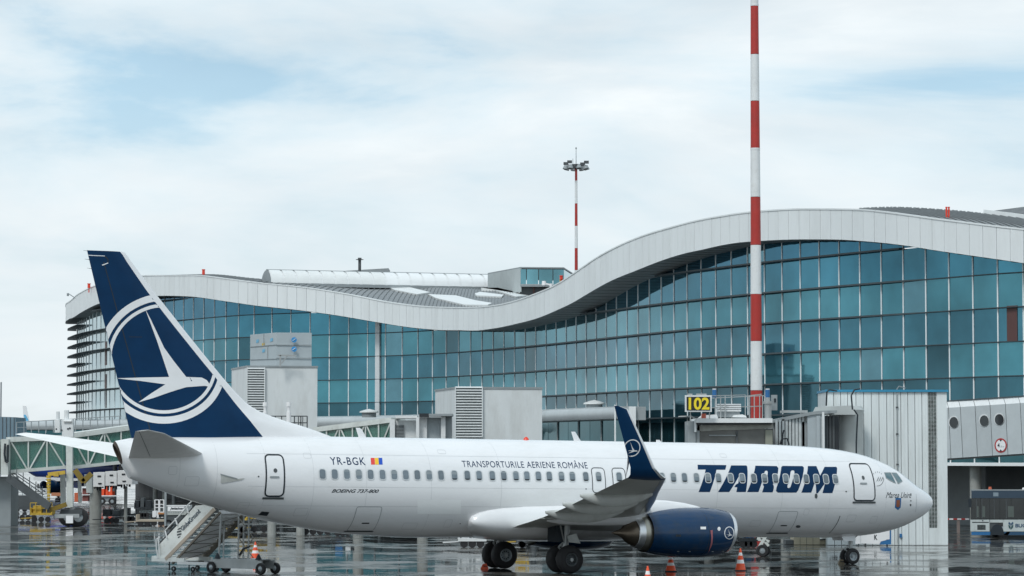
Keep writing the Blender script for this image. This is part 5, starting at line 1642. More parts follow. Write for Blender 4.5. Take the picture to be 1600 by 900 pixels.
# bogie with wheels
def wheel_thing(parent, x, Y, r, w, nm='wheel', ax='y'):
    mb = MB(); d = (0, 1, 0)
    mb.lathe((x, Y, r), d, [(-w / 2, r * .5), (-w / 2, r * .9), (-w / 2 + .03, r), (w / 2 - .03, r), (w / 2, r * .9), (w / 2, r * .5)], 24)
    o = mb.build(nm, M_TYRE, parent, smooth=True)
    mb = MB(); mb.lathe((x, Y, r), d, [(-w / 2 + .02, 0), (-w / 2 + .02, r * .2), (-w / 2 + .04, r * .5), (w / 2 - .04, r * .5), (w / 2 - .02, 0)], 16); mb.build('hub', M_RIM, o, smooth=True)
    return o
for px_ in (103, 124): wheel_thing(lb, xat(px_, 186.3), 186.3 + (px_ < 110) * 1.2, .62, .42)
wheel_thing(lb, xat(116, 188), 188.2, .62, .42)
mb = MB(); mb.bar(P(84, 806.5, 185.6), P(124, 806, 185.6), .18, .30); mb.bar(P(96, 800, 186.4), P(130, 800, 186.4), .8, .35); mb.tube(P(116, 800, 186.5), P(116, 792, 186.5), .45, .3, 14); mb.build('bogie_frame', M_DGREY, lb)
mb = MB(); mb.bar(P(85, 806.5, 185.4), P(124, 806, 185.4), .05, .26); mb.build('bogie_beam', M_GALV, lb)
mb = MB(); mb.box(P(103, 811, 185.2).x, P(114, 811, 185.2).x, 185.2, 185.3, .25, .75); mb.build('warning_plate', M_CWHITE, lb)

# hanging white cabinet under the tail end
cb = thing('hanging_cabinet', 'white panelled cabinet hanging below the bridge next to the tail cone', 'cabinet', V3(P(176, 748, 196), 0))
for k, (a, b) in enumerate(((145, 164), (164, 183), (183, 207))):
    p = P(a, 0, 196).x; y0_ = 738 - k * 1.5; y1_ = 760.5 - k * 1.8
    A, B_ = P(a, y1_, 196), P(b, y0_, 196)
    mb = MB(); mb.box(A.x + .02, B_.x - .02, 196, 199, A.z, B_.z); mb.build('panel', M_CWHITE, cb)
    for q, r in ((a + 10, y0_ + 6), (a + 11, y1_ - 5)):
        c = P(q, r, 195.98); mb = MB(); mb.box(c.x - .12, c.x + .12, 195.96, 196, c.z - .05, c.z + .05); mb.build('latch', M_DARK, cb)
mb = MB(); mb.box(P(140, 0, 197).x, P(145.5, 0, 197).x, 196.5, 199, P(142, 760, 197).z, P(142, 741, 197).z); mb.build('side_rack', M_GREY, cb)
mb = MB()
for k in range(14):
    c = P(148 + k * 4.2, 761 - k * .4, 196.3); mb.tube(c, c - Vector((0, 0, .12 + .1 * (k % 3))), .07, n=6)
struct(mb.build('cable_stubs', M_DARK, cb), 'stuff')
for px_ in (150, 197): mb = MB(); mb.tube((xat(px_, 197.5), 197.5, 0), (xat(px_, 197.5), 197.5, P(150, 760, 196).z), .42 if px_ == 150 else .12, n=18); mb.build('support_column', M_CONC, cb, smooth=True)

# middle bridge behind the fuselage crown
mbg = thing('boarding_bridge', 'sloping glass boarding bridge ending in a white cabin behind the fuselage crown', 'boarding bridge', V3(P(600, 700, 180), 0), 'glazed boarding bridges')
truss(mbg, P(490, 712, 186), P(490, 673, 186), P(612, 703, 184), P(612, 657.5, 184), 6, 2.2)
def slab(t, nm, m, a, b, py0, py1, Y, D=2.5):
    A, B_ = P(a, py1, Y), P(b, py0, Y); mb = MB(); mb.box(A.x, B_.x, Y, Y + D, A.z, B_.z); return mb.build(nm, m, t)
slab(mbg, 'cabin_wall', M_BLK, 613, 650, 657, 715, 183, 3)
slab(mbg, 'cabin_frame', M_WPLAIN, 609, 617, 655, 715, 182.6, .4)
slab(mbg, 'louvre_back', M_DARK, 618, 631, 664, 684, 182.9, .1)
for k in range(9): slab(mbg, 'louvre_slat', M_GREY, 618, 631, 664.5 + k * 2.2, 665.6 + k * 2.2, 182.8, .1)
slab(mbg, 'cabin_frame', M_WPLAIN, 650, 655, 652, 715, 182, .6)
slab(mbg, 'cabin_head', M_WPLAIN, 618, 652, 649.5, 653.5, 182.2, 3)
slab(mbg, 'sliding_door', M_BLK2, 667, 693, 652, 715, 183, .3)
slab(mbg, 'cabin_frame', M_WPLAIN, 655, 667, 652, 715, 182.6, .5)
slab(mbg, 'cabin_frame', M_WPLAIN, 689, 696, 651, 715, 182.4, .5)
slab(mbg, 'cabin_side', M_GREY, 696, 706, 650, 715, 183, 1)
slab(mbg, 'dark_roller', M_DARK, 655, 670, 646, 651.5, 182, 1)
slab(mbg, 'canopy', M_GREY, 670, 707, 646.5, 650, 181.8, 3)
mb = MB(); mb.bar(P(561, 672, 181), P(568, 684, 181), .35, .12, up=(0, 1, 0)); mb.build('white_strut', M_CWHITE, mbg)
mb = MB(); mb.tube((xat(560, 186), 186, 0), (xat(560, 186), 186, 4.9), .35, n=14); mb.tube((xat(660, 184), 184.5, 0), (xat(660, 184), 184.5, 4.9), .35, n=14); mb.build('support_column', M_CONC, mbg)

# ================================================================ gate 102
g = thing('boarding_bridge', 'grey boarding bridge cab with corrugated tunnel topped by the yellow 102 sign', 'boarding bridge', V3(P(1190, 868, 131), 0))
YG = 140
M_CABW = mat('cab_window', (0.10, 0.105, 0.10), .15, .1, var=.3, scale=1.0)
slab(g, 'cab_roof', M_WPLAIN, 1087, 1207, 653.5, 660.5, YG - .4, 3.6)
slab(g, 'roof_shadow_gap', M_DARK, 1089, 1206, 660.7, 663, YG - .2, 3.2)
slab(g, 'cab_window', M_CABW, 1093, 1208, 670, 700, YG + .3, .1)
mb = MB()
pts = [(1090, 664.5), (1208, 662.5), (1208, 669), (1160, 671.5), (1128, 672), (1096, 674), (1089, 672)]
mb.prism([P(a, b, YG + .1) for a, b in pts], (0, .15, 0)); mb.build('canopy_fabric', mat('canopy_fabric', (.30, .30, .27), .8, var=.2, scale=3, bump=.6, bscale=5), g)
slab(g, 'cab_post', M_GREY, 1075, 1087, 658, 716, YG, 2.5)
slab(g, 'cab_post', M_WPLAIN, 1085, 1088, 656, 675, YG - .2, .2)
slab(g, 'cab_post', M_GREY, 1088, 1093, 664, 700, YG + .1, .3)
slab(g, 'window_bar', M_GREY, 1108, 1152, 679.5, 681, YG + .2, .1)
slab(g, 'window_bar', M_DGREY, 1150, 1153, 674, 700, YG + .2, .1)
slab(g, 'cab_floor', M_GREY, 1075, 1215, 712, 718, YG, 3)
slab(g, 'inner_panel', mat('inner_beige', (.26, .27, .22), .6), 1196, 1207, 672, 700, YG + .15, .1)
# sign
slab(g, 'sign_frame', M_WPLAIN, 1070.5, 1112, 617.5, 643.5, YG - 1.0, .25)
slab(g, 'sign_face', mat('sign_black', (0.012, 0.014, 0.013), .4), 1073, 1109.5, 620, 641, YG - 1.04, .05)
me = fit_box(flat_text('102', 0, 1.0, .03), 1076, 1108.5, 640.3, 621)
to_plane('sign_number', me, lambda u, v: P(u, v, YG - 1.06), mat('sign_yellow', (0.85, 0.66, 0.02), .4), g)
slab(g, 'sign_post', M_GALV, 1078, 1079.5, 643, 658, YG - .8, .08); slab(g, 'sign_post', M_GALV, 1108, 1109.5, 643, 655, YG - .8, .08)
for a, b in ((1075, 1082), (1088, 1104)): slab(g, 'sign_bracket', M_GALV, a, b, 615, 617.3, YG - .9, .1)
mb = MB(); mb.path([P(1060, 651, YG - .5), P(1080, 650.5, YG - .5), P(1086, 654, YG - .5)], .035); mb.path([P(1074, 658, YG - .5), P(1074, 664, YG - .5)], .03); mb.build('conduit', M_GALV, g)
# roof railing, motors, air conditioner
for y_ in (617.5, 636):
    mb = MB(); mb.bar(P(1112, y_ + 1, YG), P(1165, y_ - .5, YG + 1), .045); mb.bar(P(1165, y_ - .5 + (2 if y_ < 630 else 0), YG + 1), P(1190, y_ - 1.5, YG + .6), .045); mb.build('railing_bar', M_GALV, g)
mb = MB(); mb.bar(P(1112, 622, YG + 2.4), P(1196, 618, YG + 2.4), .04); mb.build('railing_bar', M_GALV, g)
for px_ in (1117.5, 1126, 1133, 1164.5, 1171, 1178.5, 1187, 1191.5):
    mb = MB(); mb.bar(P(px_, 653.5, YG + .3), P(px_, 618, YG + .3), .045); mb.build('railing_post', M_GALV, g)
for k in range(4): slab(g, 'unit_slat', M_SILVER if k % 2 == 0 else M_WPLAIN, 1121.5, 1158, 631 + k * 3.2, 633.2 + k * 3.2, YG + .5, 1.0)
slab(g, 'air_conditioner', M_GREY, 1123, 1156, 631, 652, YG + .62, 1.0)
mb = MB(); mb.prism([P(a, b, YG + .1) for a, b in ((1144, 652), (1147, 648.5), (1160, 647.5), (1165, 649.5), (1167, 652.5))], (0, .8, 0)); mb.build('duct_hood', M_WPLAIN, g)
mb = MB(); mb.prism([P(a, b, YG + .2) for a, b in ((1091, 654), (1097, 649), (1120, 647.5), (1122, 653.5))], (0, .8, 0)); mb.build('duct_hood', M_WPLAIN, g)
mb = MB(); c = P(1099.5, 651, YG - .1); mb.tube(c - Vector((0, 0, .1)), c + Vector((0, 0, .15)), .12, n=10); mb.build('beacon', mat('beacon_red', (.45, .08, .04), .3), g)
for px_, w_ in ((1116.2, 3.4), (1199.3, 3.6)):
    c = P(px_, 621, YG + .2); mb = MB(); mb.tube(c, P(px_, 609, YG + .2), w_ / FPX * YG, n=14); mb.build('blue_motor', M_BLUEM, g, smooth=True)
    mb = MB(); q = P(px_, 609, YG + .2); mb.tube(q, q + Vector((0, 0, .06)), w_ * .9 / FPX * YG, n=14); mb.build('motor_cap', M_SILVER, g)
mb = MB(); mb.tube(P(1200, 654, YG + .2), P(1200, 628, YG + .2), 5.5 / FPX * YG, n=16); mb.tube(P(1200, 631, YG + .2), P(1200, 627, YG + .2), 7.5 / FPX * YG, n=16); mb.tube(P(1199.5, 627, YG + .2), P(1199.5, 621, YG + .2), 4 / FPX * YG, n=12); mb.build('lift_cylinder', M_GALV, g, smooth=True)
slab(g, 'control_cabinet', M_GREY, 1206, 1214.5, 617, 641, YG + 1, .4); slab(g, 'cabinet_door', M_BLACK, 1209.5, 1212.5, 622.5, 628.5, YG + .95, .05)
# corrugated telescopic tunnel
M_CORR = mat('corrugated_panel', (0.56, 0.60, 0.60), .45, .1, var=.08, dirt=(.2, .2, .18), dirt_amt=.35)
for k in range(11):
    a = 1212 + k * 5.2; yt = 657 - k * 1.0
    slab(g, 'corrugation', M_CORR, a, a + 3.3, yt, 716, YG + 2.2 + (k * .05), .35)
slab(g, 'tunnel_wall', M_GREY, 1207, 1270, 659, 716, YG + 2.6, 2.5)
mb = MB(); mb.prism([P(a, b, YG + 2.3) for a, b in ((1207, 656), (1262, 644.5), (1278, 642), (1308, 641), (1308, 645), (1270, 648), (1207, 661))], (0, 2.8, 0)); mb.build('tunnel_roof', M_GREY, g)
slab(g, 'tunnel_wall', M_BLK2, 1262, 1289, 646, 716, YG + 2.4, 2.5); slab(g, 'tunnel_post', M_WPLAIN, 1285, 1288, 644, 716, YG + 2.2, .3)
slab(g, 'tunnel_gap', M_DARK, 1289, 1311, 650, 716, YG + 3, 2); slab(g, 'tunnel_post', M_BLK2, 1276, 1281, 650, 716, YG + 2.3, .2)
for k in range(3): slab(g, 'folded_shutter', M_DGREY, 1291 + k * 5, 1294 + k * 5, 649, 716, YG + 2.9, .1)
slab(g, 'roof_ledge', M_GALV, 1223, 1262, 641, 645, YG + 3, 1.5)
mb = MB(); c = P(1324, 716, 145); mb.lathe((c.x + .1, c.y + 1.2, c.z), (0, 0, 1), [(0, .88), (P(0, 650, 145).z - c.z, .88), (P(0, 640, 145).z - c.z, .95), (P(0, 634, 145).z - c.z, .80), (P(0, 633, 145).z - c.z, 0)], 32); mb.build('rotunda', mat('rotunda_metal', (.50, .53, .52), .4, .3), g, smooth=True)
mb = MB(); mb.hexa([P(1268, 648, 144), P(1337, 648, 144), P(1337, 648, 147), P(1268, 648, 147), P(1274, 636, 144), P(1333, 633.5, 144), P(1333, 633.5, 147), P(1274, 636, 147)]); mb.build('rotunda_roof', mat('rotunda_metal', (.5, .53, .52)), g)
for pts in ([(1291, 634), (1292, 612), (1296, 609), (1308, 611)], [(1332, 640), (1330, 618), (1335, 609), (1344, 607.5)], [(1219, 694), (1222, 686), (1230, 685), (1233, 695)], [(1222, 695), (1223, 678), (1225, 672)], [(1334, 640), (1340, 648), (1338, 690), (1338, 716)]):
    mb = MB(); mb.path([P(a, b, YG + 1.9) for a, b in pts], .04, 6); mb.build('cable', M_BLACK, g)
# support leg and wheel
mb = MB(); mb.bar(P(1190, 716, 131.5), P(1190, 845, 131.5), .32); mb.bar(P(1196, 838, 131), P(1186, 856, 131), .14); mb.bar(P(1183, 841, 131), P(1202, 846, 131), .12); mb.bar(P(1188, 838, 131), P(1201, 853, 131), .12); mb.bar(P(1190, 716, 131.5), P(1150, 716, 141), .4); mb.build('support_leg', M_TRUSS, g)
for dx in (0, .45): wheel_thing(g, xat(1190, 131) + dx * .3, 131 + dx, .28, .3)
# tower
M_TOW = mat('tower_cladding', (0.72, 0.77, 0.77), .42, var=.03, rnd=.03, dirt=(.36, .38, .36), dirt_amt=.35, dirt_scale=.9, stretch=(1.5, 1, .25))
YT = ground_Y(852)
tw = thing('stair_tower', 'tall white clad stair tower with blue roof edge behind the aircraft nose', 'tower', V3(P(1430, 852, YT), 0))
ZT = P(1400, 612.5, YT).z
edges = [1292, 1303, 1314, 1325, 1338, 1350, 1362, 1374, 1386, 1397, 1408, 1419, 1430, 1441, 1450.5]
def tx(px_): return xat(px_, YT, 5)
for a, b in zip(edges[:-1], edges[1:]):
    x0, x1 = tx(a) + .015, tx(b) - .015
    mb = MB(); mb.box(x0, x1, YT, YT + .25, 0.02, ZT)
    mb.build('cladding_panel', M_TOW, tw)
    mb = MB(); mb.box((x0 + x1) / 2 - .03, (x0 + x1) / 2 + .03, YT - .014, YT, .02, ZT); mb.build('panel_rib', M_TOW, tw)
mb = MB(); mb.box(tx(1292) - .02, tx(1480), YT + .2, YT + 4, 0, ZT); mb.build('tower_core', M_TOW, tw)
mb = MB(); mb.box(tx(1465), tx(1480) , YT - .0, YT + .2, 0.02, ZT); mb.build('cladding_panel', M_TOW, tw)
zb_ = P(1457, 825, YT).z
mb = MB(); mb.box(tx(1450.5), tx(1465), YT, YT + .2, 0.02, zb_); mb.build('cladding_panel', M_TOW, tw)
n = 34
hh = (ZT - zb_) / n
for k in range(n):
    for j in range(3):
        x0 = tx(1450.5) + .03 + j * (tx(1465) - tx(1450.5) - .06) / 3; x1 = x0 + (tx(1465) - tx(1450.5) - .06) / 3 - .025
        mb = MB(); mb.box(x0, x1, YT + .03, YT + .1, zb_ + k * hh + .015, zb_ + (k + 1) * hh - .015); mb.build('glass_brick', mat('glass_brick', (.10, .12, .115), .12, var=.3, rnd=.35), tw)
mb = MB(); mb.box(tx(1450.5), tx(1465), YT + .06, YT + .2, zb_, ZT); mb.build('brick_mortar', M_BLK, tw)
mb = MB(); mb.box(tx(1290), tx(1482), YT - .12, YT + 4.1, ZT, ZT + .12); mb.build('roof_edge', mat('roof_edge_blue', (.03, .25, .42), .4), tw)
mb = MB(); mb.bar((tx(1402), YT - .06, .1), (tx(1402), YT - .06, ZT + .15), .06); mb.path([(tx(1402), YT - .06, ZT + .15), (tx(1405), YT - .1, ZT + .3), (tx(1416), YT, ZT + .2)], .03); mb.build('downpipe', M_GREY, tw)
mb = MB()
for z in (1, 2.6, 4.2, 5.8, 7.2): mb.box(tx(1402) - .06, tx(1402) + .06, YT - .1, YT, z, z + .08)
mb.build('pipe_bracket', M_DGREY, tw)
mb = MB(); mb.box(tx(1404.5), tx(1408), YT - .1, YT, P(0, 840, YT).z, P(0, 834, YT).z); mb.build('socket_box', M_BLUE, tw)
# K board at the foot of the tower
kb = thing('stand_board', 'white and blue board with a black letter K at the foot of the tower', 'sign', V3(P(1365, 851, YT - 1.5), 0))
YK = YT - 1.5
pk = lambda a, b: P(a, b, YK)
mb = MB(); mb.prism([pk(*q) for q in ((1345, 831), (1390, 829), (1390, 842), (1386, 843), (1376, 846), (1374, 850), (1345, 849))], (0, .05, 0)); mb.build('board', M_CWHITE, kb)
mb = MB(); mb.prism([pk(*q) for q in ((1390.3, 827), (1392.5, 827), (1392.5, 850.8), (1374.5, 850.8), (1376.5, 846.2), (1390.3, 842.5))], (0, .06, 0)); mb.build('blue_edge', M_BLUE, kb)
mb = MB(); mb.prism([pk(*q) for q in ((1337, 834), (1344.4, 831), (1344.4, 849.5), (1336.5, 850))], (0, .05, 0)); mb.build('board', M_CWHITE, kb)
me = fit_box(flat_text('K', 0, 1, .02), 1366, 1371, 843.5, 835.5)
to_plane('board_letter', me, lambda u, v: P(u, v, YK - .02), M_BLACK, kb)
for px_ in (1341, 1352, 1385): mb = MB(); mb.bar((xat(px_, YK), YK + .1, 0), (xat(px_, YK), YK + .1, 1.0), .06); mb.build('leg', M_DGREY, kb)

# ================================================================ clad bridge with portholes at right
pg = thing('porthole_walkway', 'grey clad raised walkway with round portholes at the right edge', 'walkway', V3(P(1540, 700, 166), 0))
YA, YB = 169, 163
def pgx(px_, py_, off=0.0):
    t = (px_ - 1470) / 130; Y = YA + (YB - YA) * t + off; return P(px_, py_, Y)
seam_t = [1466, 1482, 1500.5, 1523.5, 1547, 1571, 1594, 1620, 1648]
for a, b in zip(seam_t[:-1], seam_t[1:]):
    for (dt, db, nm) in (((627.4, 637, 'top_panel'), (715, 637, 'side_panel'), 0)[:2] and ((0, 9.5, 'top_panel'), (9.5, 88.5, 'side_panel'))):
        yt = lambda x: 627.8 - (x - 1479) * .065
        sk = lambda d: (d - 9.5) * .05
        q = [pgx(a + .35 + sk(db), yt(a) + db), pgx(b - .35 + sk(db), yt(b) + db), pgx(b - .35 + sk(dt), yt(b) + dt), pgx(a + .35 + sk(dt), yt(a) + dt)]
        bk = Vector((.02, .15, 0))
        if nm == 'top_panel': q[2] = q[2] + Vector((0, .5, 0)); q[3] = q[3] + Vector((0, .5, 0))
        mb = MB(); mb.hexa([q[0], q[1], q[1] + bk, q[0] + bk, q[3], q[2], q[2] + bk, q[3] + bk]); mb.build(nm, M_TUBE if nm == 'side_panel' else M_WPLAIN, pg)
yt = lambda x: 627.8 - (x - 1479) * .065
mb = MB(); mb.hexa([pgx(1466, yt(1466) + 89, .12), pgx(1648, yt(1648) + 89, .12), pgx(1648, yt(1648) + 89, 3), pgx(1466, yt(1466) + 89, 3), pgx(1466, yt(1466) + .5, .6), pgx(1648, yt(1648) + .5, .6), pgx(1648, yt(1648) + .5, 3), pgx(1466, yt(1466) + .5, 3)]); mb.build('core', M_DGREY, pg)
mb = MB(); mb.hexa([pgx(1466, yt(1466) + 91.5, .3), pgx(1648, yt(1648) + 91.5, .3), pgx(1648, yt(1648) + 91.5, 3), pgx(1466, yt(1466) + 91.5, 3), pgx(1466, yt(1466) + 88.6, .02), pgx(1648, yt(1648) + 88.6, .02), pgx(1648, yt(1648) + 88.6, 3), pgx(1466, yt(1466) + 88.6, 3)]); mb.build('underside_edge', M_GREY, pg)
mb = MB(); mb.hexa([pgx(1466, yt(1466) - .2, .4), pgx(1648, yt(1648) - .2, .4), pgx(1648, yt(1648) - .2, 3), pgx(1466, yt(1466) - .2, 3), pgx(1466, yt(1466) - 2, .4), pgx(1648, yt(1648) - 2, .4), pgx(1648, yt(1648) - 2, 3), pgx(1466, yt(1466) - 2, 3)]); mb.build('roof_edge', M_DGREY, pg)
for c, cy in ((1489.8, 659.5), (1537.3, 657), (1560.8, 655), (1608, 652)):
    mb = MB(); mb.prism([pgx(c + 8 * math.cos(a), cy + 9.8 * math.sin(a), -.012) for a in np.linspace(0, 2 * PI, 29)[:-1]], (0, -.05, 0)); f_ = mb.build('porthole_frame', M_WPLAIN, pg)
    mb = MB(); mb.prism([pgx(c + 6.9 * math.cos(a) + .4, cy + 8.6 * math.sin(a) + .6, -.07) for a in np.linspace(0, 2 * PI, 29)[:-1]], (0, -.01, 0)); mb.build('porthole_glass', mat('porthole_glass', (.02, .03, .035), .08, var=.3), f_)
hs = thing('height_limit_sign', 'round red rimmed height limit sign reading 4 on the porthole walkway', 'sign', pgx(1563.5, 696, -.02))
for r_, m_, o in ((9.6, mat('sign_red', (.45, .03, .03), .4), -.02), (7.6, M_CWHITE, -.05)):
    mb = MB(); mb.prism([pgx(1563.5 + r_ * math.cos(a), 696 + r_ * 1.18 * math.sin(a), o) for a in np.linspace(0, 2 * PI, 33)[:-1]], (0, -.02, 0)); mb.build('sign_disc', m_, hs)
me = fit_box(flat_text('4', 0, 1, .02), 1558.3, 1562, 699, 692.5); to_plane('sign_digit', me, lambda u, v: pgx(u, v, -.08), M_BLACK, hs)
me = fit_box(flat_text('.20 m', 0, 1, 0), 1562.8, 1568.8, 699, 696.3); to_plane('sign_digit', me, lambda u, v: pgx(u, v, -.08), M_GREY, hs)
for s_ in (-1, 1):
    mb = MB(); mb.add([pgx(1563.5 - 2.2, 696 + s_ * 9, -.08), pgx(1563.5 + 2.2, 696 + s_ * 9, -.08), pgx(1563.5, 696 + s_ * 6, -.08)], [(0, 1, 2)]); mb.build('sign_arrow', M_BLACK, hs)
# red and white barrier
br = thing('boom_barrier', 'thin red and white barrier pole in front of the undercroft column', 'barrier', V3(P(1497, 830, 172), 0))
for k in range(6):
    mb = MB(); mb.bar(P(1477 + k * 6.2, 811, 172), P(1477 + (k + 1) * 6.2, 811 + .1, 172), .09); mb.build('boom_section', M_RED if k % 2 == 0 else M_CWHITE, br)
mb = MB(); mb.box(P(1496, 830, 172).x, P(1500, 830, 172).x, 172, 172.3, 0, P(1497, 811, 172).z); mb.build('post', mat('barrier_post', (.25, .2, .18), .6), br)

# ================================================================ bus
YBUS = ground_Y(840)
bus = thing('airport_bus', 'white and blue airport bus with a round fronted window band parked under the walkway', 'bus', V3(P(1560, 840, YBUS), 0))
def bp_(a, b, off=0.0): return P(a, b, YBUS + off)
def bpan(nm, m, a, b, y0, y1, off=0.0, D=.05, par=None):
    A, B_ = bp_(a, y1, off), bp_(b, y0, off); mb = MB(); mb.box(A.x, B_.x, YBUS + off, YBUS + off + D, A.z, B_.z); return mb.build(nm, m, par or bus)
Wd = 2.6
ring = []
for o_ in (0.04, Wd):
    ring.append([bp_(a, b).copy() + Vector(((o_ > 1) * .47, o_, 0)) for a, b in ((1518, 835), (1517.2, 812), (1518.6, 779), (1519.5, 768.5), (1522, 766.5), (1750, 766.5), (1750, 835))])
M_BUSW = mat('bus_white', (.52, .57, .56), .35, dirt=(.25, .25, .23), dirt_amt=.4)
mb = MB(); mb.loft(ring, cap0=True, cap1=True); mb.build('body', M_DGREY, bus)
bpan('roof_band', mat('bus_roof_blue', (.03, .055, .085), .35), 1518, 1750, 766.8, 778.3, .0, .03)
bpan('roof_rail', M_GREY, 1518, 1750, 764.8, 766.6, .02, .3)
M_BWIN = mat('bus_window', (.010, .014, .015), .12, var=.4, scale=1.2, coat=.5)
for a, b in ((1516.9, 1532), (1532.6, 1546), (1546.6, 1562), (1562.6, 1580), (1580.6, 1600), (1600.6, 1625), (1626, 1650)):
    bpan('window', M_BWIN, a, b, 778.6, 810.6, -.01, .04)
for a in (1525.5, 1534, 1553, 1572): bpan('window_bar', M_DGREY, a, a + .8, 780, 810, -.02, .02)
for a, b in ((1526, 1529), (1535, 1539), (1575, 1584)): bpan('seat_back', mat('seen_interior', (.09, .11, .10), .5), a, b, 791, 808, -.016, .01)
bpan('side_panel', M_BUSW, 1516.5, 1546, 812, 830.4, -.01, .04); bpan('side_panel', M_BUSW, 1567.5, 1750, 812, 830.4, -.01, .04)
bpan('wheel_panel', M_BUSW, 1547, 1567, 812, 816.5, -.01, .04)
bpan('skirt', M_BLUE, 1518, 1550, 831, 836, -.005, .04); bpan('skirt', mat('skirt_dark_blue', (.02, .07, .14), .4), 1568, 1750, 831, 836, -.005, .04)
mb = MB()
c = bp_(1558, 831); mb.prism([Vector((c.x + .38 * 0 + .42 * math.cos(a) * .95, YBUS - .012, c.z - .18 + .62 * math.sin(a))) for a in np.linspace(0, PI, 15)], (0, .03, 0)); mb.build('wheel_arch', M_BLACK, bus)
o = wheel_thing(bus, bp_(1559, 0).x, YBUS + .12, .44, .25)
wheel_thing(bus, bp_(1558, 0).x, YBUS + 2.3, .44, .25)
bpan('front_vent', M_BLACK, 1519, 1545, 815.5, 817, -.014, .02); bpan('badge', M_BLACK, 1534.5, 1536.5, 812.8, 814.5, -.014, .02)
bpan('photo_print', mat('print_dark', (.05, .06, .06), .5, var=.8, scale=9), 1527, 1540, 820, 828, -.014, .02)
bpan('windshield_mirror', M_BLACK, 1513.5, 1518, 779, 793, -.25, .2); bpan('destination_panel', mat('faded_panel', (.22, .28, .32), .5), 1552, 1560, 769.5, 775.5, -.012, .02)
mb = MB(); c = bp_(1547, 766, .8); mb.tube(c, c + Vector((0, 0, .2)), .12, .08, 10); mb.build('beacon', mat('bus_beacon', (.5, .1, .04), .3), bus)
mb = MB(); c = bp_(1600, 765, .8); mb.tube(c, c + Vector((0, 0, .12)), .12, .08, 10); mb.build('roof_hatch', M_CWHITE, bus)
M_LOGO = mat('logo_teal', (.012, .07, .08), .4)
for s_ in (-1, 1):
    pts = [(0.35, 7), (.35, 2.5), (3.6, -1.4), (3.9, 1.2), (3.0, 4.2)]; mb = MB(); mb.add([bp_(1579.5 + s_ * a, 820.5 + b, -.022) for a, b in pts], [tuple(range(5))]); mb.build('emblem_leaf', M_LOGO, bus)
    pts = [(.35, 1.2), (.3, -3), (3.2, -5.4), (4, -2.6)]; mb = MB(); mb.add([bp_(1579.5 + s_ * a, 820.5 + b, -.022) for a, b in pts], [tuple(range(4))]); mb.build('emblem_leaf', MATS['skirt_dark_blue'], bus)
me = fit_box(flat_text('BUCHAREST', 0, 1.0, .03), 1586.5, 1636, 824.2, 818.3); to_plane('bus_lettering', me, lambda u, v: bp_(u, v, -.022), MATS['skirt_dark_blue'], bus)
# ================================================================ mobile stairs
ST0 = Vector((xat(247, 114.6), 114.6, 0))
sa = Vector((.80, -.60, 0)); sw = Vector((.60, .80, 0))
stairs = thing('passenger_steps', 'white towable passenger steps with lettered side panel under the tail', 'steps', ST0)
def onp(px_, py_, off=0.0):
    """point on the vertical plane through the near stringer, moved 'off' metres across the stair"""
    o_ = ST0 + sw * off; n = sw; d = ray(px_, py_); c = Vector((0, 0, CAMH))
    k = (o_ - c).dot(n) / d.dot(n); return c + d * k
M_STW = mat('steps_white', (.80, .83, .80), .45, var=.05, dirt=(.3, .26, .2), dirt_amt=.45, dirt_scale=3)
M_STR = mat('steps_brown_steel', (.18, .16, .13), .6, var=.2, dirt=(.3, .28, .25), dirt_amt=.5, dirt_scale=6)
pan = [(247, 873), (260, 873), (334, 797), (332, 788), (305, 790), (247.5, 852)]
mb = MB(); mb.prism([onp(*q) for q in pan], sw * .05); mb.build('side_panel', M_STW, stairs)
mb = MB(); mb.bar(onp(259, 874, -.03), onp(335, 795.5, -.03), .07, .14); mb.build('panel_edge', mat('rust_edge', (.5, .42, .34), .6), stairs)
mb = MB(); mb.bar(onp(247.5, 851.5, .02), onp(305.5, 789, .02), .05, .05); mb.build('panel_rail', M_DARK, stairs)
WST = 1.6
A, B_ = onp(268, 873), onp(338, 798)
# tread and riser pairs seen from behind
n = 13
for k in range(n):
    p = lerp(A, B_, (k + .3) / n)
    q = p - Vector((0, 0, .02))
    up = Vector((0, 0, (B_.z - A.z) / n)); fw = V3(B_ - A, 0) / n
    mb = MB(); mb.hexa([q, q + sw * WST, q + sw * WST + fw, q + fw, q + Vector((0, 0, .03)), q + sw * WST + Vector((0, 0, .03)), q + sw * WST + fw + Vector((0, 0, .03)), q + fw + Vector((0, 0, .03))]); mb.build('tread', M_STW, stairs)
    if True:
        mb = MB(); r0 = q + fw * .96; mb.hexa([r0 + sw * .1, r0 + sw * (WST - .05), r0 + sw * (WST - .05) + fw * .08, r0 + sw * .1 + fw * .08, r0 + sw * .1 + up * .92, r0 + sw * (WST - .05) + up * .92, r0 + sw * (WST - .05) + up * .92 + fw * .08, r0 + sw * .1 + up * .92 + fw * .08]); mb.build('riser', M_CWHITE, stairs)
for k in range(5):
    p = lerp(A, B_, (k + .2) / 5.2); q = lerp(A, B_, (k + 1.2) / 5.2)
    mb = MB(); dn = Vector((0, 0, -.22)); mb.bar(p + dn + sw * .08, q + dn + sw * WST, .022); mb.build('cross_brace', M_STR, stairs)
    mb = MB(); mb.bar(p + dn + sw * WST, p + dn + sw * .08, .03); mb.build('cross_brace', M_STR, stairs)
for off, hh_ in ((.06, .08), (WST + .04, .24)):
    mb = MB(); mb.bar(A + sw * off - Vector((0, 0, .2)), B_ + sw * off - Vector((0, 0, .2)) + (B_ - A) * .07, .08, hh_); mb.build('stringer', M_STR, stairs)
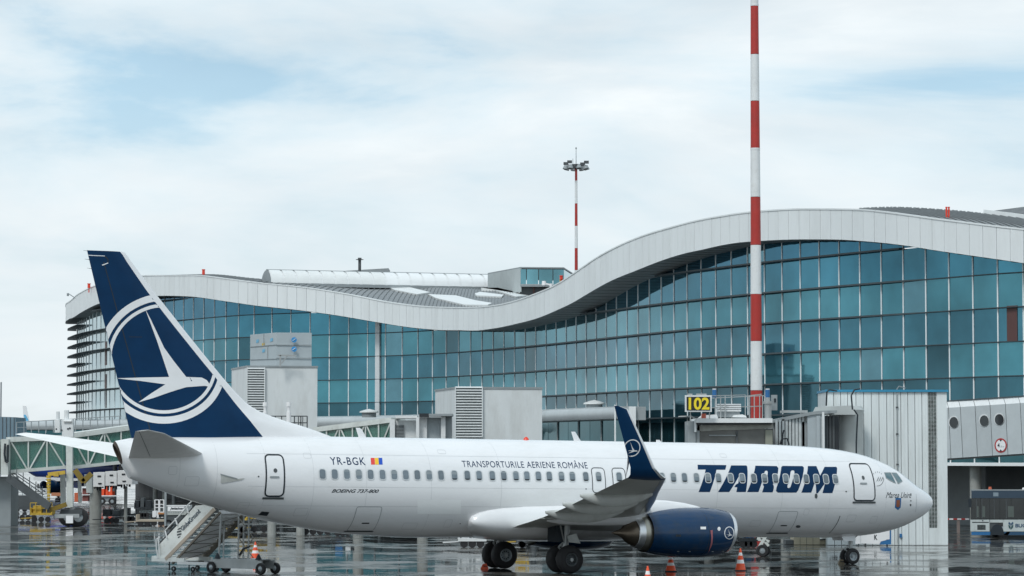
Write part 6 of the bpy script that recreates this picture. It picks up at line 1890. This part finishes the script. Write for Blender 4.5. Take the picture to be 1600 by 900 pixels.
# left hand rail sections
for pts in ([(247, 872), (244.5, 858), (244, 843), (247, 841), (250, 866)], [(261, 841), (258, 829), (280, 806), (294, 790)], [(277, 820), (273.5, 810)], [(294, 802), (291.5, 791), (305, 778)]):
    mb = MB(); mb.path([onp(a, b, -.06) for a, b in pts], .03, 8); mb.build('hand_rail', M_WPLAIN, stairs)
# chassis
def sbar(a, b, w, h, m, nm, off=0.0): mb = MB(); mb.bar(onp(*a, off), onp(*b, off), w, h); return mb.build(nm, m, stairs)
# the chassis is level, so it is laid out in metres from the foot of the stair
def sp(x, w, z): return ST0 + sa * x + sw * w + Vector((0, 0, z))
zc = .42; WC = .75
L0, L1 = -.15, 4.9
def along(px_, w=0.0, z=.4):
    o_ = ST0 + sw * w; k = (px_ - 800) / FPX
    # find x so that the point projects to px_
    x = 0.0
    for _ in range(20):
        q = o_ + sa * x; q.z = z; x += (px_ - proj(q)[0]) / 38.0
    return x
x1 = along(289); x2 = along(332); x3 = along(409)
mb = MB(); mb.bar(sp(along(241), 0, .48), sp(x1, 0, .48), .1, .16); mb.bar(sp(along(241), WST, .48), sp(x1, WST, .48), .1, .16); mb.bar(sp(along(241), -.03, .5), sp(along(241), WST, .5), .25, .22); mb.build('front_chassis', M_STW, stairs)
mb = MB(); mb.bar(sp(x1 - .4, 0, .36), sp(x2, 0, .36), .09, .12); mb.bar(sp(x1 - .4, WST, .36), sp(x2, WST, .36), .09, .12); mb.build('tow_frame', M_WPLAIN, stairs)
mb = MB(); mb.bar(sp(x2 - .1, 0, .38), sp(x3, 0, .38), .09, .34); mb.bar(sp(x2 - .1, WC, .38), sp(x3, WC, .38), .09, .34); mb.build('rear_chassis', M_GALV, stairs)
mb = MB(); mb.hexa([sp(x2 + .1, 0, .55), sp(x3 - .2, 0, .55), sp(x3 - .2, WC, .55), sp(x2 + .1, WC, .55), sp(x2 + .1, 0, .6), sp(x3 - .2, 0, .6), sp(x3 - .2, WC, .6), sp(x2 + .1, WC, .6)]); mb.build('rear_deck', M_GALV, stairs)
for k in range(8):
    x = x2 + .45 + k * .13; mb = MB(); mb.hexa([sp(x, .02, .605), sp(x + .12, .02, .605), sp(x + .22, .6, .605), sp(x + .1, .6, .605), sp(x, .02, .615), sp(x + .12, .02, .615), sp(x + .22, .6, .615), sp(x + .1, .6, .615)]); mb.build('hazard_stripe', M_BLACK if k % 2 else M_CWHITE, stairs)
ang = math.atan2(sa.y, sa.x)
def swheel(x, w, r, wd):
    c = sp(x, w, r)
    mb = MB(); mb.lathe(c, sw, [(-wd / 2, r * .55), (-wd / 2, r * .92), (-wd / 2 + .03, r), (wd / 2 - .03, r), (wd / 2, r * .92), (wd / 2, r * .55)], 24); o = mb.build('wheel', M_TYRE, stairs, smooth=True)
    mb = MB(); mb.lathe(c, sw, [(-wd / 2 - .01, 0), (-wd / 2, r * .3), (-wd / 2 + .04, r * .55), (wd / 2 - .04, r * .55), (wd / 2, 0)], 16); mb.build('hub', M_RIM, o, smooth=True)
for x in (x2, x3):
    for w in (-.05, WC + .05): swheel(x, w, .23, .16)
for px_ in (269, 299):
    for w in (.1, WST - .1): swheel(along(px_), w, .11, .07)
for px_ in (265, 295.5, 325, 400):
    mb = MB(); mb.bar(sp(along(px_), 0, .05), sp(along(px_), 0, .45), .05); mb.build('jack_leg', M_DARK, stairs)
# supporting posts and lift frame behind the stair
for a, b, w, c in ((341.5, 873, .05, 794), (349, 872, .9, 800), (372, 873, .05, 802), (388, 870, .3, 806), (380, 872, 1.2, 806)):
    x = along(a, w, .6); top = .6 + (b - c) / 38.5
    mb = MB(); mb.tube(sp(x, w, .55), sp(x + (.13 if a < 345 else 0.02), w, min(top, 2.35)), .045 if a < 345 else .035, n=8); mb.build('support_post', M_GALV, stairs)
for z0_, z1_ in ((.6, 1.4), (1.4, 2.2)):
    mb = MB(); mb.bar(sp(along(349), .9, z0_), sp(along(372), .9, z1_), .03); mb.bar(sp(along(372), .9, z0_), sp(along(349), .9, z1_), .03); mb.build('lift_brace', M_STR, stairs)
mb = MB(); mb.path([sp(along(374), 0, .75), sp(along(380), 0, 1.0), sp(along(390), 0, 1.1)], .04, 8); mb.build('tow_bar', M_DARK, stairs)
for px_ in (340, 404): mb = MB(); mb.lathe(sp(along(px_), 0, .58), (0, 0, 1), [(0, .14), (.22, .03), (.23, 0)], 10); mb.build('corner_block', M_BLACK, stairs)
# lettering on the side panel
p0 = Vector((285.5, 829.5)); p1 = Vector((314.0, 799.5)); dd = (p1 - p0); L = dd.length; dd.normalize(); up_ = Vector((dd.y, -dd.x)); up_ = -up_ if up_.y > 0 else up_
me = fit_box(flat_text('GlobeGround', .15, 1, .03), 0, L, -.5, 6.6)
to_plane('panel_lettering', me, lambda u, v: onp(p0.x + dd.x * u + up_.x * v, p0.y + dd.y * u + up_.y * v, -.012), mat('lettering_blue_grey', (.035, .06, .09), .5), stairs)
for k, (y0, y1) in enumerate(((825, 827.2), (829, 831.5), (833.5, 836), (838, 839.8))):
    def hw_(y): return 4.0 * math.sqrt(max(0, 1 - ((y - 832.2) / 8.2) ** 2))
    mb = MB(); mb.add([onp(279.5 - hw_(y0) * .9 + .4, y0 + 1, -.012), onp(279.5 + hw_(y0), y0 - .6, -.012), onp(279.5 + hw_(y1), y1 - .6, -.012), onp(279.5 - hw_(y1) * .9 + .4, y1 + 1, -.012)], [(0, 1, 2, 3)]); mb.build('globe_stripe', M_DGREY, stairs)

# ================================================================ cones
def cone(label, p, h=.9):
    t = thing('traffic_cone', label, 'traffic cone', p, 'orange and white traffic cones')
    x, y = p.x, p.y
    mb = MB(); mb.box(x - .24, x + .24, y - .24, y + .24, 0, .04); mb.build('base', M_BLACK, t)
    r = lambda k: .19 * (1 - k) + .025
    bands = ((.0, .30, M_ORANGE), (.30, .47, M_CWHITE), (.47, .66, M_ORANGE), (.66, .80, M_CWHITE), (.80, 1, M_ORANGE))
    for a, b, m_ in bands:
        mb = MB(); mb.tube((x, y, .04 + (h - .04) * a), (x, y, .04 + (h - .04) * b), r(a), r(b), 18); mb.build('band', m_, t, smooth=True)
    return t
cone('orange cone behind the wheels of the passenger steps', V3(P(399, 860, 128), 0), .78)
cone('orange cone on the open apron right of the engine', V3(P(1157, 880, 114.9), 0), .92)
cone('orange cone half hidden under the engine nacelle', V3(P(1048, 880, 114.2), 0), .72)
cone('nearest orange cone cut by the bottom of the picture', V3(P(1012, 885, 97), 0), .90)
# chocks
def chock(label, px_, Y, w, m):
    c = V3(P(px_, 880, Y), 0); t = thing('wheel_chock', label, 'chock', c, 'wheel chocks')
    mb = MB(); mb.prism([c + Vector((-w / 2, 0, 0)), c + Vector((w / 2, 0, 0)), c + Vector((w * .25, 0, .2)), c + Vector((-w * .2, 0, .2))], (0, .35, 0)); mb.build('wedge', m, t)
    mb = MB(); mb.tube(c + Vector((-.05, -.03, .12)), c + Vector((.1, -.03, .1)), .02, n=6); mb.build('grip', M_DARK, t)
chock('orange chock behind the far main wheels', 757, 116.9, .34, M_ORANGE)
chock('dull chock behind the nose wheels', 1315, 122.0, .28, mat('old_chock', (.22, .18, .12), .7))

# ================================================================ ground equipment in the distance
def dolly(label, px0, px1, Y, zt=.55, m=M_DGREY, cage=None, wheels=3, load=None, cat='baggage cart', group='ground carts parked in the distance', name='baggage_cart'):
    x0, x1 = xat(px0, Y), xat(px1, Y)
    t = thing(name, label, cat, ((x0 + x1) / 2, Y, 0), group)
    mb = MB(); mb.box(x0, x1, Y, Y + 1.5, zt - .12, zt); mb.build('deck', m, t)
    for q0, q1 in ((x0, x0 + .08), (x1 - .08, x1)):
        mb = MB(); mb.box(q0, q1, Y + .05, Y + 1.45, zt, zt + .35); mb.build('end_stop', m, t)
    for k in range(wheels):
        x = x0 + .3 + (x1 - x0 - .6) * k / max(1, wheels - 1)
        mb = MB(); mb.lathe((x, Y + .1, .2), (0, 1, 0), [(-.06, 0), (-.06, .2), (.06, .2), (.06, 0)], 14); w_ = mb.build('wheel', M_TYRE, t)
    mb = MB(); mb.bar((x0, Y + .7, .3), (x0 - .8, Y + .7, .25), .06); mb.build('draw_bar', m, t)
    if cage:
        n = max(3, int((x1 - x0) / .35))
        for k in range(n + 1):
            x = x0 + (x1 - x0) * k / n; mb = MB(); mb.bar((x, Y + .02, zt), (x, Y + .02, zt + cage), .045); mb.build('cage_bar', m, t)
        for z in (zt + .02, zt + cage * .5, zt + cage):
            mb = MB(); mb.bar((x0, Y + .02, z), (x1, Y + .02, z), .05); mb.build('cage_rail', m, t)
    if load:
        for k, (a, b, hh, mm) in enumerate(load):
            mb = MB(); xa_, xb_ = x0 + (x1 - x0) * a, x0 + (x1 - x0) * b; mb.box(xa_ + .03, xb_ - .03, Y + .15, Y + 1.3, zt + .01, zt + hh); mb.build('load_box', mm, t)
    return t
YY = lambda py_: ground_Y(py_)
dolly('yellow cage cart in front of the bridge wheels at left', 48, 82, YY(816), .62, M_YEL, .75, load=((.1, .5, .55, M_YEL), (.55, .9, .45, M_DGREY)))
dolly('long dark cart at the left edge behind the yellow cage', 20, 60, YY(813), .9, M_DGREY, None, 4, ((.05, .95, .9, M_DGREY),))
dolly('dark cart with pale slatted deck behind the left service stair', 22, 56, YY(800), 1.2, M_GALV, .9, 3)
tv = dolly('dark tow tractor with an orange hood at the left edge', -14, 15, YY(811), .7, M_DARK, None, 2, ((.0, .5, 1.1, M_ORANGE), (.5, 1, .8, M_DARK)), cat='tow tractor', group='tow tractors', name='tow_tractor')
# low black carts in a row
dolly('first low black cart with a white plate right of the bridge wheels', 161, 189, YY(818), .62, M_DARK, None, 3, ((.0, .45, .35, M_DARK), (.5, .95, .28, M_DGREY)))
t = dolly('low black cart with a visible round wheel under the tail', 190, 214, YY(815), .55, M_DARK, None, 3, ((.1, .5, .42, M_DARK),))
dolly('black cart in the row behind the flat beige trailer', 210, 236, YY(809), .8, M_DARK, None, 4, ((0, .3, .5, M_DARK), (.35, .6, .7, M_DGREY), (.65, 1, .5, M_DARK)))
p = thing('warning_plate', 'small white plate standing before the first black cart', 'plate', V3(P(172, 812, 196), 0))
mb = MB(); mb.box(P(168.5, 0, 196).x, P(175.5, 0, 196).x, 196, 196.05, .25, .62); mb.build('plate', M_CWHITE, p); mb = MB(); mb.tube((P(169.5, 0, 196).x, 196, 0), (P(169.5, 0, 196).x, 196, .3), .03, n=6); mb.build('leg', M_GREY, p)
dolly('flat beige trailer lying low behind the passenger steps', 213, 259, YY(822), .42, mat('beige_deck', (.42, .36, .28), .7, var=.1), None, 4)
# white tow tractor with rails
tr_ = thing('tow_tractor', 'small white tow tractor with tall rail frames left of the sign trailer', 'tow tractor', V3(P(247, 812, YY(812)), 0), 'tow tractors')
Yr = YY(812)
def eqb(t, nm, m, a, b, y0, y1, Y, D=1.2): A, B_ = P(a, y1, Y), P(b, y0, Y); mb = MB(); mb.box(A.x, B_.x, Y, Y + D, max(.02, A.z), B_.z); return mb.build(nm, m, t)
eqb(tr_, 'body', M_CWHITE, 239, 257, 800, 809, Yr); eqb(tr_, 'nose', M_CWHITE, 238, 244, 798.5, 808, Yr - .05, 1.3); eqb(tr_, 'orange_stripe', mat('stripe_orange', (.5, .22, .08), .5), 247, 257, 801, 803.5, Yr - .03, .02); eqb(tr_, 'window', M_BWIN, 248, 256, 804, 807.5, Yr - .02, .02)
for a, b in ((242, 248), (249.5, 256)):
    for x in (a, b): mb = MB(); mb.bar(P(x, 800, Yr), P(x, 781, Yr), .07); mb.build('rail_post', M_CWHITE, tr_)
    for y_ in (781, 788, 793): mb = MB(); mb.bar(P(a, y_, Yr), P(b, y_, Yr), .06); mb.build('rail_bar', M_CWHITE, tr_)
for x in (241, 254): wheel_thing(tr_, xat(x, Yr), Yr + .1, .24, .2)
# sign trailer
sg = thing('ground_power_unit', 'dark grey ground power trailer with a white lettered board behind the steps', 'trailer', V3(P(277, 824, YY(826)), 0))
Ys = YY(826)
eqb(sg, 'body', M_DGREY, 259, 303, 804, 818, Ys); eqb(sg, 'frame_post', M_GREY, 256.5, 260, 768, 822, Ys - .1, .15); eqb(sg, 'board', M_GREY, 260, 300, 789, 805, Ys - .05, .2)
eqb(sg, 'board_face', M_CWHITE, 262, 288, 791.5, 798.5, Ys - .08, .02); eqb(sg, 'board_face', mat('board_grey', (.4, .42, .4), .5), 262, 293, 799, 804.5, Ys - .08, .02); eqb(sg, 'top_rail', M_CWHITE, 260, 297, 789.6, 791, Ys - .09, .03)
me = fit_box(flat_text('jettainer', .35, 1, .03), 265.5, 287.5, 797.3, 792.6); to_plane('board_lettering', me, lambda u, v: P(u, v, Ys - .1), M_BLACK, sg)
for k in range(7): eqb(sg, 'board_mark', M_GREY, 263 + k * 3.6, 265 + k * 3.6, 800, 801.3, Ys - .1, .01)
for x in (264, 297): wheel_thing(sg, xat(x, Ys), Ys + .1, .3, .2)
# yellow cage carts right of the steps
dolly('yellow mesh cage cart seen under the rear fuselage', 390, 436, YY(832), .95, M_YEL, .62, 3, ((.05, .45, .5, mat('ochre_load', (.30, .20, .03), .6, var=.3, scale=5)), (.55, .95, .55, MATS['ochre_load'])))
dolly('narrow yellow and white cage cart behind the lift posts', 373, 386, YY(833), .9, M_YEL, .62, 2, ((.1, .9, .4, M_WPLAIN),))
# low dark machinery seen in the slit under the fuselage
dolly('dark flat cart under the middle of the belly', 470, 520, YY(836), .5, M_DARK, None, 4, ((.0, .3, .4, M_WPLAIN), (.4, .9, .3, M_DARK)))
dolly('dark cart with blue boxes under the belly', 520, 552, YY(838), .6, M_DARK, None, 3, ((.1, .5, .5, M_BLUE), (.6, .9, .4, M_WPLAIN)))
dolly('pale cart with upright frames left of the main wheels', 716, 760, YY(856), .45, M_WPLAIN, .8, 3, ((.1, .4, .5, M_WPLAIN), (.6, .85, .55, M_CWHITE)))
dolly('small yellow cart seen between the main wheel pairs', 806, 826, YY(856), .7, M_YEL, .5, 2, ((.1, .8, .45, M_YEL),))
dolly('dark steel cart right of the engine under the forward belly', 1152, 1186, YY(856), .45, M_DARK, .4, 3, ((.3, .8, .3, M_BLUE),))
dolly('dark cart with grey frames behind the nose gear', 1296, 1326, YY(852), .7, M_DARK, .5, 3)
# concrete block
cbk = thing('concrete_block', 'weathered beige concrete block on the apron below the forward fuselage', 'block', V3(P(1260, 851, YY(851.5)), 0))
Yc = YY(851.5)
eqb(cbk, 'block', M_BEIGE, 1241, 1281, 832, 851.2, Yc, 2); eqb(cbk, 'side_step', M_BEIGE, 1281.2, 1295, 843.5, 850.8, Yc + .2, 1.5); eqb(cbk, 'side_step', M_DGREY, 1228, 1240.8, 844, 850.6, Yc + .2, 1.5)
for x in (1250, 1260, 1270): eqb(cbk, 'groove', M_DGREY, x, x + .5, 834, 851, Yc - .01, .01)
# orange equipment and far-off railings under the low roof at left
oc = thing('orange_loader', 'orange belt loader parked before the undercroft at left', 'loader', V3(P(166, 784, 268), 0))
eqb(oc, 'cab', M_ORANGE, 157, 162.5, 764, 774, 268, 1.5); eqb(oc, 'arm', M_ORANGE, 165.5, 168.5, 758, 774, 268, .5); eqb(oc, 'arm', M_ORANGE, 172, 175, 757, 774, 268, .5); eqb(oc, 'bed', M_ORANGE, 165, 176, 768, 774, 268.1, 1.5); eqb(oc, 'base', M_GREY, 157, 178, 774.5, 783, 268, 1.5); eqb(oc, 'rail', M_CWHITE, 157, 186, 774, 775.5, 267.8, .1)
for x in (160, 176): wheel_thing(oc, xat(x, 268), 267.9, .35, .2)
oc2 = thing('orange_container', 'orange container between the white columns of the left bridge', 'container', V3(P(120, 784, 262), 0))
eqb(oc2, 'body', mat('dull_orange', (.55, .12, .05), .6), 116, 123, 770, 784, 262, 2)
oc3 = thing('striped_container', 'dull red slatted container on a pale rack right of the lifting column', 'container', V3(P(134, 784, 262), 0))
for k in range(3):
    for j in range(2): eqb(oc3, 'panel', mat('dull_red', (.22, .07, .06), .7), 128.5 + k * 3, 131 + k * 3, 763 + j * 11, 772.5 + j * 11, 262, 2)
eqb(oc3, 'rack', M_CWHITE, 126, 138, 783.2, 785, 261.8, 2); eqb(oc3, 'rack', M_CWHITE, 126, 138, 761.5, 762.8, 261.8, 2); eqb(oc3, 'rack', M_CWHITE, 126, 138, 772.8, 773.8, 261.8, .2)
lb2 = thing('slatted_ramp', 'pale slatted ramp behind the left service stair', 'ramp', V3(P(40, 785, 250), 0))
for k in range(7): eqb(lb2, 'slat', M_WPLAIN, 20, 74, 763.5 + k * 2.9, 765 + k * 2.9, 250 - k * 1.5, 1.0)
eqb(lb2, 'cover', mat('dull_orange_cover', (.5, .2, .1), .6), 80, 98, 770, 775, 252, 1)
# blue airliner behind the left bridge
ba = thing('distant_airliner', 'blue and white airliner nose and engine seen below the left glass bridge', 'airplane', V3(P(85, 780, 320), 0), 'distant parked airliners')
c = P(69, 760.5, 318); r = 10 / FPX * 318
mb = MB(); mb.lathe(c, (-.55, -.83, 0), [(-2.6, r * .75), (-1.4, r * 1.1), (-.3, r * 1.12), (0, r), (.05, r * .9), (-.2, r * .82), (-.9, r * .8)], 28); mb.build('engine', MATS['navy_gloss_paint'], ba, smooth=True)
mb = MB(); mb.lathe(c, (-.55, -.83, 0), [(-.06, r * 1.06), (.03, r * 1.02), (.08, r * .92), (-.1, r * .84)], 28); mb.build('intake_lip', M_SILVER, ba, smooth=True)
mb = MB(); mb.lathe(c, (-.55, -.83, 0), [(-.8, r * .8), (-.82, 0)], 20); mb.build('fan', M_BLACK, ba)
rs = []
for px_, py_, rr in ((30, 735, 6), (52, 739, 16), (80, 741, 26), (120, 742, 30), (190, 742, 30)):
    cc = P(px_, py_ - 12, 326); rr = rr / FPX * 326; rs.append([cc + Vector((0, rr * math.cos(q), rr * math.sin(q))) for q in [2 * PI * k / 24 for k in range(24)]])
mb = MB(); mb.loft(rs, cap0=True, cap1=True); mb.build('fuselage', mat('airline_blue', (.012, .05, .28), .25, coat=.4), ba, smooth=True)
mb = MB(); mb.prism([P(*q, 319) for q in ((52, 745), (126, 748), (126, 751), (78, 752), (52, 750))], (0, 4, 0)); mb.build('wing', M_WHITE, ba)
mb = MB(); mb.prism([P(*q, 320) for q in ((78, 752), (108, 751), (122, 753), (122, 763), (112, 762), (80, 759))], (0, 2, 0)); mb.build('wing_fairing', MATS['airline_blue'], ba)
for x in (60, 92): mb = MB(); mb.tube((xat(x, 320), 320, 0), (xat(x, 320), 320, 1.5), .1, n=8); mb.tube((xat(x, 320), 319.8, .4), (xat(x, 320), 320.2, .4), .4, n=14); mb.build('landing_gear', M_TYRE, ba)
fa = thing('distant_airliner', 'far pale tail fin with a light blue swirl on the left horizon', 'airplane', V3(P(42, 720, 700), 0), 'distant parked airliners')
mb = MB(); mb.prism([P(*q, 700) for q in ((35.5, 634), (41, 634.5), (46.5, 660), (37, 660))], (0, .5, 0)); mb.build('tail_fin', M_WHITE, fa)
mb = MB(); mb.prism([P(*q, 699.9) for q in ((37, 648), (40, 648), (43.5, 654), (45.5, 660), (40, 660), (38.5, 655))], (0, -.05, 0)); mb.build('tail_swirl', mat('swirl_blue', (.12, .45, .7), .4), fa)
mb = MB(); a, b = P(30, 690, 701), P(100, 664, 701); mb.tube(Vector((a.x, 701, a.z + 2.2)), Vector((b.x, 701, a.z + 2.2)), 2.0, n=20); mb.build('fuselage', M_WHITE, fa, smooth=True)
# far left mast sliver and low far building, horizon line
fm = thing('lamp_post', 'thin grey post at the extreme left edge of the skyline', 'lamp post', V3(P(0.5, 720, 420), 0))
mb = MB(); mb.tube((xat(0.5, 420), 420, 0), (xat(0.5, 420), 420, P(0, 597, 420).z), .12, n=8); mb.build('post', M_GREY, fm)
# railing on the low roof at left
lr_ = thing('roof_railing', 'thin steel railing along the walkway roof left of the tail', 'railing', V3(P(110, 680, 232), P(110, 680, 232).z))
for k in range(15):
    x = 26 + k * 11.5; mb = MB(); mb.bar(P(x, 676, 232), P(x, 659.5 - k * .6, 232), .07); mb.build('railing_post', M_GREY, lr_)
mb = MB(); mb.bar(P(26, 660, 232), P(190, 650, 232), .06); mb.build('railing_bar', M_GREY, lr_)
mb = MB(); mb.bar(P(26, 668, 232), P(190, 663, 232), .04); mb.build('railing_bar', M_GREY, lr_)
# distant tree line / horizon
hz_ = MB()
random.seed(3)
xs = -1800
while xs < 1800:
    w = random.uniform(20, 60); h = random.uniform(5, 11)
    hz_.box(xs, xs + w, 2400, 2420, 0, h); xs += w * .8
struct(hz_.build('far_tree_line', mat('far_trees', (.06, .08, .07), .9, var=.3, scale=.1)), 'stuff')['label'] = 'far flat line of trees on the horizon'
bpy.context.view_layer.update()
